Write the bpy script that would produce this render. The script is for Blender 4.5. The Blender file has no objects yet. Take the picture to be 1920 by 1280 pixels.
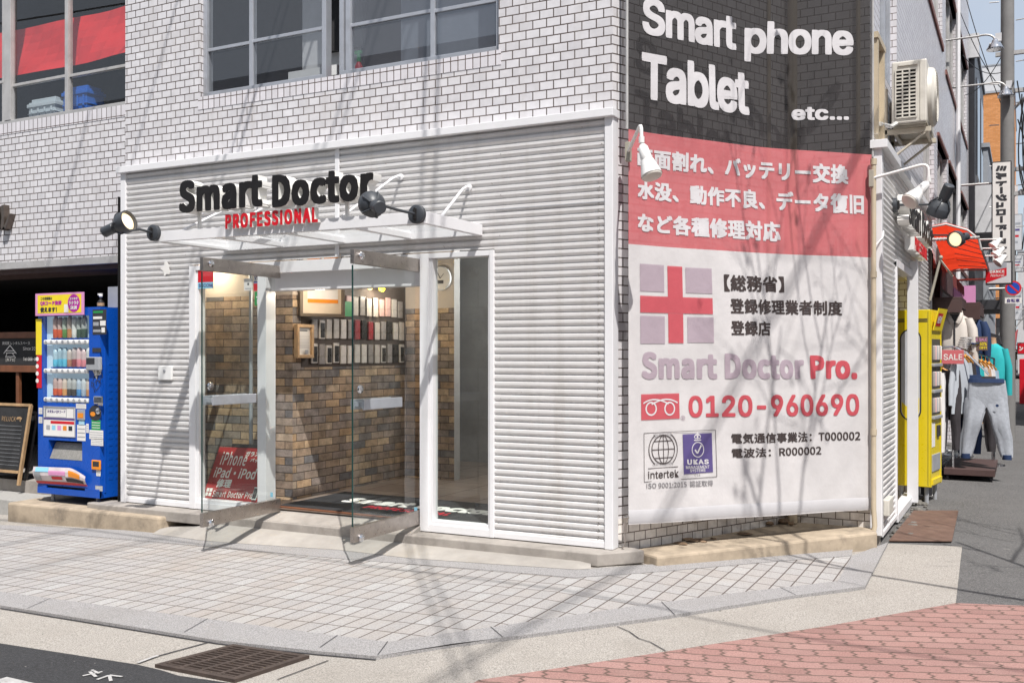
import bpy, bmesh, math, random
from mathutils import Vector, Matrix
R = math.radians
rnd = random.Random(7)
scn = bpy.context.scene
COL = scn.collection

# ------------------------------------------------------------------ camera
YAW = R(27.3)
CAM = Vector((2.645, -6.726, 1.41))
F = 1862.0
cd = bpy.data.cameras.new('camera')
cam = bpy.data.objects.new('camera', cd)
COL.objects.link(cam)
cam.location = CAM
cam.rotation_euler = (R(90), 0, YAW)
cd.sensor_width = 36.0
cd.lens = F / 1920 * 36.0
cd.shift_y = 20 / 1920
cd.clip_end = 2000
scn.camera = cam

# ------------------------------------------------------------------ sky and sun
RAY = Vector((-0.42, 0.47, -1.0)).normalized()
EL = math.asin(-RAY.z)
w = bpy.data.worlds.new('World')
scn.world = w
w.use_nodes = True
nt = w.node_tree
sky = nt.nodes.new('ShaderNodeTexSky')
sky.sky_type = 'NISHITA'
sky.sun_disc = False
sky.sun_elevation = EL
sky.sun_rotation = math.atan2(-RAY.x, -RAY.y)
sky.air_density = 1.0
sky.dust_density = 2.0
bgn = nt.nodes['Background']
bgn.inputs[1].default_value = 0.11
tcs = nt.nodes.new('ShaderNodeTexCoord')
cln = nt.nodes.new('ShaderNodeTexNoise'); cln.inputs['Scale'].default_value = 2.2; cln.inputs['Detail'].default_value = 7; cln.inputs['Roughness'].default_value = .6
crp = nt.nodes.new('ShaderNodeValToRGB'); crp.color_ramp.elements[0].position = .25; crp.color_ramp.elements[0].color = (.42, .42, .42, 1); crp.color_ramp.elements[1].position = .7; crp.color_ramp.elements[1].color = (.85, .85, .85, 1)
cmx = nt.nodes.new('ShaderNodeMix'); cmx.data_type = 'RGBA'; cmx.inputs[7].default_value = (4.9, 5.3, 5.9, 1)
nt.links.new(tcs.outputs['Generated'], cln.inputs['Vector']); nt.links.new(cln.outputs['Fac'], crp.inputs[0]); nt.links.new(crp.outputs[0], cmx.inputs[0])
nt.links.new(sky.outputs[0], cmx.inputs[6]); nt.links.new(cmx.outputs[2], bgn.inputs[0])
sd = bpy.data.lights.new('sun', 'SUN')
sd.energy = 4.6
sd.angle = R(0.53)
sd.color = (1.0, 0.965, 0.925)
so = bpy.data.objects.new('sun', sd)
so.rotation_euler = RAY.to_track_quat('-Z', 'Y').to_euler()
so.location = (6, -8, 14)
COL.objects.link(so)
vs = scn.view_settings
vs.view_transform = 'Standard'
vs.look = 'None'
vs.gamma = 1.0
vs.use_curve_mapping = False
vs.exposure = 0.38

# ------------------------------------------------------------------ helpers: points seen at a place of the photograph, on real planes
RV = Vector((math.cos(YAW), math.sin(YAW), 0))
DV = Vector((-math.sin(YAW), math.cos(YAW), 0))
ZV = Vector((0, 0, 1))

def ray(px, py):
    return DV + RV * ((px - 960) / F) + ZV * ((660 - py) / F)

class Fr:
    """a flat frame: u to the right, v up, n towards the viewer"""
    def __init__(s, o, u, v=(0, 0, 1)):
        s.o = Vector(o); s.u = Vector(u).normalized(); s.v = Vector(v).normalized(); s.n = s.u.cross(s.v).normalized()
    def at(s, u, v, n=0.0):
        return s.o + s.u * u + s.v * v + s.n * n
    def un(s, px, py, n=0.0):
        r = ray(px, py); o = s.o + s.n * n
        t = (o - CAM).dot(s.n) / r.dot(s.n)
        p = CAM + r * t - o
        return p.dot(s.u), p.dot(s.v)
    def rect(s, x0, y0, x1, y1, n=0.0):
        xm, ym = (x0 + x1) / 2, (y0 + y1) / 2
        return (s.un(x0, ym, n)[0], s.un(x1, ym, n)[0], s.un(xm, y1, n)[1], s.un(xm, y0, n)[1])
    def sub(s, u, v, n=0.0):
        f = Fr(s.o, s.u, s.v); f.o = s.at(u, v, n); return f

FA = Fr((0, 0, 0), (1, 0, 0))                    # long facade, face of the white cladding
FS = Fr((1.58, 0, 0), (0, 1, 0))                 # side street facade, face of the cladding
BL, BR = Vector((0.085, 0.08, 0)), Vector((1.515, 1.98, 0))
FB = Fr(BL, BR - BL)                             # banner
BW = (BR - BL).length

def on_x(px, py, x):
    r = ray(px, py); return CAM + r * ((x - CAM.x) / r.x)
def on_y(px, py, y):
    r = ray(px, py); return CAM + r * ((y - CAM.y) / r.y)
def at_d(px, py, d):
    return CAM + ray(px, py) * d

def zp(x):
    """height of the pavement, which falls gently to both sides of the corner"""
    if x < -8: return -0.306
    if x < 0: return -0.13 + 0.022 * x
    if x < 1.6: return -0.13 - 0.044 * x
    return -0.2004
def gnd(px, py):
    z = -0.15
    for _ in range(12):
        r = ray(px, py); p = CAM + r * ((z - CAM.z) / r.z); z = zp(p.x)
    return p

# ------------------------------------------------------------------ mesh builder
class MB:
    def __init__(s):
        s.bm = bmesh.new()
    def face(s, pts):
        try:
            return s.bm.faces.new([s.bm.verts.new(p) for p in pts])
        except ValueError:
            return None
    def hexa(s, c):
        v = [s.bm.verts.new(p) for p in c]
        for f in ((0, 3, 2, 1), (4, 5, 6, 7), (0, 1, 5, 4), (1, 2, 6, 5), (2, 3, 7, 6), (3, 0, 4, 7)):
            s.bm.faces.new([v[i] for i in f])
        return s
    def box(s, x0, x1, y0, y1, z0, z1):
        return s.hexa([Vector(p) for p in ((x0, y0, z0), (x1, y0, z0), (x1, y1, z0), (x0, y1, z0), (x0, y0, z1), (x1, y0, z1), (x1, y1, z1), (x0, y1, z1))])
    def fbox(s, fr, u0, u1, v0, v1, n0, n1):
        a = fr.at
        return s.hexa([a(u0, v0, n1), a(u1, v0, n1), a(u1, v0, n0), a(u0, v0, n0), a(u0, v1, n1), a(u1, v1, n1), a(u1, v1, n0), a(u0, v1, n0)])
    def prism(s, fr, uv, n0, n1):
        a = [s.bm.verts.new(fr.at(u, v, n1)) for u, v in uv]
        b = [s.bm.verts.new(fr.at(u, v, n0)) for u, v in uv]
        k = len(uv)
        s.bm.faces.new(a)
        s.bm.faces.new(b[::-1])
        for i in range(k):
            j = (i + 1) % k
            s.bm.faces.new((a[i], b[i], b[j], a[j]))
        return s
    def loft(s, rings, cap=True, closed=True):
        vs = [[s.bm.verts.new(p) for p in r] for r in rings]
        for a, b in zip(vs, vs[1:]):
            k = len(a)
            for i in range(k if closed else k - 1):
                j = (i + 1) % k
                s.bm.faces.new((a[i], a[j], b[j], b[i]))
        if cap and closed:
            s.bm.faces.new(vs[0][::-1]); s.bm.faces.new(vs[-1])
        return s
    def ring(s, c, ax, r, k, r2=None, wob=0, ph=0):
        ax = Vector(ax).normalized()
        t = Vector((0, 0, 1)) if abs(ax.z) < 0.9 else Vector((1, 0, 0))
        e1 = ax.cross(t).normalized(); e2 = ax.cross(e1).normalized()
        r2 = r if r2 is None else r2
        out = []
        for i in range(k):
            a = 2 * math.pi * i / k
            m = 1 + wob * math.sin(a * 3 + ph) + wob * .6 * math.sin(a * 7 + ph * 2.3)
            out.append(Vector(c) + (e1 * math.cos(a) * r + e2 * math.sin(a) * r2) * m)
        return out
    def cyl(s, p0, p1, r0, r1=None, k=16, cap=True):
        p0, p1 = Vector(p0), Vector(p1); ax = p1 - p0
        return s.loft([s.ring(p0, ax, r0, k), s.ring(p1, ax, r0 if r1 is None else r1, k)], cap)
    def lathe(s, p0, ax, prof, k=24, cap=True):
        p0 = Vector(p0); ax = Vector(ax).normalized()
        return s.loft([s.ring(p0 + ax * h, ax, max(r, 1e-4), k) for h, r in prof], cap)
    def tube(s, pts, r, k=8):
        pts = [Vector(p) for p in pts]
        rings = []
        for i, p in enumerate(pts):
            a = pts[max(i - 1, 0)]; b = pts[min(i + 1, len(pts) - 1)]
            rings.append(s.ring(p, b - a, r, k))
        for i in range(1, len(rings)):          # keep rings from twisting
            best = min(range(k), key=lambda q: sum((rings[i][(j + q) % k] - rings[i - 1][j]).length for j in range(0, k, 2)))
            rings[i] = rings[i][best:] + rings[i][:best]
        return s.loft(rings)
    def ball(s, c, r, k=12, sz=1.0):
        m = Matrix.Translation(c) @ Matrix.Diagonal((r, r, r * sz, 1))
        bmesh.ops.create_uvsphere(s.bm, u_segments=k, v_segments=max(6, k // 2), radius=1, matrix=m)
        return s

def curve_pts(a, b, c, n=8):
    a, b, c = Vector(a), Vector(b), Vector(c)
    return [a * (1 - t) ** 2 + b * 2 * t * (1 - t) + c * t * t for t in [i / n for i in range(n + 1)]]

WORG = {}
def wloc(o):
    return WORG.get(o.name, Vector((0, 0, 0)))

def auto_uv(bm):
    uvl = bm.loops.layers.uv.verify()
    for f in bm.faces:
        n = f.normal
        if abs(n.z) > 0.85:
            for l in f.loops: l[uvl].uv = (l.vert.co.x, l.vert.co.y)
        else:
            t = Vector((-n.y, n.x, 0)).normalized() if (n.x or n.y) else Vector((1, 0, 0))
            for l in f.loops: l[uvl].uv = (l.vert.co.dot(t), l.vert.co.z)

def obj(name, mb, mat, parent=None, smooth=False, bevel=0, label=None, bsegs=2, fix=True):
    bm = mb.bm
    if fix: bmesh.ops.recalc_face_normals(bm, faces=bm.faces[:])
    bm.normal_update()
    auto_uv(bm)
    off = wloc(parent) if parent else Vector((0, 0, 0))
    if parent is None:
        bb = [v.co for v in bm.verts]
        if bb:
            off = Vector(((min(c.x for c in bb) + max(c.x for c in bb)) / 2, (min(c.y for c in bb) + max(c.y for c in bb)) / 2, min(c.z for c in bb)))
    for v in bm.verts: v.co -= off
    me = bpy.data.meshes.new(name)
    bm.to_mesh(me); bm.free()
    me.materials.append(mat)
    if smooth:
        me.shade_smooth()
        me.set_sharp_from_angle(angle=R(smooth if smooth is not True else 40))
    o = bpy.data.objects.new(name, me)
    COL.objects.link(o)
    if parent: o.parent = parent; WORG[o.name] = off
    else: o.location = off; WORG[o.name] = off
    if bevel:
        m = o.modifiers.new('bevel', 'BEVEL'); m.width = bevel; m.segments = bsegs; m.limit_method = 'ANGLE'; m.angle_limit = R(40)
        m.harden_normals = False
    if label: o['label'] = label
    return o

def thing(name, label, cat, loc=(0, 0, 0), group=None):
    o = bpy.data.objects.new(name, None)
    o.empty_display_size = 0.1
    COL.objects.link(o); o.location = loc; WORG[o.name] = Vector(loc)
    o['label'] = label; o['category'] = cat
    if group: o['group'] = group
    return o
def tag(o, label, cat, group=None):
    o['label'] = label; o['category'] = cat
    if group: o['group'] = group
    return o
def struct(name, mb, mat, kind='structure', **k):
    o = obj(name, mb, mat, **k); o['kind'] = kind; return o
def copy_tree(o, parent=None):
    c = o.copy(); COL.objects.link(c)
    if parent: c.parent = parent
    for ch in list(o.children): copy_tree(ch, c)
    return c

# ------------------------------------------------------------------ materials
class NT:
    def __init__(s, name):
        s.m = bpy.data.materials.new(name); s.m.use_nodes = True
        s.t = s.m.node_tree; s.b = s.t.nodes['Principled BSDF']; s.out = s.t.nodes['Material Output']
    def n(s, typ, **k):
        x = s.t.nodes.new(typ)
        for a, v in k.items():
            if a in x.inputs.keys() if isinstance(a, str) else False: x.inputs[a].default_value = v
            else: setattr(x, a, v)
        return x
    def l(s, a, b): s.t.links.new(a, b)
    def coord(s, kind='Object'):
        return s.n('ShaderNodeTexCoord').outputs[kind]
    def noise(s, scale, detail=4, rough=.6, vec=None, dim='3D'):
        x = s.n('ShaderNodeTexNoise'); x.inputs['Scale'].default_value = scale; x.inputs['Detail'].default_value = detail; x.inputs['Roughness'].default_value = rough
        s.l(vec if vec is not None else s.coord(), x.inputs['Vector']); return x.outputs['Fac']
    def ramp(s, fac, stops, interp='LINEAR'):
        x = s.n('ShaderNodeValToRGB'); x.color_ramp.interpolation = interp
        e = x.color_ramp.elements
        while len(e) > 1: e.remove(e[-1])
        for i, (p, c) in enumerate(stops):
            el = e[0] if i == 0 else e.new(p)
            el.position = p; el.color = (*c, 1) if len(c) == 3 else c
        s.l(fac, x.inputs[0]); return x.outputs[0]
    def mix(s, fac, a, b, mode='MIX'):
        x = s.n('ShaderNodeMix', data_type='RGBA', blend_type=mode)
        for sock, v in ((0, fac), (6, a), (7, b)):
            if isinstance(v, (int, float)): x.inputs[sock].default_value = v
            elif isinstance(v, tuple): x.inputs[sock].default_value = (*v, 1)
            else: s.l(v, x.inputs[sock])
        return x.outputs[2]
    def math(s, op, a, b=0.0):
        x = s.n('ShaderNodeMath', operation=op)
        for i, v in enumerate((a, b)):
            if isinstance(v, (int, float)): x.inputs[i].default_value = v
            else: s.l(v, x.inputs[i])
        return x.outputs[0]
    def bump(s, h, strength=.3, dist=.01):
        x = s.n('ShaderNodeBump'); x.inputs['Strength'].default_value = strength; x.inputs['Distance'].default_value = dist
        s.l(h, x.inputs['Height']); s.l(x.outputs[0], s.b.inputs['Normal']); return x
    def base(s, c):
        if isinstance(c, tuple): s.b.inputs['Base Color'].default_value = (*c, 1)
        else: s.l(c, s.b.inputs['Base Color'])
    def rough(s, r):
        if isinstance(r, (int, float)): s.b.inputs['Roughness'].default_value = r
        else: s.l(r, s.b.inputs['Roughness'])

def sc(c, k): return tuple(min(1, x * k) for x in c)

def plain(name, c, rough=.5, metal=0, var=.12, scale=6, bump=0, bscale=120, spec=.5, dirt=None, dirt_amt=.5, dscale=2.5, coat=0):
    """painted / plastic / metal / stone: colour with wear-scale variation, a little roughness break-up and optional dirt"""
    t = NT(name)
    n1 = t.noise(scale, 5, .62)
    col = t.ramp(n1, [(.3, sc(c, 1 - var)), (.7, sc(c, 1 + var * .6))])
    if dirt:
        n2 = t.noise(dscale, 6, .7)
        f = t.ramp(n2, [(.52, (0, 0, 0)), (.72, (dirt_amt,) * 3)])
        col = t.mix(f, col, dirt)
    t.base(col)
    n3 = t.noise(scale * 3.1, 4, .6)
    t.rough(t.ramp(n3, [(.3, (max(.02, rough - .07),) * 3), (.7, (min(1, rough + .08),) * 3)]))
    t.b.inputs['Metallic'].default_value = metal
    t.b.inputs['Specular IOR Level'].default_value = spec
    if coat: t.b.inputs['Coat Weight'].default_value = coat
    if bump: t.bump(t.noise(bscale, 4, .65), bump, .004)
    return t.m

def streaked(name, c, rough, stain, amt, spots=True):
    """painted metal with rain streaks, smears and small rust spots"""
    t = NT(name)
    mp = t.n('ShaderNodeMapping'); mp.inputs['Scale'].default_value = (9, 9, .55); t.l(t.coord(), mp.inputs[0])
    f1 = t.ramp(t.noise(1, 7, .7, mp.outputs[0]), [(.5, (0, 0, 0)), (.72, (amt,) * 3)])
    f2 = t.ramp(t.noise(1.6, 6, .7), [(.55, (0, 0, 0)), (.75, (amt * .7,) * 3)])
    col = t.ramp(t.noise(5, 5, .6), [(.3, sc(c, .95)), (.7, sc(c, 1.03))])
    col = t.mix(f1, col, stain); col = t.mix(f2, col, sc(stain, 1.1))
    if spots:
        col = t.mix(t.ramp(t.noise(23, 2, .5), [(.76, (0, 0, 0)), (.79, (.6,) * 3)]), col, (.30, .22, .16))
    t.base(col); t.rough(rough)
    t.bump(t.noise(2.2, 3, .5), .25, .02)
    return t.m

def emit(name, c, s):
    t = NT(name); t.base(c); t.b.inputs['Emission Color'].default_value = (*c, 1); t.b.inputs['Emission Strength'].default_value = s
    return t.m

def bricks(name, bw, rh, mortar, cols, mcol, rough=.3, offset=.5, bump=.5, kind='UV', soft=.1, var=.08, stain=None, spec=.5, grain=0, dist=.006, rot=0, stain_amt=.55):
    """courses of tile or stone; every unit takes one of the colours of the ramp"""
    t = NT(name)
    vec = t.coord(kind)
    if rot:
        mp = t.n('ShaderNodeMapping'); mp.inputs['Rotation'].default_value = (0, 0, rot); t.l(vec, mp.inputs[0]); vec = mp.outputs[0]
    b = t.n('ShaderNodeTexBrick'); b.offset = offset; b.squash = 1
    for k, v in (('Scale', 1), ('Mortar Size', mortar), ('Mortar Smooth', soft), ('Brick Width', bw), ('Row Height', rh), ('Bias', 0)): b.inputs[k].default_value = v
    b.inputs['Color1'].default_value = (0, 0, 0, 1); b.inputs['Color2'].default_value = (1, 1, 1, 1); b.inputs['Mortar'].default_value = (.5, .5, .5, 1)
    t.l(vec, b.inputs['Vector'])
    k = len(cols)
    col = t.ramp(b.outputs['Color'], [((i + .5) / k, c) for i, c in enumerate(cols)])
    nz = t.noise(9, 6, .65)
    col = t.mix(1.0, col, t.ramp(nz, [(.3, (1 - var,) * 3), (.7, (1 + var,) * 3)]), 'MULTIPLY')
    if grain:
        col = t.mix(1.0, col, t.ramp(t.noise(230, 3, .7), [(.3, (1 - grain,) * 3), (.7, (1 + grain,) * 3)]), 'MULTIPLY')
    mc = t.mix(t.noise(5, 4), sc(mcol, .75), sc(mcol, 1.3))
    col = t.mix(b.outputs['Fac'], col, mc)
    if stain:
        f = t.ramp(t.noise(1.1, 6, .7), [(.5, (0, 0, 0)), (.75, (stain_amt,) * 3)])
        mp2 = t.n('ShaderNodeMapping'); mp2.inputs['Scale'].default_value = (7, 7, .5); t.l(t.coord(), mp2.inputs[0])
        col = t.mix(t.ramp(t.noise(1, 6, .7, mp2.outputs[0]), [(.52, (0, 0, 0)), (.75, (stain_amt,) * 3)]), col, stain)
        col = t.mix(f, col, stain)
    t.base(col)
    t.rough(t.ramp(b.outputs['Fac'], [(0, (rough,) * 3), (1, (.85,) * 3)]))
    t.b.inputs['Specular IOR Level'].default_value = spec
    h = t.math('ADD', t.math('MULTIPLY', t.math('SUBTRACT', 1.0, b.outputs['Fac']), 1.0), t.math('MULTIPLY', t.noise(60 if grain else 14, 5, .7), .6 if grain else .15))
    t.bump(h, bump, dist)
    return t.m

def glass(name, tint=(.93, .97, .95), film=0.0, fcol=(.5, .52, .55), refl=1.0, rough=0.0):
    """a thin pane: clear, dusty or greyed by a film in place of reflections, mirror reflection growing towards grazing angles"""
    t = NT(name)
    t.t.nodes.remove(t.b)
    tr = t.n('ShaderNodeBsdfTransparent'); tr.inputs[0].default_value = (*tint, 1)
    gl = t.n('ShaderNodeBsdfGlossy'); gl.inputs['Roughness'].default_value = rough
    ge = t.n('ShaderNodeNewGeometry'); dt = t.n('ShaderNodeVectorMath', operation='DOT_PRODUCT')
    t.l(ge.outputs['Normal'], dt.inputs[0]); t.l(ge.outputs['Incoming'], dt.inputs[1])
    fres = t.math('MINIMUM', t.math('MULTIPLY', t.math('ADD', t.math('MULTIPLY', t.math('POWER', t.math('SUBTRACT', 1.0, t.math('ABSOLUTE', dt.outputs['Value'])), 5.0), .92), .08), refl), 1.0)
    body = tr.outputs[0]
    if film:
        df = t.n('ShaderNodeBsdfDiffuse')
        t.l(t.ramp(t.noise(3, 5), [(.3, sc(fcol, .8)), (.7, fcol)]), df.inputs[0])
        mx = t.n('ShaderNodeMixShader'); mx.inputs[0].default_value = film
        t.l(body, mx.inputs[1]); t.l(df.outputs[0], mx.inputs[2]); body = mx.outputs[0]
    mx = t.n('ShaderNodeMixShader')
    t.l(fres, mx.inputs[0]); t.l(body, mx.inputs[1]); t.l(gl.outputs[0], mx.inputs[2])
    t.l(mx.outputs[0], t.out.inputs[0])
    return t.m

def mesh_cloth(name, c, clear=.2, weave=True):
    """printed mesh tarpaulin: lets some of what is behind show through"""
    t = NT(name)
    col = t.ramp(t.noise(4, 5), [(.3, sc(c, .9)), (.7, sc(c, 1.06))])
    t.base(col); t.rough(.6)
    t.b.inputs['Specular IOR Level'].default_value = .25
    t.bump(t.noise(7, 4, .6), .25, .02)
    tr = t.n('ShaderNodeBsdfTransparent')
    mx = t.n('ShaderNodeMixShader'); mx.inputs[0].default_value = clear
    t.l(t.b.outputs[0], mx.inputs[1]); t.l(tr.outputs[0], mx.inputs[2]); t.l(mx.outputs[0], t.out.inputs[0])
    return t.m

def cloth_through(name, c):
    t = NT(name); col = t.ramp(t.noise(5, 4), [(.3, sc(c, .88)), (.7, sc(c, 1.08))]); t.base(col); t.rough(.8)
    tl = t.n('ShaderNodeBsdfTranslucent'); t.l(col, tl.inputs[0]); mx = t.n('ShaderNodeMixShader'); mx.inputs[0].default_value = .55
    t.l(t.b.outputs[0], mx.inputs[1]); t.l(tl.outputs[0], mx.inputs[2]); t.l(mx.outputs[0], t.out.inputs[0]); return t.m
M = {}
M['tile'] = bricks('white_glazed_tile', .1165, .068, .0046, [(.59, .575, .59), (.67, .655, .67), (.63, .615, .63)], (.07, .05, .043), rough=.28, var=.09, bump=.6, stain=(.47, .43, .40), stain_amt=.3)
M['soldier'] = bricks('white_glazed_tile_upright', .068, .1165, .0042, [(.62, .60, .62), (.68, .655, .68)], (.085, .06, .05), rough=.28, offset=0, var=.06, bump=.6)
M['finetile'] = bricks('small_white_side_tile', .1165, .068, .0038, [(.60, .58, .60), (.66, .635, .66)], (.13, .10, .095), rough=.25, var=.06, bump=.5, stain=(.42, .38, .36), stain_amt=.35)
M['dirtytile'] = bricks('weathered_base_tile', .1165, .068, .0038, [(.70, .66, .62), (.76, .72, .68), (.62, .58, .54)], (.11, .085, .07), rough=.45, var=.2, bump=.6, stain=(.22, .17, .12))
M['stone'] = bricks('mixed_brown_stone_cladding', .215, .073, .004, [(.15, .14, .14), (.40, .265, .15), (.23, .19, .17), (.46, .315, .19), (.18, .17, .17), (.35, .24, .15), (.28, .235, .21), (.50, .37, .24)], (.055, .043, .035), rough=.75, var=.42, bump=1.0, soft=.5, grain=.25, dist=.014)
M['white'] = plain('white_painted_aluminium', (.74, .735, .745), .35, var=.05, dirt=(.45, .42, .38), dirt_amt=.25, dscale=3)
M['clad'] = streaked('white_corrugated_cladding', (.655, .642, .635), .4, (.42, .385, .34), .36)
M['alu'] = plain('grey_aluminium', (.42, .44, .48), .35, metal=.35, var=.1, dirt=(.25, .23, .22), dirt_amt=.4)
M['alud'] = plain('weathered_aluminium', (.46, .45, .44), .45, metal=.2, var=.15, dirt=(.22, .2, .18), dirt_amt=.5)
M['steel'] = plain('brushed_stainless', (.42, .38, .35), .32, metal=.9, var=.15, scale=14)
M['chrome'] = plain('polished_steel', (.7, .7, .72), .12, metal=1, var=.05)
M['black'] = plain('black_paint', (.018, .016, .016), .4, var=.2)
M['sblack'] = plain('sign_black', (.010, .008, .0075), .45, var=.15)
M['sred'] = plain('sign_red', (.56, .008, .018), .4, var=.08)
M['swhite'] = plain('sign_return_white', (.78, .77, .74), .4, var=.06)
M['dgrey'] = plain('charcoal_metal', (.045, .05, .058), .42, var=.15, bump=.1)
M['lens'] = emit('warm_lamp_lens', (1.0, .80, .52), .85)
M['bulb'] = emit('warm_bulb', (1.0, .78, .48), 14)
M['tubel'] = emit('cool_tube', (.95, .98, 1.0), 6)
M['glass'] = glass('clear_glass')
M['gdoor'] = glass('door_glass', (.94, .972, .958), refl=1.1)
M['gcan'] = glass('canopy_glass', (.96, .98, .975), film=.03, fcol=(.7, .75, .75))
M['gwire'] = glass('wired_glass', (.84, .86, .87), film=.06, fcol=(.36, .36, .40), refl=1.6)
M['gclear'] = glass('upper_clear_glass', (.96, .97, .97), film=.03, fcol=(.4, .4, .42), refl=1.2)
M['gdim'] = glass('dim_glass', (.7, .74, .78), film=.20, fcol=(.26, .26, .29), refl=2.0)  # film colour lightens these panes in place of street reflections
M['gedge'] = plain('glass_edge', (.015, .05, .045), .2, var=.1)
M['mesh_black'] = mesh_cloth('mesh_black', (.034, .031, .031), .23)
M['mesh_red'] = mesh_cloth('mesh_red', (.57, .155, .165), .22)
M['mesh_white'] = mesh_cloth('mesh_white', (.60, .578, .575), .12)
M['p_white'] = mesh_cloth('print_white', (.60, .58, .59), .04)
M['p_dark'] = mesh_cloth('print_dark', (.055, .042, .04), .06)
M['p_red'] = mesh_cloth('print_red', (.52, .085, .105), .15)
M['p_mauve'] = mesh_cloth('print_mauve', (.40, .325, .37), .15)
M['p_navy'] = mesh_cloth('print_navy', (.095, .07, .22), .14)
M['p_grey'] = mesh_cloth('print_grey', (.2, .19, .2), .06)
M['hem'] = plain('pale_cloth_hem', (.47, .46, .47), .6, var=.05)
M['concrete'] = plain('grey_step_concrete', (.33, .30, .27), .9, var=.25, scale=5, bump=.5, bscale=160, dirt=(.12, .105, .09), dirt_amt=.55, dscale=3)
M['beige'] = plain('beige_rough_stone', (.40, .325, .24), .9, var=.25, scale=7, bump=.6, bscale=170, dirt=(.12, .10, .08), dirt_amt=.7, dscale=4)
M['mortar'] = plain('pale_mortar_ramp', (.35, .325, .295), .95, var=.18, scale=4, bump=.5, bscale=260, dirt=(.30, .26, .2), dirt_amt=.4)
M['rust'] = plain('rusty_steel_plate', (.16, .095, .07), .7, metal=.2, var=.25, scale=9, bump=.5, bscale=90, dirt=(.24, .17, .13), dirt_amt=.5)
M['grate'] = plain('brown_iron_grate', (.072, .052, .043), .75, metal=.2, var=.3, scale=16, bump=.3)
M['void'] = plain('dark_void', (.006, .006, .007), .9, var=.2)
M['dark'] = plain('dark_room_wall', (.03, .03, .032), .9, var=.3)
M['blue'] = plain('blue_vending_paint', (.004, .075, .43), .3, var=.08, coat=.25)
M['blued'] = plain('blue_vending_side', (.004, .07, .40), .34, var=.1, dirt=(.02, .05, .2), dirt_amt=.3)
M['yellow'] = plain('yellow_vending_paint', (.72, .56, .015), .32, var=.06, coat=.2)
M['wplast'] = plain('white_plastic', (.72, .72, .71), .35, var=.06)
M['gplast'] = plain('grey_plastic', (.32, .33, .35), .4, var=.1)
M['orange'] = plain('orange_plastic', (.75, .25, .02), .4, var=.1)
M['wood'] = plain('light_wood', (.42, .27, .14), .55, var=.25, scale=12)
M['brownw'] = plain('brown_wood', (.17, .065, .03), .5, var=.3, scale=10)
M['chalk'] = plain('chalkboard', (.022, .022, .023), .75, var=.3)
M['paper'] = plain('white_paper', (.72, .70, .67), .7, var=.06)
M['paperc'] = plain('cream_paper', (.62, .52, .40), .7, var=.08)
M['ink'] = plain('ink', (.03, .03, .035), .6, var=.1)
M['cream'] = plain('cream_wall', (.55, .48, .41), .7, var=.06)
M['conc_wall'] = plain('bare_concrete_wall', (.36, .345, .33), .85, var=.18, scale=2.2, bump=.3, bscale=40, dirt=(.2, .19, .18), dirt_amt=.4)
M['floor'] = bricks('brown_stone_floor', .45, .45, .004, [(.20, .15, .12), (.29, .23, .19), (.24, .19, .155)], (.06, .05, .045), rough=.3, offset=0, var=.25, bump=.2)
M['rubber'] = plain('black_mat', (.016, .017, .02), .9, var=.3, bump=.4, bscale=300)
M['matwhite'] = plain('mat_white_pile', (.66, .66, .63), .95, var=.1, bump=.5, bscale=300)
M['matred'] = plain('mat_red_pile', (.45, .012, .03), .95, var=.1, bump=.5, bscale=300)
M['redboard'] = plain('red_board', (.40, .025, .025), .4, var=.18, scale=3)
M['worn_paint'] = plain('worn_road_paint', (.42, .41, .40), .8, var=.2, scale=20, dirt=(.08, .08, .08), dirt_amt=.7, dscale=30)
M['chalkw'] = plain('white_marker', (.78, .76, .72), .6, var=.1)
M['pipe'] = plain('beige_pvc_pipe', (.50, .42, .30), .45, var=.1, dirt=(.25, .2, .14), dirt_amt=.4)
M['ivory'] = plain('ivory_plastic', (.60, .57, .51), .4, var=.07, dirt=(.3, .27, .22), dirt_amt=.45)
M['ivoryd'] = plain('grimy_metal', (.36, .33, .27), .6, var=.2, dirt=(.14, .12, .1), dirt_amt=.6)
M['glow_w'] = plain('lamp_white_enamel', (.74, .73, .71), .3, var=.08, dirt=(.45, .38, .3), dirt_amt=.35)
M['bronze'] = plain('bronze_letter', (.16, .13, .11), .35, metal=.7, var=.2)
M['redcloth'] = plain('red_film', (.52, .022, .025), .5, var=.2, scale=2.5)
M['acrate'] = plain('pale_crate', (.45, .52, .56), .4, var=.08)
M['bcrate'] = plain('blue_crate', (.01, .12, .5), .4, var=.08)
M['awn'] = cloth_through('red_awning_cloth', (.75, .055, .02))
M['awnd'] = plain('maroon_awning_cloth', (.16, .02, .018), .8, var=.15)
M['brownp'] = plain('brown_painted_board', (.075, .042, .038), .6, var=.15)
M['teal'] = plain('teal_jersey', (.02, .40, .42), .85, var=.1, bump=.3)
M['cloth_c'] = plain('cream_nylon', (.60, .55, .50), .7, var=.08, bump=.2, bscale=30)
M['cloth_d'] = plain('dark_grey_cloth', (.035, .03, .034), .85, var=.2, bump=.3, bscale=30)
M['cloth_n'] = plain('navy_cloth', (.015, .035, .10), .8, var=.15)
M['cloth_g'] = plain('light_grey_fleece', (.43, .46, .50), .95, var=.08, bump=.5, bscale=200)
M['cloth_t'] = plain('tan_cloth', (.48, .31, .2), .85, var=.1)
M['cloth_b'] = plain('pale_blue_cloth', (.32, .42, .52), .85, var=.1)
M['cloth_w'] = plain('white_cloth', (.68, .66, .65), .85, var=.08)
M['hanger'] = plain('wooden_hanger', (.58, .26, .05), .45, var=.15)
M['salered'] = plain('faded_red_card', (.52, .12, .13), .6, var=.08)
M['salebr'] = plain('brown_card', (.14, .085, .07), .6, var=.1)
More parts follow.
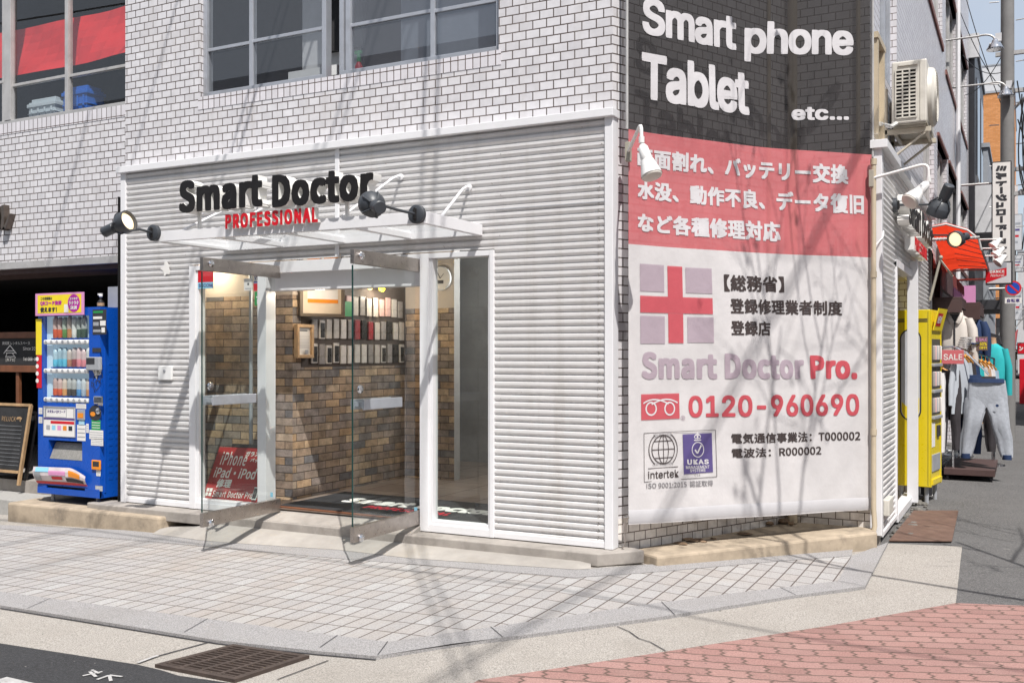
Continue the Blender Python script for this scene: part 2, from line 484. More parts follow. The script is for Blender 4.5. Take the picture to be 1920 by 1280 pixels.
M['yprint'] = plain('yellow_print', (.80, .62, .02), .5, var=.05)
M['pinkp'] = plain('pink_print', (.66, .28, .5), .5, var=.05)
M['magp'] = plain('magenta_print', (.42, .015, .3), .5, var=.05)
M['skin'] = plain('mannequin_skin', (.58, .36, .22), .5, var=.05)
M['obrick'] = bricks('orange_far_brick', .25, .08, .006, [(.52, .21, .06), (.60, .26, .09)], (.36, .19, .10), rough=.8, var=.1)
M['farw'] = plain('far_white_wall', (.56, .56, .57), .7, var=.1)
M['farg'] = plain('far_grey_wall', (.32, .34, .37), .7, var=.12)
M['fard'] = plain('far_dark_cladding', (.03, .03, .035), .4, var=.2)
M['pole'] = plain('pole_concrete', (.20, .195, .19), .85, var=.12, scale=4, bump=.2)
M['wire'] = plain('black_cable', (.012, .012, .013), .5, var=.1)
M['bark'] = plain('tree_bark', (.10, .08, .06), .9, var=.3, scale=20, bump=.6)
M['leafg'] = plain('spring_leaf', (.09, .12, .03), .7, var=.3)
M['nopark_r'] = plain('traffic_red', (.6, .02, .03), .4)
M['nopark_b'] = plain('traffic_blue', (.01, .07, .42), .4)
M['green'] = plain('green_card', (.015, .28, .07), .5)
M['skyblue'] = plain('sky_blue_print', (.25, .55, .72), .5)
M['terrac'] = plain('reddish_window_frame', (.20, .085, .07), .6, var=.15)
M['bag'] = glass('clear_plastic_bag', (.80, .82, .84), film=.22, fcol=(.7, .7, .72), refl=2.0, rough=.15)

# ------------------------------------------------------------------ lettering
def ship_font(f):
    try: return bpy.data.fonts.load(bpy.utils.system_resource('DATAFILES', path='fonts') + '/' + f)      # fonts that ship with Blender
    except Exception: return None
FONT, FCJK = ship_font('Inter.woff2'), ship_font('Noto Sans CJK Regular.woff2')
def text_mesh(s, bold=0.0, spacing=1.0, res=3, line=1.0, align='LEFT', plainer=False):
    cu = bpy.data.curves.new('text', 'FONT')
    cu.body = s; cu.size = 1; cu.resolution_u = res; cu.offset = bold; cu.space_character = spacing; cu.space_line = line; cu.align_x = align
    fnt = FCJK if plainer or any(ord(ch) > 0x2000 or ch in 'DPRB' for ch in s) else FONT
    if fnt: cu.font = fnt
    ob = bpy.data.objects.new('text', cu)
    me = bpy.data.meshes.new_from_object(ob)
    bm = bmesh.new(); bm.from_mesh(me)
    bpy.data.objects.remove(ob); bpy.data.curves.remove(cu); bpy.data.meshes.remove(me)
    return bm

def lettering(s, fr, box, mat, parent, off=.003, bold=0.0, spacing=1.0, depth=0, warp=None, name='lettering', shear=0, line=1.0, align='LEFT', back=None, rot=False, cuts=0):
    u0, u1, v0, v1 = box
    if (depth or any(ch in 'DPRB' for ch in s)) and all(ord(ch) < 0x2000 for ch in s): bold *= .6; spacing *= 1.05
    bm = text_mesh(s, 0, spacing * (1 + min(bold, .05) * 1.5), line=line, align=align, plainer=depth > 0 or 'letter_faces' == name)
    bmesh.ops.remove_doubles(bm, verts=bm.verts[:], dist=1e-5)
    if bold:                        # heavier strokes: the glyphs struck several times, each a hair above the last
        k = 8 if bold > .02 else 4
        g = bm.verts[:] + bm.edges[:] + bm.faces[:]
        for i in range(k):
            r = bmesh.ops.duplicate(bm, geom=g)
            sx, sy = ((1, 1), (-1, -1), (1, -1), (-1, 1), (.09, 1), (-.07, -1), (1, .08), (-1, -.06))[i]
            for q in r['geom']:
                if isinstance(q, bmesh.types.BMVert): q.co += Vector((sx * bold * (.9 + .03 * i), sy * bold * .85 * (.9 + .03 * i), .00008 * (i + 1)))
    if rot:
        for v in bm.verts: v.co = Vector((v.co.y, -v.co.x, v.co.z))
    xs = [v.co.x for v in bm.verts]; ys = [v.co.y for v in bm.verts]
    x0, x1, y0, y1 = min(xs), max(xs), min(ys), max(ys)
    for v in bm.verts:
        a = (v.co.x - x0) / (x1 - x0); b = (v.co.y - y0) / (y1 - y0)
        v.co = Vector((u0 + a * (u1 - u0) + shear * b * (v1 - v0), v0 + b * (v1 - v0), v.co.z))
    if cuts:
        st = cuts; a = math.floor(u0 / st) * st
        while a < u1:
            a += st
            g = bm.verts[:] + bm.edges[:] + bm.faces[:]
            bmesh.ops.bisect_plane(bm, geom=g, plane_co=(a, 0, 0), plane_no=(1, 0, 0), dist=1e-6)
    bm.normal_update()
    for f in bm.faces:
        if f.normal.z < 0: f.normal_flip()
    if depth:
        first = bm.faces[:]
        r = bmesh.ops.extrude_face_region(bm, geom=first)
        for g in r['geom']:
            if isinstance(g, bmesh.types.BMVert): g.co.z += depth
        bm.normal_update()
        for f in first:
            if f.is_valid and f.normal.z > 0: f.normal_flip()
    for v in bm.verts:
        u, vv, n = v.co
        if warp: v.co = warp(u, vv, n + off)
        else: v.co = fr.at(u, vv, n + off)
    mb = MB(); mb.bm.free(); mb.bm = bm
    return obj(name, mb, mat, parent, fix=False)

def decal(fr, box, mat, parent, off=.002, name='panel', depth=0.0):
    mb = MB(); u0, u1, v0, v1 = box
    if depth: mb.fbox(fr, u0, u1, v0, v1, off, off + depth)
    else: mb.face([fr.at(u0, v0, off), fr.at(u1, v0, off), fr.at(u1, v1, off), fr.at(u0, v1, off)])
    return obj(name, mb, mat, parent, fix=bool(depth))

def disc(mb, fr, u, v, r, off, k=28, r2=None):
    mb.face([fr.at(u + r * math.cos(2 * math.pi * i / k), v + (r2 or r) * math.sin(2 * math.pi * i / k), off) for i in range(k)])
def annulus(mb, fr, u, v, r0, r1, off, a0=0, a1=360, k=32):
    for i in range(k):
        a = R(a0 + (a1 - a0) * i / k); b = R(a0 + (a1 - a0) * (i + 1) / k)
        mb.face([fr.at(u + r0 * math.cos(a), v + r0 * math.sin(a), off), fr.at(u + r1 * math.cos(a), v + r1 * math.sin(a), off),
                 fr.at(u + r1 * math.cos(b), v + r1 * math.sin(b), off), fr.at(u + r0 * math.cos(b), v + r0 * math.sin(b), off)])
def stroke(mb, fr, pts, wd, off):
    for (a, b) in zip(pts, pts[1:]):
        d = Vector((b[0] - a[0], b[1] - a[1])); d.normalize(); p = Vector((-d.y, d.x)) * wd / 2
        mb.face([fr.at(a[0] - p.x, a[1] - p.y, off), fr.at(b[0] - p.x, b[1] - p.y, off), fr.at(b[0] + p.x, b[1] + p.y, off), fr.at(a[0] + p.x, a[1] + p.y, off)])

def wall(mb, fr, u0, u1, v0, v1, holes=(), n=0.0, depth=.14):
    """a flat wall skin with openings and their reveals"""
    us = sorted({u0, u1, *[h[0] for h in holes], *[h[1] for h in holes]}); vs_ = sorted({v0, v1, *[h[2] for h in holes], *[h[3] for h in holes]})
    us = [x for x in us if u0 <= x <= u1]; vs_ = [x for x in vs_ if v0 <= x <= v1]
    for a, b in zip(us, us[1:]):
        for c, d in zip(vs_, vs_[1:]):
            if any(h[0] <= a and b <= h[1] and h[2] <= c and d <= h[3] for h in holes): continue
            mb.face([fr.at(a, c, n), fr.at(b, c, n), fr.at(b, d, n), fr.at(a, d, n)])
    for h in holes:
        a, b, c, d = h; m = n - depth
        mb.face([fr.at(a, c, n), fr.at(a, d, n), fr.at(a, d, m), fr.at(a, c, m)])
        mb.face([fr.at(b, c, n), fr.at(b, c, m), fr.at(b, d, m), fr.at(b, d, n)])
        mb.face([fr.at(a, c, n), fr.at(a, c, m), fr.at(b, c, m), fr.at(b, c, n)])
        mb.face([fr.at(a, d, n), fr.at(b, d, n), fr.at(b, d, m), fr.at(a, d, m)])
    return mb

def ribs(mb, fr, u0, u1, v0, v1, pitch=.0518, dep=.021):
    prof = []
    k = math.floor(v0 / pitch); z = k * pitch
    while z < v1:
        for dz, n in ((0, -dep), (.021, 0), (.040, 0), (.0475, -dep)):
            if v0 <= z + dz <= v1: prof.append((z + dz, n))
        z += pitch
    prof = [(v0, prof[0][1])] + prof + [(v1, prof[-1][1])]
    for (a, na), (b, nb) in zip(prof, prof[1:]):
        if b - a < 1e-5: continue
        mb.face([fr.at(u0, a, na), fr.at(u1, a, na), fr.at(u1, b, nb), fr.at(u0, b, nb)])
    return mb

# ================================================================== ground
def gpoly(pts, off):
    """a sheet on the pavement: outline points on the ground, split where the fall changes"""
    mb = MB()
    mb.face([Vector((p[0], p[1], 0)) for p in pts])
    bm = mb.bm
    for x in (-8.0, 0.0, 1.6):
        bmesh.ops.bisect_plane(bm, geom=bm.verts[:] + bm.edges[:] + bm.faces[:], plane_co=(x, 0, 0), plane_no=(1, 0, 0), dist=1e-6)
    for v in bm.verts: v.co.z = zp(v.co.x) + off
    bm.normal_update()
    for f in bm.faces:
        if f.normal.z < 0: f.normal_flip()
    return mb
def gp(*pp): return [(gnd(x, y).x, gnd(x, y).y) for x, y in pp]

def asphalt(name, c, light=.5):
    t = NT(name)
    v = t.coord()
    col = t.ramp(t.noise(150, 5, .85, v), [(.36, sc(c, .4)), (.5, c), (.60, sc(c, 2.0)), (.68, sc(c, 3.2))])
    col = t.mix(1, col, t.ramp(t.noise(70, 4, .8, v), [(.38, (.55,) * 3), (.5, (1,) * 3), (.62, (1.6,) * 3)]), 'MULTIPLY')
    col = t.mix(t.ramp(t.noise(1.3, 6, .65, v), [(.35, (0, 0, 0)), (.7, (.5,) * 3)]), col, sc(c, 1.7))
    col = t.mix(t.ramp(t.noise(21, 2, .5, v), [(.745, (0, 0, 0)), (.76, (.8,) * 3)]), col, (.42, .40, .37))
    t.base(col); t.rough(.92); t.bump(t.noise(380, 3, .8, v), .8, .006)
    return t.m
def granite(name, c, speck=.35, stain=(.3, .25, .2), sa=.3, sscale=1.5, spots=0):
    t = NT(name)
    v = t.coord()
    col = t.ramp(t.noise(130, 5, .9, v), [(.37, sc(c, 1 - speck * 1.3)), (.5, c), (.62, sc(c, 1 + speck * 1.1))])
    col = t.mix(t.ramp(t.noise(sscale, 6, .7, v), [(.48, (0, 0, 0)), (.75, (sa,) * 3)]), col, stain)
    if spots:
        col = t.mix(t.ramp(t.noise(26, 2, .5, v), [(.735, (0, 0, 0)), (.76, (.8,) * 3)]), col, (.05, .045, .04))
    t.base(col); t.rough(.85); t.bump(t.noise(260, 3, .8, v), .5, .004)
    return t.m
M['asph'] = asphalt('street_asphalt', (.095, .092, .09))
M['asph_d'] = asphalt('dark_asphalt', (.030, .030, .032))
M['band'] = granite('grey_granite_band', (.285, .275, .272), .45, (.2, .18, .16), .35)
M['gutter'] = granite('pale_exposed_aggregate', (.325, .30, .27), .5, (.22, .195, .165), .45, 1.2, spots=1)

t = NT('pale_paving_setts')
mp = t.n('ShaderNodeMapping'); mp.inputs['Rotation'].default_value = (0, 0, R(-1.0)); t.l(t.coord('UV'), mp.inputs[0])
b = t.n('ShaderNodeTexBrick'); b.offset = 0
for k, v in (('Scale', 1), ('Mortar Size', .0052), ('Mortar Smooth', .2), ('Brick Width', .1135), ('Row Height', .2)): b.inputs[k].default_value = v
b.inputs['Color1'].default_value = (0, 0, 0, 1); b.inputs['Color2'].default_value = (1, 1, 1, 1)
wob = t.n('ShaderNodeVectorMath', operation='ADD')
nv = t.n('ShaderNodeTexNoise'); nv.inputs['Scale'].default_value = 5
nm = t.n('ShaderNodeVectorMath', operation='MULTIPLY_ADD'); nm.inputs[1].default_value = (.009, .009, 0); nm.inputs[2].default_value = (-.0045, -.0045, 0)
t.l(nv.outputs['Color'], nm.inputs[0]); t.l(mp.outputs[0], wob.inputs[0]); t.l(nm.outputs[0], wob.inputs[1]); t.l(wob.outputs[0], b.inputs['Vector'])
c = t.ramp(b.outputs['Color'], [(.1, (.325, .31, .30)), (.5, (.35, .338, .33)), (.8, (.335, .312, .295)), (.95, (.372, .362, .353))])
c = t.mix(1, c, t.ramp(t.noise(110, 4, .9), [(.37, (.68,) * 3), (.5, (1,) * 3), (.63, (1.25,) * 3)]), 'MULTIPLY')
c = t.mix(t.ramp(t.noise(1.1, 6, .7), [(.5, (0, 0, 0)), (.74, (.38,) * 3)]), c, (.31, .245, .18))
c = t.mix(b.outputs['Fac'], c, (.10, .08, .07))
t.base(c); t.rough(.85)
t.bump(t.math('ADD', t.math('MULTIPLY', b.outputs['Fac'], -1.0), t.math('MULTIPLY', t.noise(220, 3, .8), .35)), .6, .006)
M['setts'] = t.m

def zigzag_pavers():
    """red interlocking pavers: long units with zigzag ends, in running bond"""
    t = NT('red_interlocking_pavers')
    uv = t.coord('UV')
    mp = t.n('ShaderNodeMapping'); mp.inputs['Rotation'].default_value = (0, 0, R(-21)); t.l(uv, mp.inputs[0])
    sx = t.n('ShaderNodeSeparateXYZ'); t.l(mp.outputs[0], sx.inputs[0])
    x, y = sx.outputs[0], sx.outputs[1]
    PX, PY = .20, .108
    row = t.math('FLOOR', t.math('DIVIDE', t.math('ADD', y, t.math('MULTIPLY', t.math('PINGPONG', t.math('ADD', x, .02), PX / 4), .13)), PY))
    yy = t.math('ADD', y, t.math('MULTIPLY', t.math('PINGPONG', t.math('ADD', x, .02), PX / 4), .13))
    fy = t.math('PINGPONG', yy, PY / 2) 
    # distance to the nearest row joint
    m = t.math('MODULO', t.math('ADD', yy, 50 * PY), PY)
    dy = t.math('MINIMUM', m, t.math('SUBTRACT', PY, m))
    xs = t.math('ADD', x, t.math('MULTIPLY', row, PX / 2))
    xs = t.math('ADD', xs, t.math('MULTIPLY', t.math('PINGPONG', m, PY / 4), .85))
    mx = t.math('MODULO', t.math('ADD', xs, 50 * PX), PX)
    dx = t.math('MINIMUM', mx, t.math('SUBTRACT', PX, mx))
    col_id = t.math('FLOOR', t.math('DIVIDE', t.math('ADD', xs, 50 * PX), PX))
    d = t.math('MINIMUM', t.math('MULTIPLY', dx, .6), t.math('MULTIPLY', dy, .8))
    fac = t.ramp(d, [(.002, (1, 1, 1)), (.0058, (0, 0, 0))])
    wn = t.n('ShaderNodeTexWhiteNoise'); wn.noise_dimensions = '2D'
    cx = t.n('ShaderNodeCombineXYZ'); t.l(col_id, cx.inputs[0]); t.l(row, cx.inputs[1]); t.l(cx.outputs[0], wn.inputs[0])
    c = t.ramp(wn.outputs[0], [(0, (.235, .13, .113)), (.35, (.31, .17, .148)), (.7, (.275, .155, .137)), (1, (.34, .195, .17))])
    c = t.mix(1, c, t.ramp(t.noise(110, 4, .9), [(.37, (.66,) * 3), (.5, (1,) * 3), (.63, (1.35,) * 3)]), 'MULTIPLY')
    c = t.mix(t.ramp(t.noise(2.2, 6, .7), [(.45, (0, 0, 0)), (.75, (.4,) * 3)]), c, (.36, .245, .21))
    c = t.mix(t.ramp(t.noise(24, 2, .5), [(.74, (0, 0, 0)), (.765, (.7,) * 3)]), c, (.06, .05, .05))
    c = t.mix(fac, c, (.085, .06, .045))
    t.base(c); t.rough(.88)
    t.bump(t.math('ADD', t.math('MULTIPLY', fac, -1.0), t.math('MULTIPLY', t.noise(240, 3, .8), .3)), .7, .006)
    return t.m
M['redpav'] = zigzag_pavers()

mb = MB()
mb.face([Vector(p) for p in ((-400, -400, -.6), (400, -400, -.6), (400, 700, -.6), (-400, 700, -.6))])
struct('ground', mb, M['asph'])
struct('road', gpoly([(-60, -60), (60, -60), (60, 160), (-60, 160)], 0), M['asph'])
struct('gutter', gpoly(gp((-500, 1140), (0, 1105), (700, 1190), (1240, 1150), (1560, 1060), (1600, 1035), (1665, 1019), (1804, 1025), (1792, 1132), (1526, 1179), (1200, 1231), (900, 1278), (840, 1300), (560, 1400), (450, 1330), (333, 1268), (300, 1257), (257, 1247), (0, 1207), (-500, 1165)), .004), M['gutter'])
struct('crossing_paving', gpoly(gp((897, 1277), (1200, 1231), (1526, 1179), (1792, 1132), (1920, 1137), (2600, 1150), (2600, 2100), (500, 2100), (700, 1390)), .008), M['redpav'])
struct('asphalt_patch', gpoly(gp((-300, 1184), (0, 1207), (257, 1247), (300, 1257), (335, 1268), (440, 1283), (520, 1420), (100, 1800), (-600, 1500)), .006), M['asph_d'])
# kerb: a row of granite stones flush with the setts, a small step above the gutter
lo = gp((-500, 1063), (0, 1115), (390, 1167), (633, 1199), (727, 1211))
loo = gp((-500, 1078), (0, 1141), (410, 1208), (593, 1228), (705, 1238))
lo2 = gp((727, 1211), (920, 1183), (1200, 1141), (1400, 1115), (1571, 1095))
loo2 = gp((705, 1238), (943, 1203), (1240, 1163), (1492, 1122), (1622, 1105))
up = gp((-500, 950), (0, 988), (233, 998), (377, 1018), (633, 1036), (767, 1052), (1080, 1074), (1133, 1070), (1240, 1062), (1462, 1043), (1600, 1028))
upo = gp((-500, 957), (0, 995), (290, 1020), (633, 1052), (923, 1075), (1080, 1089), (1133, 1085), (1240, 1077), (1462, 1057), (1597, 1047))
rt = gp((1597, 1047), (1571, 1095)); rto = gp((1665, 1021), (1622, 1105))
struct('setts_paving', gpoly(upo + [rt[1]] + lo2[::-1] + lo[::-1][1:], .022), M['setts'])
def strip(a, b, ends):
    mb = MB(); n = len(a)
    for i in range(n - 1):
        q = [a[i], a[i + 1], b[i + 1], b[i]]
        m = gpoly(q, .024)
        tmp = bpy.data.meshes.new('t'); m.bm.to_mesh(tmp); m.bm.free(); mb.bm.from_mesh(tmp); bpy.data.meshes.remove(tmp)
    # outer riser
    for i in range(n - 1):
        p, q = b[i], b[i + 1]
        mb.face([Vector((*p, zp(p[0]) + .024)), Vector((*q, zp(q[0]) + .024)), Vector((*q, zp(q[0]) - .02)), Vector((*p, zp(p[0]) - .02))])
    return mb
struct('kerb', strip(lo, loo, 0), M['band'])
struct('kerb.001', strip(lo2, loo2, 0), M['band'])
struct('kerb.002', strip(upo[:len(upo)], [up[0], up[1], up[2], up[4], up[5], up[6], up[7], up[8], up[9], up[10]], 0), M['band'])
struct('kerb.003', strip(rt, rto, 0), M['band'])
# joints between kerb stones
mb = MB()
for (a, b) in (((633, 1199), (600, 1222)), ((390, 1167), (345, 1193)), ((95, 1128), (50, 1148)), ((920, 1183), (943, 1203)), ((727, 1211), (708, 1237)), ((1240, 1135), (1265, 1160)), ((1462, 1107), (1492, 1122)), ((1571, 1095), (1622, 1105))):
    p, q = gnd(*a), gnd(*b); d = (q - p).normalized(); s = Vector((-d.y, d.x, 0)) * .0022
    mb.face([Vector((v.x, v.y, zp(v.x) + .0275)) for v in (p - s, q - s, q + s, p + s)])
struct('kerb_joints', mb, M['ink'])
# ramp of mortar from the setts up to the shop step
mb = MB()
pts = [(285, 1006), (335, 1012), (377, 1018), (450, 1024), (540, 1030), (633, 1036), (700, 1044), (767, 1052), (920, 1063), (1080, 1074), (1108, 1072)]
g = [gnd(*p) for p in pts]
rows = []
for i, p in enumerate(g):
    top = Vector((p.x - .05, -.17, (-.17, -.135)[i] if i < 2 else zp(p.x) + .035 if i == len(g) - 1 else -.085))
    row = []
    for k in range(7):
        f = k / 6
        q = Vector((p.x, p.y, zp(p.x) + .026)).lerp(top, f)
        q.z += math.sin(f * math.pi) * .008
        row.append(q)
    rows.append(row)
for a, b in zip(rows, rows[1:]):
    for i in range(6): mb.face([a[i], b[i], b[i + 1], a[i + 1]])
# apron left of the ramp and behind the band
struct('mortar_ramp', mb, M['mortar'], smooth=60)
mb = gpoly(gp((-500, 950), (0, 988), (233, 998), (377, 1018)) + [(-3.55, -.1), (-9, .4)], .010)
struct('mortar_apron', mb, M['gutter'])
mb = gpoly(gp((1080, 1074), (1133, 1070), (1240, 1062), (1462, 1043), (1600, 1028)) + [(1.55, 2.1), (.1, .1), (-.2, -.1)], .012)
struct('mortar_apron.001', mb, M['gutter'])
# white paint marks on the road
mb = MB()
def gfr(px, py, off=.012):
    p = gnd(px, py); f = Fr((p.x, p.y, p.z + off), (1, 0, 0), (0, 1, 0)); return f
def gstroke(pts, wd, off):
    q = [gnd(*p) for p in pts]
    for a, b in zip(q, q[1:]):
        d = (b - a).normalized(); s = Vector((-d.y, d.x, 0)) * wd / 2
        mb.face([Vector((v.x, v.y, zp(v.x) + off)) for v in (a - s, b - s, b + s, a + s)])
gstroke([(155, 1270), (192, 1262)], .016, .011); gstroke([(168, 1262), (180, 1272)], .016, .0115); gstroke([(172, 1259), (186, 1266)], .014, .012)
gstroke([(182, 1277), (205, 1269)], .018, .011); gstroke([(205, 1269), (208, 1280)], .016, .0115); gstroke([(205, 1269), (229, 1272)], .016, .012)
gstroke([(258, 1246), (296, 1232)], .02, .013)
gstroke([(0, 1276), (60, 1290)], .07, .011)
struct('road_marking', mb, M['worn_paint'])
mb = MB()
gstroke([(296, 1232), (398, 1204)], .012, .009); gstroke([(520, 1276), (616, 1240)], .008, .009)
gstroke([(1157, 1176), (1180, 1186), (1198, 1199), (1220, 1206), (1248, 1222)], .007, .0095)
gstroke([(0, 1142), (410, 1209), (593, 1229), (705, 1239)], .012, .0085)  # dark line painted for the shadow along the kerb foot
struct('road_crack_kerb_shade', mb, M['ink'])

# drain grate
def grate():
    c = [gnd(*p) for p in ((300, 1252), (437, 1216), (571, 1236), (440, 1279))]
    o = sum(c, Vector()) / 4
    th = thing('drain_grate', 'rusty brown iron drain grate set in the gutter beside the kerb', 'drain grate', (o.x, o.y, zp(o.x)))
    def pt(a, b, z):
        p = c[0].lerp(c[1], a).lerp(c[3].lerp(c[2], a), b)
        return Vector((p.x, p.y, zp(p.x) + z))
    mb = MB(); mb.face([pt(-.0, 0, .006), pt(1, 0, .006), pt(1, 1, .006), pt(0, 1, .006)]); obj('pit', mb, M['void'], th)
    mb = MB()
    def bar(a0, a1, b0, b1, z0, z1):
        mb.hexa([pt(a0, b0, z0), pt(a1, b0, z0), pt(a1, b1, z0), pt(a0, b1, z0), pt(a0, b0, z1), pt(a1, b0, z1), pt(a1, b1, z1), pt(a0, b1, z1)])
    for a in (0, 1): bar(a - .035, a + .035, -.035, 1.035, .004, .022)
    for b in (0, 1): bar(.035, .965, b - .035, b + .035, .004, .022)
    obj('frame', mb, M['grate'], th)
    mb = MB()
    for i in range(1, 13):
        a = i / 13; bar(a - .013, a + .013, .035, .965, .007, .019)
    for b in (.25, .5, .75): bar(.035, .965, b - .022, b + .022, .007, .0205)
    obj('bars', mb, M['grate'], th)
grate()

# ================================================================== steps and plinths
mb = MB()
u = Fr((0, 0, 0), (1, 0, 0), (0, 1, 0))
slab = [(-5.30, -.17), (-5.1, -.20), (-3.0, -.19), (-1.0, -.185), (-.05, -.18), (.2, .1), (.1, .16), (-.2, .14), (-5.02, .14), (-5.30, .0)]
mb.prism(u, slab, -.115, -.022)
tag(obj('shop_step', mb, M['concrete'], bevel=.008), 'long low grey concrete step under the white shop front', 'step')
mb = MB()
mb.prism(u, [(-6.28, -.30), (-4.25, -.27), (-4.15, .3), (-6.28, .5)], -.36, -.07)
tag(obj('vending_plinth', mb, M['beige'], bevel=.02), 'beige rough stone plinth under the blue vending machine', 'plinth')
mb = MB()
kb = [on_y(0, 0, 0)]
k0, k1 = Vector((.235, .12)), Vector((1.50, 1.87))
dirv = (k1 - k0).normalized(); nn = Vector((dirv.y, -dirv.x))
poly = [k0, k0 + nn * .09, k1 + nn * .10, k1 + Vector((.05, .10)), (1.5, 2.02), (.86, 2.02), (.05, .2)]
mb.prism(u, [tuple(p) for p in poly], -.26, -.052)
tag(obj('corner_kerb_stone', mb, M['beige'], bevel=.018), 'weathered beige stone kerb below the corner banner', 'kerb stone')
mb = MB(); ptop = [(-3.23, -.165, -.024), (-1.64, -.165, -.024), (-1.64, .11, .052), (-3.23, .11, .052)]
mb.hexa([Vector((x, y, -.03)) for x, y, z in ptop] + [Vector((x, y, z + .004)) for x, y, z in ptop]); tag(obj('threshold', mb, M['concrete']), 'sloping concrete threshold between the two open glass doors', 'threshold')
# dirt and broken mortar in the recessed corner
mb = MB()
for i in range(9):
    s = .3 + .7 * rnd.random(); a = rnd.random()
    x = .25 + a * .62; y = .55 + a * 1.3 - rnd.random() * .25
    r = .02 + .035 * rnd.random()
    pts = [Vector((x + r * math.cos(q / 7 * 6.283) * (.6 + .7 * rnd.random()) * 1.4, y + r * math.sin(q / 7 * 6.283) * (.6 + .7 * rnd.random()), -.049 + .001 * i)) for q in range(7)]
    mb.loft([pts, [p.lerp(Vector((x, y, p.z)), .5) + Vector((0, 0, .006 + .006 * rnd.random())) for p in pts]])
for x, y, r in ((.82, 1.86, .05), (.74, 1.70, .035), (.9, 1.78, .03)): mb.ball(Vector((x, y, -.03)), r, 8, .5)
o = struct('mortar_rubble', mb, plain('brown_rubble', (.24, .16, .10), .95, var=.4, scale=14, bump=.6, dirt=(.04, .035, .03), dirt_amt=.8, dscale=9), kind='stuff')

# ================================================================== corner building
bld = thing('corner_building', 'white glazed tile building on the street corner, with aluminium upper windows', 'building', (0, 0, 0))
A = FA.sub(0, 0, -.10)                            # tile skin of the long facade
AX0 = on_y(235, 200, .10).x
AX1 = -.045
def hole(fr, x0, x1, y_b, top, n=0):
    a = fr.un(x0, y_b, n)[0]; b = fr.un(x1, y_b, n)[0]
    v = fr.un((x0 + x1) / 2, y_b, n)[1]
    return (a, b, v, top)
w1 = hole(A, 375, 935, 138, 5.4)
mb = MB(); wall(mb, A, AX0, AX1, 3.05, 12.5, [w1, (w1[0], w1[1], 7.2, 9.0), (-.9, -.3, 7.2, 9.0)], depth=.16)
mb.face([A.at(AX0, 2.2, 0), A.at(AX0, 12.5, 0), A.at(AX0, 12.5, -.4), A.at(AX0, 2.2, -.4)])
obj('front_wall', mb, M['tile'], bld, fix=False)
# upright course under the window
mb = MB(); mb.fbox(A, w1[0] - .02, w1[1] + .02, w1[2] - .117, w1[2], -.2, .004); obj('sill_course', mb, M['soldier'], bld)
# left bay: same tile, set back a little
B = FA.sub(0, 0, -.18)
w2 = hole(B, -150, 300, 222, 6.3); w2 = (w2[0], AX0 + .0, w2[2], w2[3])
mb = MB(); wall(mb, B, -14, AX0, 2.36, 12.5, [w2, (-13, -9.6, w2[2], 6.3), (-13, -9.6, 7.2, 9), (-7.8, -5.6, 7.2, 9)], depth=.16)
obj('front_wall', mb, M['tile'], bld, fix=False)
mb = MB(); mb.fbox(B, w2[0] - .02, AX0, w2[2] - .117, w2[2], -.2, .004); obj('sill_course', mb, M['soldier'], bld)
mb = MB(); mb.fbox(B, -14, AX0 + .3, 2.29, 2.36, -.6, .006); obj('lintel', mb, M['alud'], bld)
mb = MB(); mb.fbox(B, -14, AX0 + .3, 2.24, 2.29, -.6, -.06); obj('lintel', mb, M['brownp'], bld)
mb = MB(); wall(mb, B, -14, -9.2, -.4, 2.24, []); obj('front_wall', mb, M['tile'], bld, fix=False)
# recessed corner behind the banner
CA, CB, CC = Vector((AX1, .10, 0)), Vector((.85, 2.0, 0)), Vector((1.50, 2.0, 0))
F1 = Fr(CA, CB - CA); L1 = (CB - CA).length
F2 = Fr(CB, CC - CB); L2 = (CC - CB).length
mb = MB(); wall(mb, F1, 0, L1, .18, 12.5); wall(mb, F2, 0, L2, .18, 12.5); obj('recess_wall', mb, M['tile'], bld, fix=False)
mb = MB(); wall(mb, F1, 0, L1, -.3, .18); wall(mb, F2, 0, L2, -.3, .18); obj('base_wall', mb, M['dirtytile'], bld, fix=False)
mb = MB(); mb.cyl((.885, 1.90, -.04), (.885, 1.90, 12), .042); obj('downpipe', mb, M['pipe'], bld, smooth=True)
mb = MB(); p = F1.at(L1 - .32, 0, .02); mb.cyl(p + Vector((0, 0, .2)), p + Vector((0, 0, 12)), .016, k=8); obj('conduit', mb, M['pipe'], bld, smooth=True)
p = F2.at(L2 - .09, 0, .03)
mb = MB(); mb.cyl(p + Vector((0, 0, .2)), p + Vector((0, 0, 12)), .018, k=8); obj('conduit', mb, M['pipe'], bld, smooth=True)
# beige drain pipe on the outer corner, right of the banner
q = on_y(1638, 500, 1.93); mb = MB()
mb.tube([(q.x, q.y, 3.0), (q.x, q.y, .12), (q.x + .01, q.y - .01, -.02), (q.x - .02, q.y - .03, -.19)], .021, 10)
for z in (2.98, 2.05, .75): mb.cyl((q.x, q.y, z - .025), (q.x, q.y, z + .025), .026)
obj('drain_pipe', mb, M['pipe'], bld, smooth=50)

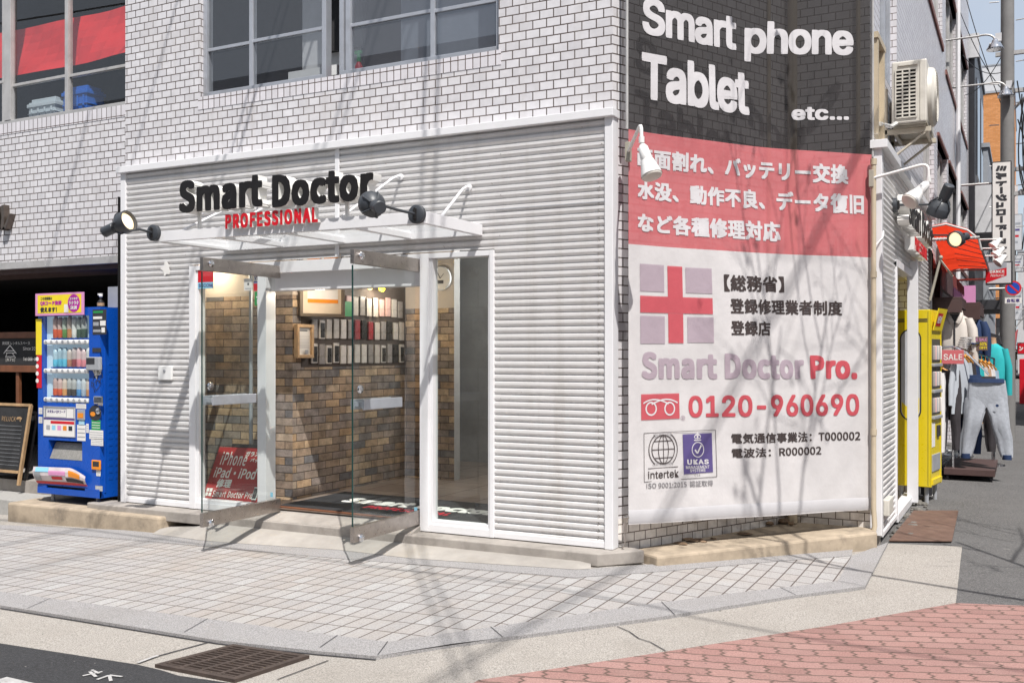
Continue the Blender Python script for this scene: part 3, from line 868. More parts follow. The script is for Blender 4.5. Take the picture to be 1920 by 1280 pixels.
# side street facade
SX = 1.50
S = Fr((SX, 0, 0), (0, 1, 0))
def shole(x0, x1, y0, y1, depth_at=None):
    a = S.un(x0, y0)[0]; b = S.un(x1, y0)[0]; return a, b
side_holes = [(2.62, 3.95, 3.95, 5.6), (4.95, 5.55, 2.5, 3.1), (6.9, 8.6, 3.1, 4.75), (9.2, 11.2, 3.1, 4.6), (7.4, 10.2, 6.2, 7.9), (10.9, 13.8, 6.0, 7.7), (11.6, 14.8, 3.1, 4.6), (14.6, 17.6, 6.0, 7.7), (15.2, 17.8, 3.1, 4.6), (2.62, 5.2, 6.9, 8.6),
              (3.14, 5.12, -.25, 2.20), (7.4, 8.6, -.25, 2.5), (9.0, 12.6, -.25, 2.35), (13.2, 17.4, -.25, 2.35)]
mb = MB(); wall(mb, S, 2.0, 18.4, -.3, 12.5, side_holes, depth=.14)
mb.face([S.at(18.4, -.3), S.at(18.4, -.3, -4), S.at(18.4, 12.5, -4), S.at(18.4, 12.5)])
obj('side_wall', mb, M['finetile'], bld, fix=False)
# roof and the far sides, so that the building is closed
mb = MB()
mb.face([Vector(p) for p in ((-14, .18, 12.5), (AX1, .10, 12.5), (.85, 2, 12.5), (1.5, 2, 12.5), (1.5, 18.4, 12.5), (-14, 18.4, 12.5))])
mb.face([Vector(p) for p in ((-14, .18, -.3), (-14, .18, 12.5), (-14, 18.4, 12.5), (-14, 18.4, -.3))])
mb.face([Vector(p) for p in ((-14, 18.4, -.3), (-14, 18.4, 12.5), (1.5, 18.4, 12.5), (1.5, 18.4, -.3))])
obj('roof', mb, M['farg'], bld)
# upper storey slab and dark rooms behind the windows
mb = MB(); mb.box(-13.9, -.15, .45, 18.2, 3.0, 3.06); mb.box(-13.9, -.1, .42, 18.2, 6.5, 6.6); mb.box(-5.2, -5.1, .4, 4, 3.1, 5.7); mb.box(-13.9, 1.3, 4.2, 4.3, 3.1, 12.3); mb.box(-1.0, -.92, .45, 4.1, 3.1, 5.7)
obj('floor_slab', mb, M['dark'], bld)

def windows(parent, fr, u0, u1, v0, v1, uprights, bars, mat, gmat, n=-.07, fw=.045, name='window'):
    mb = MB()
    for a, b, c, d in ((u0, u0 + fw, v0, v1), (u1 - fw, u1, v0, v1)): mb.fbox(fr, a, b, c, d, n - .05, n + .03)
    mb.fbox(fr, u0 + fw, u1 - fw, v0, v0 + fw, n - .05, n + .035); mb.fbox(fr, u0 + fw, u1 - fw, v1 - fw, v1, n - .05, n + .03)
    for (uu, ww, dd) in uprights: mb.fbox(fr, uu - ww / 2, uu + ww / 2, v0 + fw, v1 - fw, n - .04 + dd, n + .02 + dd)
    for (ua, ub, vv) in bars: mb.fbox(fr, ua, ub, vv - .015, vv + .015, n - .03, n + .014)
    o = obj(name, mb, mat, parent, bevel=.003)
    g = MB(); g.face([fr.at(u0 + fw, v0 + fw, n), fr.at(u1 - fw, v0 + fw, n), fr.at(u1 - fw, v1 - fw, n), fr.at(u0 + fw, v1 - fw, n)])
    obj('pane', g, gmat, o, fix=False)
    return o
def ux(x, y=60, n=-.07): return A.un(x, y, n)[0]
def vx(x, y, n=-.07): return A.un(x, y, n)[1]
a1, a2, a3, a4, a5 = ux(473), ux(610), ux(656), ux(813), ux(630)
# left pair of sliding sashes, an open gap, right pair
windows(bld, A, w1[0], a2 + .03, w1[2], w1[3], [(a1, .04, .0)], [(w1[0], a1, vx(420, 90)), (a1, a2, vx(540, 66))], M['alu'], M['gwire'])
windows(bld, A, a3 - .09, w1[1], w1[2], w1[3], [(a4, .04, .0), (a3 + .0, .05, .01)], [(a3, a4, vx(735, 35)), (a4, w1[1], vx(870, 12))], M['alu'], M['gdim'])
ub = lambda x, y=100: B.un(x, y, -.07)[0]
vb = lambda x, y: B.un(x, y, -.07)[1]
windows(bld, B, w2[0], w2[1], w2[2], w2[3], [(ub(129), .05, .01), (ub(20), .1, .02), (ub(8), .05, -.01), (ub(-60), .05, 0)], [(ub(20), ub(129), vb(75, 152)), (ub(129), w2[1], vb(185, 133)), (w2[0], ub(8), vb(-50, 165))], M['alud'], M['gclear'])
for (a, b, c, d) in ((w1[0], w1[1], 7.2, 9.0), (-.9, -.3, 7.2, 9.0)):
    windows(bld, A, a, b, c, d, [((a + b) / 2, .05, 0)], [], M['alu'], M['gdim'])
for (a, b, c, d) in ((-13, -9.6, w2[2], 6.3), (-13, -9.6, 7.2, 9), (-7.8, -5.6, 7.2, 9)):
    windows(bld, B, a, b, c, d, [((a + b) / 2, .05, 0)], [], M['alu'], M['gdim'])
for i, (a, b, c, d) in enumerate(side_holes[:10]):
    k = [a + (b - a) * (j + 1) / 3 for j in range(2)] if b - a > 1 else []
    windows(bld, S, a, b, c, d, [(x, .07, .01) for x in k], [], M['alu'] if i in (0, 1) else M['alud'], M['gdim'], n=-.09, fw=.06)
    if i not in (0, 1):
        mb = MB(); mb.fbox(S, a - .04, b + .04, c - .08, c, -.13, .025); obj('window_sill', mb, M['terrac'], bld)
        mb = MB(); mb.fbox(S, a - .04, b + .04, d, d + .05, -.13, .03); obj('window_head', mb, M['terrac'], bld)
mb = MB(); mb.fbox(S, 2.60, 3.97, 5.6, 5.72, -.10, .03); obj('window_head', mb, plain('brown_soffit', (.16, .115, .10), .7), bld)
# white riser pipe and a beige louvre frame on the side wall
mb = MB(); y = S.un(1791, 300)[0]; mb.tube([S.at(y, 10, .05), S.at(y, 2.6, .05)], .04, 8); obj('riser_pipe', mb, M['white'], bld, smooth=True)
mb = MB(); mb.fbox(S, 2.10, 2.16, 3.25, 4.05, 0, .05); mb.fbox(S, 2.52, 2.58, 3.25, 4.05, 0, .05); mb.fbox(S, 2.08, 2.6, 4.05, 4.1, 0, .055); mb.fbox(S, 2.16, 2.52, 3.25, 4.05, 0, .01); obj('louvre_frame', mb, M['pipe'], bld)
# rooms: things seen through the upper left window
p = on_y(85, 80, .9)
mb = MB(); 
n = 14
for i in range(n):
    for j in range(6):
        def q(a, b): return Vector((-7.9 + a / n * 2.75, .36 + .045 * b + .025 * math.sin(a * .9 + b), 4.40 + .008 * math.sin(a) + b / 6 * .62 + .01 * math.sin(a * .5 + 1)))
        mb.face([q(i, j), q(i + 1, j), q(i + 1, j + 1), q(i, j + 1)])
tag(obj('red_sheet', mb, M['redcloth'], smooth=True, fix=False), 'translucent red sheet hung behind the upper left window', 'sheet')
def crate(px, py, mat, lab, wd, dp, ht):
    c = on_y(px, py, .53)
    t = thing('storage_crate', lab, 'crate', (c.x, c.y, 3.86), 'crates behind the upper left window')
    mb = MB(); x, y, z = c.x, c.y, 3.86
    mb.box(x - wd / 2, x + wd / 2, y - dp / 2, y + dp / 2, z, z + ht); mb.box(x - wd / 2 - .015, x + wd / 2 + .015, y - dp / 2 - .015, y + dp / 2 + .015, z + ht - .06, z + ht - .02)
    for k in range(4):
        xx = x - wd / 2 + wd * (k + .5) / 4; mb.box(xx - .012, xx + .012, y - dp / 2 - .012, y - dp / 2, z + .02, z + ht - .07)
    mb.box(x - wd / 2 - .008, x + wd / 2 + .008, y - dp / 2 - .01, y + dp / 2 + .01, z + ht * .45, z + ht * .5)
    obj('body', mb, mat, t, bevel=.006)
    mb = MB(); mb.box(x - wd / 2 + .02, x + wd / 2 - .02, y - dp / 2 + .02, y + dp / 2 - .02, z + ht, z + ht + .035); obj('lid', mb, mat, t, bevel=.006)
crate(95, 195, M['acrate'], 'pale grey lidded crate standing behind the upper left window', .42, .22, .24)
crate(157, 180, M['bcrate'], 'bright blue plastic crate standing behind the upper left window', .36, .22, .30)

mb = MB(); mb.box(-3.35, -2.72, .62, .68, 3.35, 5.2); tag(obj('partition_board', mb, M['farw']), 'pale partition board standing inside the middle upper window', 'partition')
mb = MB(); mb.box(-3.05, -2.62, .56, .61, 4.15, 4.9); tag(obj('dark_cabinet', mb, M['dark']), 'dark cabinet seen inside the middle upper window', 'cabinet')
mb = MB(); mb.box(-3.3, -2.75, .36, .55, 3.86, 3.95); tag(obj('white_shelf', mb, M['wplast']), 'white shelf low inside the middle upper window', 'shelf')
mb = MB(); mb.box(-2.25, -1.05, .62, .66, 3.2, 5.5); tag(obj('grey_blind', mb, M['farg']), 'grey blind hung inside the right upper window', 'blind')
t = thing('spray_bottle', 'green and red spray bottle on the upper window ledge at the open sash', 'bottle', (-2.56, .42, 3.78))
mb = MB(); mb.lathe((-2.56, .42, 3.78), (0, 0, 1), [(0, .035), (.14, .035), (.18, .015)], 14); obj('body', mb, M['sred'], t, smooth=40)
mb = MB(); mb.lathe((-2.56, .42, 3.96), (0, 0, 1), [(0, .018), (.05, .02), (.10, .012)], 12); mb.box(-2.6, -2.53, .41, .43, 4.03, 4.06); obj('trigger', mb, M['green'], t)
# bronze script letter at the left edge
th = thing('wall_letters', 'bronze script lettering fixed to the white tiles of the left bay', 'lettering', tuple(B.at(-7.2, 2.7, 0)))
uu = B.un(15, 410); mb = MB()
def slab_stroke(pts, wds):
    rs = []
    for (u0, v0), wd in zip(pts, wds):
        rs.append([B.at(u0 - wd / 2, v0, .0), B.at(u0 + wd / 2, v0 + .01, .0), B.at(u0 + wd / 2, v0 + .01, .07), B.at(u0 - wd / 2, v0, .07)])
    mb.loft(rs)
bx, bv = uu
slab_stroke([(bx - .075, bv + .12), (bx - .06, bv + .05), (bx - .08, bv - .05), (bx - .14, bv - .12)], [.05, .05, .045, .02])
slab_stroke([(bx + .0, bv + .13), (bx + .01, bv + .0), (bx + .0, bv - .1), (bx + .02, bv - .13), (bx + .07, bv - .06), (bx + .12, bv + .03)], [.05, .045, .05, .07, .045, .02])
obj('letter', mb, M['bronze'], th, bevel=.004)

# ================================================================== shop front
shop = thing('storefront', 'white corrugated shop front with open glass doors and two tall windows', 'shop front', (-2.5, 0, 0))
X = lambda px, py=660: FA.un(px, py)[0]
PX0, PX1, PT = -5.03, 0.0, 3.153
OL, OR_, OT = -4.139, -.979, 2.195
mb = MB()
ribs(mb, FA, PX0 + .06, OL, .03, PT - .04)
ribs(mb, FA, OR_, PX1 - .06, .03, PT - .04)
ribs(mb, FA, OL, X(632) - .02, OT + .01, PT - .04); ribs(mb, FA, X(632) + .02, OR_, OT + .01, PT - .04)
obj('cladding', mb, M['clad'], shop, fix=False)
mb = MB()
mb.fbox(FA, PX0, PX0 + .065, -.02, PT - .02, -.1, .012); mb.fbox(FA, PX1 - .065, PX1 + .0, -.02, PT - .02, -.1, .012)
mb.fbox(FA, PX0 - .03, PX1 + .012, PT - .04, PT + .02, -.1, .045)
mb.fbox(FA, X(632) - .022, X(632) + .022, OT + .01, PT - .04, -.01, .004)
mb.fbox(FA, PX0 + .065, OL, -.015, .03, -.03, .006); mb.fbox(FA, OR_, PX1 - .065, -.015, .03, -.03, .006)
obj('trim', mb, M['white'], shop, bevel=.004)
mb = MB(); mb.fbox(FA, PX0 + .01, OL, 0, PT, -.10, -.03); mb.fbox(FA, OR_, PX1 - .02, 0, PT, -.10, -.03); mb.fbox(FA, OL, OR_, OT + .05, PT, -.10, -.03)
obj('backing_wall', mb, M['cream'], shop)
mb = MB(); zj = FA.un(1050, 384)[1]; mb.fbox(FA, OR_ + .01, PX1 - .066, zj - .003, zj + .003, -.01, .0025); obj('panel_joint', mb, M['gplast'], shop)
mb = MB(); mb.fbox(FA, PX0 + .066, OL, 1.0, 1.004, -.01, .0025)
obj('panel_joint', mb, M['gplast'], shop)
mb = MB(); rr = random.Random(2)
for i in range(30):
    for u_ in (PX0 + .10, OL - .05, OR_ + .05, PX1 - .10):
        if i % 3 == 0: mb.lathe(FA.at(u_ + rr.uniform(-.01, .01), .12 + i * .104, 0), FA.n, [(0, .006), (.003, .004), (.0035, .001)], 8)
obj('screws', mb, M['alud'], shop)
# frames of the two windows and the doorway
P1, P2 = X(486), X(501)                # post between left window and doorway
P3, P4 = X(789), X(803)                # post between doorway and right window
def wframe(u0, u1, v0, v1, fw, lw, rw):
    mb = MB()
    mb.fbox(FA, u0, u0 + lw, v0, v1, -.11, .018); mb.fbox(FA, u1 - rw, u1, v0, v1, -.11, .018)
    mb.fbox(FA, u0 + lw, u1 - rw, v0, v0 + fw, -.11, .014); mb.fbox(FA, u0 + lw, u1 - rw, v1 - fw * .7, v1, -.11, .014)
    mb.fbox(FA, u0 + lw, u0 + lw + .03, v0 + fw, v1 - fw * .7, -.08, .002); mb.fbox(FA, u1 - rw - .02, u1 - rw, v0 + fw, v1 - fw * .7, -.08, .002)
    mb.fbox(FA, u0 + lw + .03, u1 - rw - .02, v0 + fw, v0 + fw + .03, -.08, .002)
    o = obj('window', mb, M['white'], shop, bevel=.003)
    g = MB(); g.face([FA.at(u0 + lw, v0 + fw, -.05), FA.at(u1 - rw, v0 + fw, -.05), FA.at(u1 - rw, v1 - fw * .7, -.05), FA.at(u0 + lw, v1 - fw * .7, -.05)])
    obj('pane', g, M['glass'], o, fix=False)
    return o
winl = wframe(OL, P2, -.015, OT, .06, .075, P2 - P1)
winr = wframe(P3, OR_, -.015, OT, .06, P4 - P3 + .01, .035)
mb = MB(); mb.fbox(FA, P2, P3, OT - .10, OT, -.11, .012); mb.fbox(FA, P2, P3, OT - .25, OT - .10, -.16, -.05)
obj('door_head', mb, M['white'], shop, bevel=.003)
# glass doors standing open at right angles
def door(x, y0, y1, hx, lab):
    """y0 hinge, y1 free edge; the pane lies in the plane x"""
    mb = MB(); mb.face([Vector(p) for p in ((x, y1 + .002, .06), (x, y0 - .05, .06), (x, y0 - .05, 2.14), (x, y1 + .002, 2.14))])
    o = obj('glass_door', mb, M['gdoor'], shop, fix=False, label=lab)
    mb = MB(); mb.box(x - .0055, x + .0055, y1 - .001, y1 + .004, .15, 2.04); obj('edge', mb, M['gedge'], o)
    for za, zb in ((.035, .145), (2.05, 2.155)):
        mb = MB(); mb.box(x - .018, x + .018, y1 - .004, y0, za, zb); obj('rail', mb, M['steel'], o, bevel=.003)
    for z in (.06, 2.11):
        mb = MB(); mb.lathe((x + .018, y1 + .075, z), (1, 0, 0), [(0, .03), (.012, .03), (.022, .02), (.024, .004)], 20)
        obj('pivot', mb, M['chrome'], o, smooth=True)
    ya, yb = y1 + .06, y1 + .56
    mb = MB(); mb.box(x + .045, x + .06, ya, yb, .99, 1.065); mb.box(x + .005, x + .045, ya + .03, ya + .05, 1.01, 1.045); mb.box(x + .005, x + .045, yb - .06, yb - .04, 1.01, 1.045)
    mb.box(x - .06, x - .045, ya, yb, .99, 1.065); mb.box(x - .045, x - .005, ya + .03, ya + .05, 1.01, 1.045); mb.box(x - .045, x - .005, yb - .06, yb - .04, 1.01, 1.045)
    obj('handle', mb, M['alu'], o, bevel=.003)
    mb = MB(); mb.lathe((x + .005, y1 + .085, 1.14), (1, 0, 0), [(0, .032), (.012, .03), (.016, .012), (.02, .012)], 20); obj('lock', mb, M['chrome'], o, smooth=True)
    return o
dl = door(-3.10, .0, -.91, 0, 'left open glass door')
dr = door(-1.67, .0, -.88, 0, 'right open glass door')
# window stickers
th = tag(decal(FA, FA.rect(372, 505, 401, 541, .0), M['sred'], None, .006, 'window_sticker'), 'red and white square security sticker at top of the left glass', 'sticker')
FD = FA
r = FA.rect(372, 505, 401, 541)
decal(FD, (r[0], r[1], r[2], r[2] + (r[3] - r[2]) * .33), M['skyblue'], th, .0065, 'panel')
lettering('SECOM', FD, (r[0] + .01, r[1] - .01, r[2] + .012, r[2] + (r[3] - r[2]) * .26), M['p_navy'], th, .007, bold=.03)
def sticker(px, mat, lab, bits=(), txt=()):
    r = FA.rect(*px)
    o = tag(decal(FA, r, mat, None, -.044, 'window_sticker'), lab, 'sticker')
    k = 0
    for (a, b, c, d, m) in bits:
        k += 1
        decal(FA, (r[0] + (r[1] - r[0]) * a, r[0] + (r[1] - r[0]) * b, r[2] + (r[3] - r[2]) * c, r[2] + (r[3] - r[2]) * d), m, o, -.0437 + .0002 * k, 'panel')
    for (s, a, b, c, d, m) in txt:
        lettering(s, FA, (r[0] + (r[1] - r[0]) * a, r[0] + (r[1] - r[0]) * b, r[2] + (r[3] - r[2]) * c, r[2] + (r[3] - r[2]) * d), m, o, -.0425, bold=.02)
    return o
sticker((451, 522, 467, 544), M['paper'], 'white rectangular notice sticker beside the card logos', [(.4, .6, .45, .65, M['ink']), (.15, .85, .12, .2, M['gplast'])])
sticker((469, 514, 486, 545), M['skyblue'], 'card payment sticker with blue and red halves', [(0, 1, .5, .6, M['p_navy']), (0, .55, 0, .47, M['sred']), (.55, 1, 0, .47, M['orange']), (0, 1, .6, 1, M['paper'])], [('VISA', .1, .95, .68, .9, M['p_navy'])])
sticker((471, 546, 486, 572), M['green'], 'small green app sticker below the card logos', [(.3, .9, .1, .45, M['paper']), (.2, .95, .55, .66, M['paper']), (.35, .75, .75, .92, M['paper'])])
sticker((477, 572, 486, 596), M['skyblue'], 'narrow pale blue sticker at the window post')
for (px, lab) in (((504, 923, 509, 932), 'small teal tape mark on the glass by the left doorway'), ((774, 951, 780, 958), 'small teal tape mark low on the right door glass')):
    r = FA.rect(*px); tag(decal(FA, r, M['skyblue'], None, -.02, 'tape_mark'), lab, 'tape')

# small things on the cladding
r = FA.rect(299, 686, 324, 712)
mb = MB(); mb.fbox(FA, r[0], r[1], r[2], r[3], -.01, .02); o = tag(obj('switch_plate', mb, M['wplast'], bevel=.006), 'square white cover plate on the left white cladding', 'cover plate')
mb = MB(); p = FA.at((r[0] + r[1]) / 2, (r[2] + r[3]) / 2 + .02, .02); mb.lathe(p, FA.n, [(0, .014), (.006, .013), (.008, .004)], 14); obj('button', mb, M['gplast'], o)
rr = random.Random(3)
pts = []
c = FA.un(311, 503)
for i in range(14):
    a = i / 14 * 6.283; q = .03 + .05 * rr.random(); pts.append((c[0] + q * math.cos(a), c[1] + q * math.sin(a)))
mb = MB(); mb.prism(FA, pts, -.002, .0035); tag(obj('torn_paper', mb, M['paper']), 'torn scrap of white paper stuck to the cladding', 'paper scrap')

# ================================================================== glass canopy
can = thing('glass_canopy', 'white framed glass canopy over the shop doors with sloping tie rods', 'canopy', (-2.4, -.4, 2.33))
cx0, cx1, cy = -3.70, -1.08, -.845
mb = MB()
ZB0, ZB1 = 2.31, 2.395
mb.box(cx0, cx1, cy, cy + .03, ZB0, ZB1); mb.box(cx0, cx0 + .03, cy + .03, -.005, ZB0, ZB1); mb.box(cx1 - .03, cx1, cy + .03, -.005, ZB0, ZB1)
mb.box(cx0 + .03, cx1 - .03, -.045, -.005, ZB0 + .0, ZB1)
nb = 4
for i in range(1, nb):
    x = cx0 + (cx1 - cx0) * i / nb; mb.box(x - .025, x + .025, cy + .03, -.045, ZB0 + .005, ZB0 + .05)
for x in (cx0 + .03, cx1 - .06): mb.box(x, x + .03, cy + .03, -.045, ZB0 + .005, ZB0 + .03)
mb.box(cx0 + .06, cx1 - .06, cy + .03, cy + .075, ZB0 + .006, ZB0 + .03)
obj('frame', mb, M['white'], can, bevel=.003)
mb = MB(); mb.face([Vector(p) for p in ((cx0 + .03, cy + .03, ZB0 + .056), (cx1 - .03, cy + .03, ZB0 + .056), (cx1 - .03, -.045, ZB0 + .056), (cx0 + .03, -.045, ZB0 + .056))]); obj('pane', mb, M['gcan'], can, fix=False)
for (wx, wz, fx, fy) in ((-1.20, 2.69, -1.13, -.55), (-1.836, 2.825, -1.86, -.80), (-2.9, 2.78, -2.93, -.80), (-3.3, 2.78, -3.45, -.80)):
    mb = MB(); mb.tube([(wx, 0, wz), (wx, -.05, wz + .0), (wx + (fx - wx) * .12, -.12, wz - .03), (fx, fy, ZB1 - .01)], .011, 8); mb.lathe((wx, .0, wz), (0, -1, 0), [(0, .026), (.012, .026), (.014, .012)], 14)
    obj('tie_rod', mb, M['white'], can, smooth=50)

# ================================================================== shop sign
sg = thing('shop_sign', 'raised black and red letters on the canopy edge reading Smart Doctor Professional', 'sign', (-2.4, cy, 2.4))
FG = Fr((0, cy, 0), (1, 0, 0))
def raised(s, fr, box, face, par, depth, bold, sp, off, m2=None):
    lettering(s, fr, box, m2 or M['swhite'], par, off, bold=bold, spacing=sp, depth=depth, name='letter_returns')
    lettering(s, fr, box, face, par, off + depth + .001, bold=bold, spacing=sp, depth=.004, name='letter_faces')
def up(x, y): return FG.un(x, y)
s0 = up(336, 398); s1 = up(497, 322 + 10); 
def row(xa, xb, yb_mid, yt_mid, n=.0):
    ua = FG.un(xa, yb_mid, n)[0]; ub_ = FG.un(xb, yb_mid, n)[0]; xm = (xa + xb) / 2
    return (ua, ub_, FG.un(xm, yb_mid, n)[1], FG.un(xm, yt_mid, n)[1])
raised('Smart', FG, row(335, 492, 394, 331, .06), M['sblack'], sg, .10, .036, .96, -.045)
raised('Doctor', FG, row(510, 700, 382.5, 319, .06), M['sblack'], sg, .10, .036, .96, -.045)
raised('PROFESSIONAL', FG, row(424, 597, 423.5, 395, .03), M['sred'], sg, .05, .03, 1.02, -.015)
mb = MB()
for x in (-3.2, -2.75, -2.2, -1.75): mb.box(x - .012, x + .012, cy + .002, cy + .022, 2.39, 2.56)
mb.box(-3.35, -1.55, cy + .003, cy + .017, 2.535, 2.555)
obj('mounting_bar', mb, M['swhite'], sg)

# ================================================================== spotlights
def spotlight(root_loc, label, group, plate_n, arm_pts, head, axis, tone='dgrey', size=1.0, lit=True):
    t = thing('spotlight', label, 'spotlight', root_loc, group)
    root_loc = Vector(root_loc); pn = Vector(plate_n).normalized()
    mb = MB(); mb.lathe(root_loc, pn, [(0, .066), (.03, .066), (.035, .06), (.035, .02)], 28); obj('base_plate', mb, M[tone], t, smooth=40)
    mb = MB(); mb.box(-.009, .009, -.012, .012, -.03, .03)
    for v in mb.bm.verts: v.co += root_loc + pn * .045
    for s in (-1, 1): mb.cyl(root_loc + pn * .035 + Vector((.0, 0, s * .035)), root_loc + pn * .05 + Vector((0, 0, s * .035)), .01, k=8)
    obj('bracket', mb, M['black'], t)
    mb = MB(); mb.tube(arm_pts, .010, 10); obj('arm', mb, M[tone], t, smooth=True)
    h = Vector(head); a = Vector(axis).normalized(); s = size
    mb = MB(); mb.lathe(h - a * .19 * s, a, [(0, .0), (.0, .036 * s), (.005 * s, .041 * s), (.105 * s, .041 * s), (.11 * s, .036 * s), (.13 * s, .036 * s)], 24, cap=False)
    mb.lathe(h - a * .06 * s, a, [(0, .036 * s), (.015 * s, .06 * s), (.05 * s, .078 * s), (.055 * s, .082 * s), (.12 * s, .082 * s), (.12 * s, .074 * s), (.09 * s, .072 * s)], 28, cap=False)
    obj('head', mb, M[tone], t, smooth=40)
    mb = MB()
    for i in range(5):
        b = i / 5 * 6.283; e1 = a.cross(ZV).normalized(); e2 = a.cross(e1)
        d = e1 * math.cos(b) + e2 * math.sin(b)
        mb.tube([h - a * .075 * s + d * .04 * s, h - a * .03 * s + d * .08 * s, h + a * .0 * s + d * .084 * s], .006 * s, 6)
    obj('cage', mb, M[tone], t)
    mb = MB(); mb.lathe(h + a * .032 * s, a, [(0, .071 * s), (.01 * s, .06 * s), (.018 * s, .035 * s), (.02 * s, .002)], 24); obj('lens', mb, M['lens'] if lit else M['glow_w'], t, smooth=True)
    return t
GS = 'charcoal spotlights on the canopy'
pl = Vector((-3.675, cy - .0, 2.383)); hd = on_y(243, 424, -1.22)
spotlight(pl, 'charcoal spotlight at the left canopy corner with its warm lens showing', GS, (0, -1, 0), [pl + Vector((0, -.04, 0)), pl.lerp(hd, .5) + Vector((0, -.03, 0)), hd + Vector((0, 0, -.035))], on_y(231, 419, -1.22), (.93, .1, .30), size=1.05)
pr = Vector((-1.13, cy, 2.372)); hd = on_y(704, 384, -1.30)
spotlight(pr, 'charcoal spotlight at the right canopy corner seen from behind', GS, (0, -1, 0), [pr + Vector((0, -.04, 0)), pr.lerp(hd, .5), hd + Vector((.03, 0, .0))], on_y(699, 384, -1.30), (-.72, .62, .22), size=1.05)
GS2 = 'charcoal spotlights on the side street wall'
p1 = on_x(1675, 385, 1.58); h1 = at_d(1762, 383, p1.dot(DV) - CAM.dot(DV) - .25)
spotlight(p1, 'charcoal spotlight above the side sign, hood turned down and away', GS2, (1, 0, 0), [p1 + Vector((.04, 0, 0)), p1.lerp(h1, .5), h1], h1 + Vector((0, 0, -.03)), (-.35, .35, -.75), size=1.15, lit=False)
p2 = on_x(1727, 441, 1.58); h2 = at_d(1795, 441, (p2 - CAM).dot(DV) - .35)
spotlight(p2, 'charcoal spotlight with a glowing warm lens in front of the red awning', GS2, (1, 0, 0), [p2 + Vector((.04, 0, 0)), p2.lerp(h2, .5), h2], h2 + Vector((0, 0, -.04)), (-.35, -.75, -.18), size=1.1)

# white floodlights that light the banner
def floodlight(base, bend, drop, head, axis, label):
    t = thing('floodlight', label, 'floodlight', tuple(base), 'white floodlights beside the banner')
    mb = MB(); b = Vector(base)
    mb.box(b.x - .02, b.x + .02, b.y - .02, b.y + .02, b.z - .07, b.z + .07); obj('bracket', mb, M['ivoryd'], t, bevel=.004)
    mb = MB(); bend = Vector(bend); drop = Vector(drop)
    d1 = (bend - b).normalized()
    mb.tube([b, bend - d1 * .07] + curve_pts(bend - d1 * .07, bend, bend.lerp(drop, .45), 6)[1:] + [drop], .013, 10); obj('arm', mb, M['glow_w'], t, smooth=True)
    mb = MB(); mb.cyl(drop + Vector((0, 0, .012)), drop - Vector((0, 0, .03)), .02); mb.cyl(drop - Vector((0, 0, .03)), Vector(head), .012); obj('joint', mb, M['glow_w'], t, smooth=50)
    a = Vector(axis).normalized(); h = Vector(head)
    mb = MB(); mb.lathe(h - a * .01, a, [(0, .0), (0, .022), (.02, .034), (.10, .04), (.115, .034), (.12, .045), (.17, .058), (.225, .072), (.235, .074)], 28, cap=False); obj('shade', mb, M['glow_w'], t, smooth=40)
    mb = MB(); mb.lathe(h + a * .222, a, [(0, .073), (.016, .066), (.026, .04), (.03, .002)], 28); obj('lens', mb, M['glass'] if False else M['ivory'], t, smooth=True)
    return t
def at_dd(px, py, d): return at_d(px, py, d)
b = at_d(1178, 285, 7.19); floodlight(b, at_d(1202, 231, 6.80), at_d(1203, 260, 6.79), at_d(1205, 275, 6.78), at_d(1220, 322, 6.72) - at_d(1205, 275, 6.78), 'white floodlight on a gooseneck at the left top of the red banner')
b = at_d(1634, 335, 8.2); floodlight(b, at_d(1740, 306, 8.0), at_d(1741, 335, 8.0), at_d(1737, 345, 8.0), at_d(1701, 383, 7.93) - at_d(1737, 345, 8.0), 'white floodlight on a gooseneck right of the banner over the side street')

# ================================================================== banner
ban = thing('corner_banner', 'tall mesh banner across the building corner, black, red and white with shop lettering', 'banner', tuple(FB.at(BW / 2, .13)))
def bulge(u, v):
    a = max(0, min(1, u / BW))
    k = math.sin(a * math.pi)
    hh = max(0.0, min(1.0, (v - .2) / 2.5))
    n = -.12 * k * hh + .010 * math.sin(u * 5.2 + v * 1.3) * min(1, k * 3) + .006 * math.sin(v * 4 + u * 2.0) * k
    return n
def bwarp(u, v, n): return FB.at(u, v, n + bulge(u, v))
def bfield(name, v0f, v1f, mat):
    mb = MB(); nu = 48; nv = max(2, int((v1f(0) - v0f(0)) / .06))
    g = [[bwarp(BW * i / nu, v0f(i / nu) + (v1f(i / nu) - v0f(i / nu)) * j / nv, 0) for i in range(nu + 1)] for j in range(nv + 1)]
    vv = [[mb.bm.verts.new(p) for p in r] for r in g]
    for j in range(nv):
        for i in range(nu): mb.bm.faces.new((vv[j][i], vv[j][i + 1], vv[j + 1][i + 1], vv[j + 1][i]))
    return obj(name, mb, mat, ban, smooth=True, fix=False)
VB0 = lambda a: .157 + (.102 - .157) * a
VR = lambda a: 2.196
VK = lambda a: 3.03 + .02 * a
bfield('lower_field', VB0, VR, M['mesh_white'])
bfield('middle_field', VR, VK, M['mesh_red'])
bfield('upper_field', VK, lambda a: 6.2, M['mesh_black'])
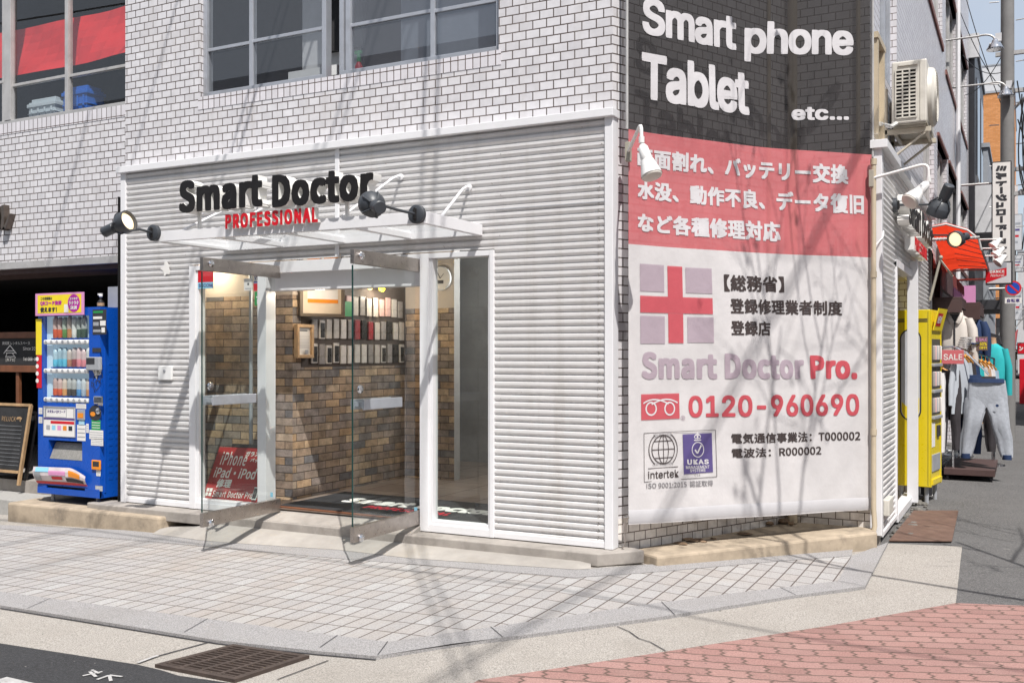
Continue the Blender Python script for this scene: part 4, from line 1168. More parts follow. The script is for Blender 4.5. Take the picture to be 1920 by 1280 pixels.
# hem and side ropes
mb = MB(); nu = 40
rings = []
for i in range(nu + 1):
    a = i / nu; p = bwarp(BW * a, VB0(a) + .055, 0)
    rings.append([p + FB.n * (.007 * math.cos(q / 8 * 6.283)) + ZV * (.05 * math.sin(q / 8 * 6.283)) for q in range(8)])
mb.loft(rings); obj('hem', mb, M['hem'], ban, smooth=True)
mb = MB()
for ua_, ub_ in ((-.04, .0), (BW, BW + .03)): mb.tube([FB.at(ua_, VB0(0 if ua_ < 1 else 1) + .055, 0), FB.at(ub_, VB0(0 if ua_ < 1 else 1) + .055, 0)], .011, 8)
for u_ in (-.03, BW + .015): mb.cyl(FB.at(u_, .10, 0), FB.at(u_, .17, 0), .014, k=8)
mb.tube([FB.at(-.03, .10, 0), FB.at(-.035, .02, .01), FB.at(-.05, -.03, -.02)], .004, 6)
obj('rod', mb, M['steel'], ban, smooth=True)
for u_ in (-.012, BW + .012):
    mb = MB(); mb.tube([FB.at(u_, VK(0), .0), FB.at(u_, 6.2, .0)], .011, 6); obj('edge_cable', mb, M['alud'], ban, smooth=True)

def bl(s, px, mat, bold=.02, sp=1.0, off=.004, name='lettering'):
    """px: left, right, then baseline and top heights measured at the left and right ends"""
    xl, xr, yb, yt = px
    u0, v0 = FB.un(xl, yb[0]); u1, v0b = FB.un(xr, yb[1])
    _, v1 = FB.un(xl, yt[0]); _, v1b = FB.un(xr, yt[1])
    def wp(u, v, n):
        a = (u - u0) / (u1 - u0)
        return bwarp(u, v0 + (v0b - v0) * a + v * ((v1 + (v1b - v1) * a) - (v0 + (v0b - v0) * a)), n)
    o = lettering(s, FB, (u0, u1, 0, 1), mat, ban, off, bold=bold, spacing=sp, warp=wp, name=name, cuts=.04)
    return o
PW, PD, PR, PM = M['p_white'], M['p_dark'], M['p_red'], M['p_mauve']
# large words on black
bl('Smart', (1207, 1401, (62, 87), (-8, 18)), PW, .028, .92)
bl('phone', (1416, 1605, (107, 117), (29, 43)), PW, .028, .92)
bl('Tablet', (1206, 1425, (184, 211), (96, 125)), PW, .028, .92)
bl('etc...', (1500, 1597, (221, 224), (196, 199)), PW, .034, 1)
def bcjk(s, px, mat, bold=.016, sp=1.0, off=.004): return bl(s, px, mat, bold, sp, off)
bcjk('画面割れ、バッテリー交換', (1197, 1595, (311, 345), (274, 308)), PW, .016)
bcjk('水没、動作不良、データ復旧', (1197, 1621, (372, 402), (336, 364)), PW, .016)
bcjk('など各種修理対応', (1197, 1480, (434, 452), (398, 413)), PW, .016)
bcjk('【総務省】', (1368, 1484, (545, 547), (513, 517)), PD, .0105)
bcjk('登録修理業者制度', (1378, 1583, (587, 591), (558, 564)), PD, .0105)
bcjk('登録店', (1378, 1454, (628, 629), (600, 602)), PD, .0105)
bl('Smart Doctor', (1203, 1515, (711, 711), (659, 664)), PM, .034, .95)
bl('Pro.', (1526, 1608, (711, 711), (666, 666)), PR, .034, .95)
bl('0120-960690', (1296, 1611, (783, 779), (742, 738)), PR, .024, 1.0)
bl('®', (1280, 1289, (788, 788), (779, 779)), M['p_mauve'], 0)
bcjk('電気通信事業法：T000002', (1376, 1613, (832, 826), (813, 807)), PD, .009)
bcjk('電波法：R000002', (1376, 1543, (859, 853), (841, 835)), PD, .009)
bcjk('ISO 9001:2015  認証取得', (1211, 1339, (916, 911), (904, 900)), M['p_grey'], .004)
bl('intertek', (1214, 1273, (897, 894), (883, 879)), M['p_dark'], .008, 1.0)
bl('UKAS', (1290, 1332, (871, 870), (861, 861)), PW, .035, 1.12, .007)
bl('MANAGEMENT', (1287, 1333, (879, 878), (873, 872)), PW, .012, 1.0, .007)
bl('SYSTEMS', (1295, 1325, (885, 884), (879.5, 878.5)), PW, .012, 1.0, .007)
bl('014', (1304, 1315, (893, 892), (888, 888)), M['p_grey'], 0, 1.1)
bl('ISO 9001:2015', (1225, 1260, (820, 819), (813, 812)), M['p_grey'], 0, 1.0)
bl('CERTIFICATION', (1223, 1262, (873, 871), (867, 865)), M['p_grey'], 0, 1.0)
class BF:       # a frame that follows the banner cloth
    def at(s, u, v, n=0): return bwarp(u, v, n)
BFR = BF()
def bpx(x, y): return FB.un(x, y)
def bquad(mb, x0, y0, x1, y1, off):
    a = bpx((x0), (y0 + y1) / 2)[0]; b = bpx(x1, (y0 + y1) / 2)[0]; xm = (x0 + x1) / 2
    v1 = bpx(xm, y0)[1]; v0 = bpx(xm, y1)[1]
    k = max(1, int((b - a) / .04)); kk = max(1, int((v1 - v0) / .05))
    for i in range(k):
        for j in range(kk):
            q = lambda s, t: bwarp(a + (b - a) * s / k, v0 + (v1 - v0) * t / kk, off)
            mb.face([q(i, j), q(i + 1, j), q(i + 1, j + 1), q(i, j + 1)])
for q in ((1201, 495, 1251, 546), (1294, 501, 1345, 549), (1201, 592, 1251, 644), (1296, 594, 1346, 642)):
    mb = MB(); bquad(mb, *q, .004); obj('logo_block', mb, PM, ban, fix=False)
mb = MB(); bquad(mb, 1258, 498, 1288, 556.3, .0042); bquad(mb, 1258, 587.3, 1288, 643, .0042); bquad(mb, 1201, 556, 1345, 587, .0042); obj('logo_cross', mb, PR, ban, fix=False)
mb = MB(); bquad(mb, 1202, 738, 1278, 786, .004); obj('freephone_logo', mb, PR, ban, fix=False)
mb = MB()
for cx_ in (1221, 1258):
    c = bpx(cx_, 766); annulus(mb, BFR, c[0], c[1], .040, .052, .006)
    c = bpx(cx_, 765)
a = bpx(1206, 756); b = bpx(1239, 746); c = bpx(1274, 755)
stroke(mb, BFR, [(lambda p: (p.x, p.y))(p) for p in curve_pts((*a, 0), (b[0] - .06, b[1] + .02, 0), (b[0] + .08, b[1] - .045, 0), 10)], .011, .006)
stroke(mb, BFR, [(lambda p: (p.x, p.y))(p) for p in curve_pts((*c, 0), (b[0] + .06, b[1] + .02, 0), (b[0] - .08, b[1] - .045, 0), 10)], .011, .0062)
obj('freephone_rings', mb, PW, ban, fix=False)
mb = MB(); bquad(mb, 1283, 813, 1340, 887, .0045); obj('certificate_block', mb, M['p_navy'], ban, fix=False)
mb = MB()
fx0, fy0 = bpx(1207, 903); fx1, fy1 = bpx(1347, 806)
stroke(mb, BFR, [(fx0, fy0), (fx1, fy0), (fx1, fy1), (fx0, fy1), (fx0, fy0)], .004, .0045)
c = bpx(1244, 842)
annulus(mb, BFR, *c, .102, .109, .0045, 0, 360)
annulus(mb, BFR, *c, .128, .135, .0045, -50, 55); annulus(mb, BFR, *c, .128, .135, .0045, 125, 232)
for q in (-.062, 0, .062):
    hw = math.sqrt(max(0, .104 ** 2 - q * q)); stroke(mb, BFR, [(c[0] - hw, c[1] + q), (c[0] + hw, c[1] + q)], .006, .0047)
for k in (.45,):
    for s in (-1, 1):
        stroke(mb, BFR, [(c[0] + s * .104 * k * math.cos(t_), c[1] + .104 * math.sin(t_)) for t_ in [(-90 + 180 * i / 14) * math.pi / 180 for i in range(15)]], .006, .0049)
stroke(mb, BFR, [(c[0], c[1] - .104), (c[0], c[1] + .104)], .006, .0051)
a = bpx(1214, 878); b = bpx(1272, 876); stroke(mb, BFR, [a, (b[0], a[1])], .005, .0045)
obj('globe_logo', mb, M['p_dark'], ban, fix=False)
mb = MB()
c = bpx(1312, 843)
annulus(mb, BFR, *c, .052, .059, .006)
stroke(mb, BFR, [(c[0] - .028, c[1] + .0), (c[0] - .006, c[1] - .028), (c[0] + .034, c[1] + .032)], .013, .0062)
c2 = bpx(1312, 824)
annulus(mb, BFR, c2[0], c2[1] + .008, .028, .036, .006, 20, 160); stroke(mb, BFR, [(c2[0] - .034, c2[1] - .005), (c2[0] + .034, c2[1] - .005)], .008, .006)
for s in (-1, 1):
    annulus(mb, BFR, c2[0] + s * .016, c2[1] + .02, .010, .016, .0064); 
stroke(mb, BFR, [(c2[0], c2[1]), (c2[0], c2[1] + .058)], .006, .0066); stroke(mb, BFR, [(c2[0] - .009, c2[1] + .048), (c2[0] + .009, c2[1] + .048)], .005, .0068)
obj('crown_tick_logo', mb, PW, ban, fix=False)

# ================================================================== shop interior
room = thing('shop_room', 'shop interior seen through the doors, brown stone walls and bare concrete at the back', 'room', (-2.2, 1.5, 0))
mb = MB(); mb.face([Vector(p) for p in ((-4.95, .02, .05), (-.1, .02, .05), (-.1, 6.5, .05), (-4.95, 6.5, .05))]); obj('floor', mb, M['floor'], room, fix=False)
mb = MB()
I1 = Fr((-5, .48, 0), (1, 0, 0)); wall(mb, I1, 0, 1.65, 0, 1.94)
I2 = Fr((-3.35, .48, 0), (0, 1, 0)); wall(mb, I2, 0, 1.87, 0, 1.27)
I3 = Fr((-3.35, 2.35, 0), (1, 0, 0)); wall(mb, I3, 0, .62, 0, 1.88)
mb.face([Vector(p) for p in ((-3.35, .48, 1.27), (-3.35, .60, 1.27), (-3.35, .60, 1.94), (-3.35, .48, 1.94))])
obj('stone_wall', mb, M['stone'], room, fix=False)
mb = MB()
wall(mb, I1, 0, 1.65, 1.94, 2.75); wall(mb, I3, 0, .62, 1.88, 2.75)
mb.face([Vector(p) for p in ((-3.35, .48, 1.94), (-3.35, .60, 1.94), (-3.35, .60, 2.75), (-3.35, .48, 2.75))])
obj('plaster_wall', mb, M['cream'], room, fix=False)
mb = MB()
C1 = Fr((-4.6, 4.0, 0), (1, 0, 0)); wall(mb, C1, 0, 4.48, 0, 2.75)
mb.face([Vector(p) for p in ((-2.73, 2.35, 0), (-2.73, 2.47, 0), (-2.73, 2.47, 2.75), (-2.73, 2.35, 2.75))])
mb.face([Vector(p) for p in ((-.12, .0, 0), (-.12, 4.0, 0), (-.12, 4.0, 2.75), (-.12, .0, 2.75))])
obj('concrete_wall', mb, M['conc_wall'], room, fix=False)
mb = MB(); mb.face([Vector(p) for p in ((-5, .11, 2.75), (-.1, .11, 2.75), (-.1, 6.5, 2.75), (-5, 6.5, 2.75))]); obj('ceiling', mb, plain('dark_ceiling', (.14, .13, .125), .9), room, fix=False)
# dark panel that carries the phone cases
RK = Fr((-3.345, .48, 0), (0, 1, 0))
mb = MB(); mb.fbox(RK, .12, 1.87, 1.27, 2.75, -.06, .0); obj('display_panel', mb, plain('dark_panel', (.075, .055, .045), .7), room)
mb = MB()
for i in range(5): mb.fbox(C1, .1 + .9 * i,   .104 + .9 * i, 0.02, 2.7, .0, .002)
for z in (.9, 1.8): mb.fbox(C1, 0, 4.4, z, z + .004, 0, .002)
obj('formwork_joint', mb, M['gplast'], room)
# phone cases in rows
CASEM = [('case_clear', (.5, .46, .42)), ('case_black', (.02, .02, .02)), ('case_white', (.62, .58, .54)), ('case_red', (.28, .03, .04)), ('case_grey', (.27, .25, .24)), ('case_pink', (.56, .36, .33))]
for k, c in CASEM: M[k] = plain(k, c, .3, var=.08)
def case(name_c, u0, v0, wd, ht, back, lab):
    u0 = u0 * .955; v0 = v0 - .06
    t = thing('phone_case', lab, 'phone case', tuple(RK.at(u0, v0, .02)), 'packs of phone cases hanging on the shop wall')
    mb = MB(); mb.fbox(RK, u0 - wd / 2, u0 + wd / 2, v0, v0 + ht, .008, .026); obj('pack', mb, M['case_white'] if back else M[name_c], t, bevel=.004)
    mb = MB()
    if back:
        mb.fbox(RK, u0 - wd * .36, u0 + wd * .36, v0 + .012, v0 + ht * .86, .026, .031)
        obj('case', mb, M[name_c], t, bevel=.003)
    mb = MB(); mb.cyl(RK.at(u0, v0 + ht - .008, .0), RK.at(u0, v0 + ht - .008, .055), .0025, k=6); obj('hook', mb, M['chrome'], t)
rr = random.Random(11)
rows = [(1.84, [.62, .74, .86, .98, 1.10, 1.22, 1.34, 1.46, 1.58, 1.70, 1.82]), (1.60, [.3, .42, .53, .65, .77, .89, 1.01, 1.13, 1.25, 1.37, 1.49, 1.61, 1.73, 1.85]), (1.36, [.3, .42, .53, .65, .77, .89, 1.01, 1.13, 1.25, 1.37, 1.49, 1.61, 1.73, 1.85])]
rown = ['top', 'middle', 'bottom']
colw = {'case_clear': 'clear', 'case_black': 'black', 'case_white': 'white', 'case_red': 'dark red', 'case_grey': 'grey', 'case_pink': 'pale pink'}
seq = {0: ['case_clear', 'case_pink', 'case_pink', 'case_clear', 'case_grey', 'case_clear'], 1: ['case_grey', 'case_black', 'case_clear', 'case_clear', 'case_white', 'case_grey', 'case_red', 'case_black', 'case_red', 'case_clear'], 2: ['case_black', 'case_grey', 'case_black', 'case_black', 'case_white', 'case_white', 'case_white', 'case_white', 'case_grey', 'case_clear']}
for ri, (v, us) in enumerate(rows):
    for ci, uu in enumerate(us):
        nm = seq[ri][ci % len(seq[ri])]
        bk = nm == 'case_black' and rr.random() < .8
        nth = 'number %d' % (ci + 1)
        ordw = ['first', 'second', 'third', 'fourth', 'fifth', 'sixth', 'seventh', 'eighth', 'ninth', 'tenth', 'eleventh', 'twelfth', 'thirteenth', 'fourteenth'][ci]
        case(nm, uu, v + rr.uniform(-.006, .006), .084, .19 + rr.uniform(-.012, .008), bk, '%s phone case pack, %s from the street in the %s row' % (colw[nm], ordw, rown[ri]))
# framed certificates
def framed(px, fr, frame, inner, lab, bits, name='picture_frame', tilt=0):
    u0, u1, v0, v1 = px
    t = thing(name, lab, 'picture frame', tuple(fr.at((u0 + u1) / 2, v0, .0)))
    mb = MB(); b = .03
    for a in ((u0, u1, v0, v0 + b), (u0, u1, v1 - b, v1), (u0, u0 + b, v0 + b, v1 - b), (u1 - b, u1, v0 + b, v1 - b)): mb.fbox(fr, *a, .0, .045)
    obj('frame', mb, frame, t, bevel=.003)
    decal(fr, (u0 + b, u1 - b, v0 + b, v1 - b), inner, t, .02, 'mount')
    for i, (a, c, d, e, m) in enumerate(bits): decal(fr, (u0 + (u1 - u0) * a, u0 + (u1 - u0) * c, v0 + (v1 - v0) * d, v0 + (v1 - v0) * e), m, t, .022 + .001 * i, 'print')
    return t
PF = Fr((-3.30, .62, 0), (math.sin(R(25)), math.cos(R(25)), 0))
ra = lambda *q: PF.rect(*q)
fr_ = ra(559, 500, 643, 594)
t = framed((fr_[0], fr_[1], fr_[2], fr_[2] + .72), PF, plain('bronze_frame', (.15, .12, .09), .4, metal=.3), M['paperc'], 'large bronze framed certificate with orange print on the shop wall', [(.18, .86, .18, .86, M['paper']), (.18, .5, .62, .86, M['orange']), (.54, .86, .62, .86, M['orange']), (.18, .86, .18, .23, M['orange']), (.42, .47, .42, .47, M['ink']), (.72, .77, .42, .47, M['ink'])])
f2 = RK.rect(551, 608, 582, 671, .03)
framed((f2[0], f2[1], f2[2], f2[3]), Fr(RK.at(0, 0, .03), RK.u), M['wood'], M['paper'], 'narrow white printed notice in a pale frame beside the phone cases', [(.2, .7, .8, .83, M['ink'])] + [(.15, .8, .3 + .045 * i, .307 + .045 * i, M['gplast']) for i in range(9)] + [(.5, .7, .12, .24, M['gplast'])], 'notice_frame')
g_ = RK.rect(644, 565, 661, 593, .06)
tag(decal(RK, g_, M['green'], None, .06, 'price_card', .004), 'bright green card clipped to the phone case rack', 'card')
for i, (px, ch) in enumerate((((685, 524, 700, 544), 'ケ'), ((709, 529, 722, 547), 'ス'))):
    q = RK.rect(*px, .08)
    mb = MB(); f = Fr(RK.at(0, 0, .08), RK.u); mb.prism(f, [((q[0] + q[1]) / 2 + (q[1] - q[0]) / 2 * math.cos(k / 20 * 6.283), (q[2] + q[3]) / 2 + (q[3] - q[2]) / 2 * math.sin(k / 20 * 6.283)) for k in range(20)], 0, .004)
    o = tag(obj('round_sign', mb, M['yprint']), 'round yellow hanging sign above the phone cases, the %s of two' % ('one nearer the street' if i == 0 else 'one deeper in the shop'), 'sign')
    lettering(ch, f, (q[0] + .05, q[1] - .05, q[2] + .03, q[3] - .03), M['ink'], o, .006, bold=.02)
# clock on the pillar
ck = on_y(826, 522, 2.33); FC = Fr((ck.x, 2.345, ck.z), (1, 0, 0))
t = thing('wall_clock', 'round white wall clock above the stone pillar, seen through the right window', 'clock', (ck.x, 2.34, ck.z))
mb = MB(); mb.lathe(FC.at(0, 0, 0), FC.n, [(0, .13), (.03, .13), (.035, .12), (.02, .115)], 32, cap=False); obj('rim', mb, M['wplast'], t, smooth=True)
mb = MB(); disc(mb, FC, 0, 0, .118, .02); obj('face', mb, M['paper'], t, fix=False)
mb = MB(); stroke(mb, FC, [(0, 0), (-.03, .06)], .008, .024); stroke(mb, FC, [(0, 0), (.045, .05)], .006, .025); obj('hands', mb, M['ink'], t, fix=False)
mb = MB(); mb.fbox(FC, -.04, .04, -.055, -.02, .021, .024); obj('dial_window', mb, M['ink'], t)
# pendant lamps
def pendant(p, lab, s=1.0):
    t = thing('pendant_lamp', lab, 'pendant lamp', tuple(p), 'white pendant lamps in the shop')
    mb = MB(); mb.cyl(p + Vector((0, 0, .1)), (p.x, p.y, 2.745), .005, k=6); obj('cord', mb, M['black'], t)
    mb = MB(); mb.lathe(p, (0, 0, -1), [(-.13, .03), (-.11, .055), (0, .10 * s), (.0, .094 * s), (-.1, .05)], 24, cap=False); obj('lamp_shade', mb, M['wplast'], t, smooth=40)
    mb = MB(); mb.ball(p + Vector((0, 0, -.0)), .05 * s, 12, .5); obj('bulb', mb, M['bulb'], t, smooth=True)
    l = bpy.data.lights.new('pendant_glow', 'POINT'); l.energy = 6.5; l.color = (1, .86, .70); l.shadow_soft_size = .06
    lo_ = bpy.data.objects.new('pendant_glow', l); COL.objects.link(lo_); lo_.location = Vector((0, 0, -.08)); lo_.parent = t
pendant(at_d(601, 527, 8.9), 'white pendant lamp hanging in front of the framed certificate')
pendant(at_d(724, 533, 10.2), 'white pendant lamp glowing behind the right glass door')
pendant(Vector((-4.25, .30, 2.28)), 'white pendant lamp hanging above the left display window')
pendant(Vector((-1.4, 2.0, 2.35)), 'white pendant lamp deep in the shop on the right')
t = thing('tube_light', 'thin white tube light under the shop ceiling', 'tube light', (-1.7, 2.6, 2.55))
mb = MB(); mb.box(-2.6, -.6, 2.57, 2.63, 2.58, 2.63); obj('fitting', mb, M['wplast'], t)
mb = MB(); mb.cyl((-2.55, 2.6, 2.56), (-.65, 2.6, 2.56), .016); obj('tube', mb, M['tubel'], t)
l = bpy.data.lights.new('tube_glow', 'POINT'); l.energy = 60; l.shadow_soft_size = .2; lo_ = bpy.data.objects.new('tube_glow', l); COL.objects.link(lo_); lo_.parent = t; lo_.location = (0, 0, -.2)
# floor mat with the shop name
FM = Fr((-3.20, .12, .052), (1, -.03, 0), (0, 1, 0))
mt = thing('door_mat', 'black entrance mat printed with the shop name in white and red', 'mat', (-2.6, .9, 0))
mb = MB(); mb.fbox(FM, 0, 2.05, 0, .95, 0, .012); obj('pile', mb, M['rubber'], mt, bevel=.004)
mb = MB(); mb.fbox(FM, -.03, 2.08, -.05, -.005, 0, .008); obj('edge_strip', mb, M['brownw'], mt)
lettering('Smart Doctor', FM, (.35, 1.95, .40, .66), M['matwhite'], mt, .014, bold=.05, spacing=.95)
lettering('PROFESSIONAL', FM, (.75, 1.62, .22, .35), M['matred'], mt, .014, bold=.03)
# red board sign in the left window
o_ = on_y(450, 943, .17)
RF = Fr((o_.x - .40, .10, .055), (1, .12, 0), (0.12, .34, 1)); RF.v = (RF.v - RF.u * RF.v.dot(RF.u)).normalized(); RF.v = (RF.v + RF.u * .13).normalized(); RF.n = RF.u.cross(RF.v).normalized()
rb = thing('red_board_sign', 'red hand lettered board sign leaning in the left window, about phone repair', 'board sign', tuple(RF.at(.3, 0, 0)))
mb = MB(); mb.prism(RF, [(0, 0), (.60, 0), (.60, .50), (.02, .50)], -.02, 0); obj('board', mb, M['redboard'], rb)
mb = MB(); mb.fbox(RF, .14, .56, .50, .54, -.05, -.01); obj('frame', mb, M['black'], rb, bevel=.006)
mb = MB(); mb.fbox(RF, .0, .03, .0, .40, -.10, -.03); obj('stand', mb, M['black'], rb)
for s, bx in (('iPhone', (.08, .36, .33, .46)), ('iPad・iPod', (.05, .50, .21, .31)), ('修理', (.11, .27, .12, .20)), ('ガラス割', (.33, .53, .42, .47)), ('バッテ', (.40, .53, .37, .405)), ('Smart Doctor Pro.', (.10, .55, .03, .09))):
    lettering(s, RF, bx, M['chalkw'], rb, .002, bold=.008 if 'i' == s[0] else .014, shear=.06)
mb = MB()
for (a, b) in ((.025, .035), (.06, .035), (.025, .075), (.06, .075)): mb.face([RF.at(a, b, .002), RF.at(a + .028, b, .002), RF.at(a + .028, b + .033, .002), RF.at(a, b + .033, .002)])
obj('logo', mb, M['chalkw'], rb, fix=False)
mb = MB(); mb.fbox(RF, .54, .59, .02, .14, .004, .016); o = tag(obj('phone', mb, M['wplast'], bevel=.004), 'white phone propped against the red board sign', 'phone')
decal(RF, (.545, .585, .033, .128), M['ink'], o, .0165, 'screen')
mb = MB(); q = on_y(455, 600, .25); mb.tube([(q.x, .36, .06), (q.x, .36, 2.12)], .018, 8); tag(obj('sign_pole', mb, M['alu'], smooth=True), 'slim grey pole standing behind the left window', 'pole')

# ================================================================== blue vending machine
VX0, VX1, VY0, VY1, VZ0, VZ1 = -6.07, -5.19, -.114, .58, .015, 1.842
V = Fr((0, VY0, 0), (1, 0, 0))
vm = thing('drinks_machine', 'bright blue drinks vending machine on the beige plinth left of the shop', 'vending machine', ((VX0 + VX1) / 2, .2, VZ0))
def vr(*q, n=0): return V.rect(*q, n)
win = vr(80, 592, 167, 755)
mb = MB(); wall(mb, V, VX0, VX1, .10, VZ1, [win, vr(91, 826, 154, 862)], depth=.085)
mb.face([Vector(p) for p in ((VX1, VY0, VZ0), (VX1, VY1, VZ0), (VX1, VY1, VZ1), (VX1, VY0, VZ1))]); mb.face([Vector(p) for p in ((VX0, VY0, VZ0), (VX0, VY0, VZ1), (VX0, VY1, VZ1), (VX0, VY1, VZ0))])
mb.face([Vector(p) for p in ((VX0, VY0, VZ1), (VX1, VY0, VZ1), (VX1, VY1, VZ1), (VX0, VY1, VZ1))]); mb.face([Vector(p) for p in ((VX0, VY1, VZ0), (VX0, VY1, VZ1), (VX1, VY1, VZ1), (VX1, VY1, VZ0))])
mb.face([Vector(p) for p in ((VX0, VY0, VZ0), (VX0, VY1, VZ0), (VX1, VY1, VZ0), (VX1, VY0, VZ0))])
obj('cabinet', mb, M['blue'], vm, fix=False)
mb = MB()
mb.fbox(V, VX0 + .0, VX1 - .0, VZ0 + .002, .075, -.02, .008); mb.fbox(V, VX0 + .0, VX0 + .13, .075, .10, -.02, .006); mb.fbox(V, VX1 - .2, VX1, .075, .10, -.02, .006)
mb.box(VX1 - .006, VX1 + .006, VY0 + .05, VY0 + .07, VZ0 + .05, VZ1); mb.box(VX1, VX1 + .004, VY0 + .25, VY0 + .27, VZ0 + .05, VZ1 - .01)
for i in range(18): mb.box(VX1, VX1 + .0022, VY0 + .10, VY0 + .15, .18 + .065 * i, .21 + .065 * i)
for i in range(18): mb.box(VX1, VX1 + .0022, VY0 + .18, VY0 + .22, .18 + .065 * i, .21 + .065 * i)
obj('door_edge', mb, M['blued'], vm, bevel=.002)
mb = MB(); mb.fbox(V, VX0 + .13, VX1 - .2, .078, .098, -.06, -.015); obj('kick_slot', mb, M['void'], vm)
mb = MB()
for x in (VX0 + .12, VX1 - .12):
    for y in (VY0 + .08, VY1 - .1): mb.cyl((x, y, -.072), (x, y, VZ0), .018, k=10)
obj('foot', mb, M['gplast'], vm)
# window with sample cans
mb = MB(); u0, u1, v0, v1 = win
mb.fbox(V, u0, u1, v0, v1, -.087, -.083); mb.fbox(V, u0, u0 + .09, v0, v1, -.082, -.05); obj('display_back', mb, emit('display_back_glow', (.50, .62, .72), .25), vm)  # back panel given a faint glow to brighten the sample drinks
g = MB(); g.face([V.at(u0, v0, -.003), V.at(u1, v0, -.003), V.at(u1, v1, -.003), V.at(u0, v1, -.003)]); obj('display_glass', g, M['glass'], vm, fix=False)
hh = (v1 - v0) / 3
cans = [[('c1', (.50, .08, .03)), ('c1', (.50, .08, .03)), ('c2', (.10, .22, .06)), ('c3', (.45, .2, .08)), ('c4', (.62, .58, .56)), ('c5', (.04, .07, .05)), ('c5', (.04, .07, .05)), ('c5', (.04, .07, .05))],
        [('c6', (.10, .42, .66)), ('c6', (.10, .42, .66)), ('c6', (.10, .42, .66)), ('c7', (.35, .16, .11)), ('c8', (.22, .04, .05)), ('c9', (.58, .2, .24)), ('c9', (.58, .2, .24)), ('c4', (.6, .5, .48))],
        [('c1', (.45, .05, .04)), ('c1', (.45, .05, .04)), ('ca', (.55, .26, .10)), ('cb', (.05, .04, .04)), ('cb', (.05, .04, .04)), ('cc', (.06, .2, .42)), ('cd', (.3, .36, .46)), ('c3', (.45, .2, .08))]]
cm = {}
for k in range(3):
    zb = v1 - hh * (k + 1)
    st = MB(); st.fbox(V, u0 + .012, u1 - .012, zb + .005, zb + .05, -.03, .006)
    so_ = obj('button_strip', st, M['wplast'], vm, bevel=.015, bsegs=3)
    b = MB()
    for i in range(8):
        x = u0 + .055 + (u1 - u0 - .10) * i / 7; b.cyl(V.at(x, zb + .028, .003), V.at(x, zb + .028, .010), .0165, k=16)
    obj('buttons', b, M['gplast'], so_)
    st = MB(); st.fbox(V, u0 + .1, u1 - .01, zb + .052, zb + .066, -.08, -.02); obj('price_strip', st, M['blue'], vm)
    for i in range(8):
        if k == 0 and i == 7: continue
        x = u0 + .15 + (u1 - u0 - .19) * i / 7; nm, c = cans[k][i]
        if nm not in cm: cm[nm] = (plain('can_' + nm, tuple(min(.8, q * 1.3 + .03) for q in c), .25, var=.15, scale=30), plain('canband_' + nm, tuple(min(.8, q * .4 + .38) for q in c), .3))
        r = .029; h = (.205, .19, .165)[k] if i % 3 else (.215, .175, .17)[k]
        m_ = MB(); zz = zb + .068; m_.lathe(V.at(x, zz, -.036), (0, 0, 1), [(0, r * .85), (.008, r), (h * .36, r), (h * .36, r * 1.015), (h * .4, r * 1.015)], 14)
        co = obj('sample_drink', m_, cm[nm][0], vm, smooth=40)
        m_ = MB(); m_.lathe(V.at(x, zz + h * .4, -.036), (0, 0, 1), [(0, r * 1.01), (h * .3, r * 1.01), (h * .3, r), (h * .45, r), (h * .5, r * .8), (h * .6, r * .45 if k < 2 else r * .8)], 14); obj('label', m_, cm[nm][1], co, smooth=40)
# placard on top
r = vr(67, 549, 157, 591, n=.03)
pl_ = MB(); pl_.fbox(V, *r, .022, .034); po = obj('placard', pl_, M['pinkp'], vm)
PV = Fr(V.at(0, 0, .034), V.u)
w_, h_ = r[1] - r[0], r[3] - r[2]
def pv(a, b, c, d): return (r[0] + w_ * a, r[0] + w_ * b, r[2] + h_ * c, r[2] + h_ * d)
decal(PV, pv(.05, .96, .1, .92), M['yprint'], po, .0015, 'panel')
lettering('この自販機は', PV, pv(.12, .36, .70, .84), M['ink'], po, .003, bold=.012)
lettering('QRコード決済', PV, pv(.11, .56, .44, .66), M['magp'], po, .003, bold=.025)
lettering('使えます！', PV, pv(.11, .46, .15, .38), M['ink'], po, .003, bold=.025)
mb = MB(); disc(mb, PV, r[0] + w_ * .81, r[2] + h_ * .52, w_ * .125, .003); obj('circle', mb, M['magp'], po, fix=False)
for s, q in (('スマホで', (.73, .89, .66, .78)), ('ラクラク', (.71, .91, .45, .62)), ('決済', (.74, .88, .24, .41))): lettering(s, PV, pv(*q), M['paper'], po, .0045, bold=.02)
decal(PV, pv(.61, .70, .12, .48), M['paper'], po, .003, 'phone_print')
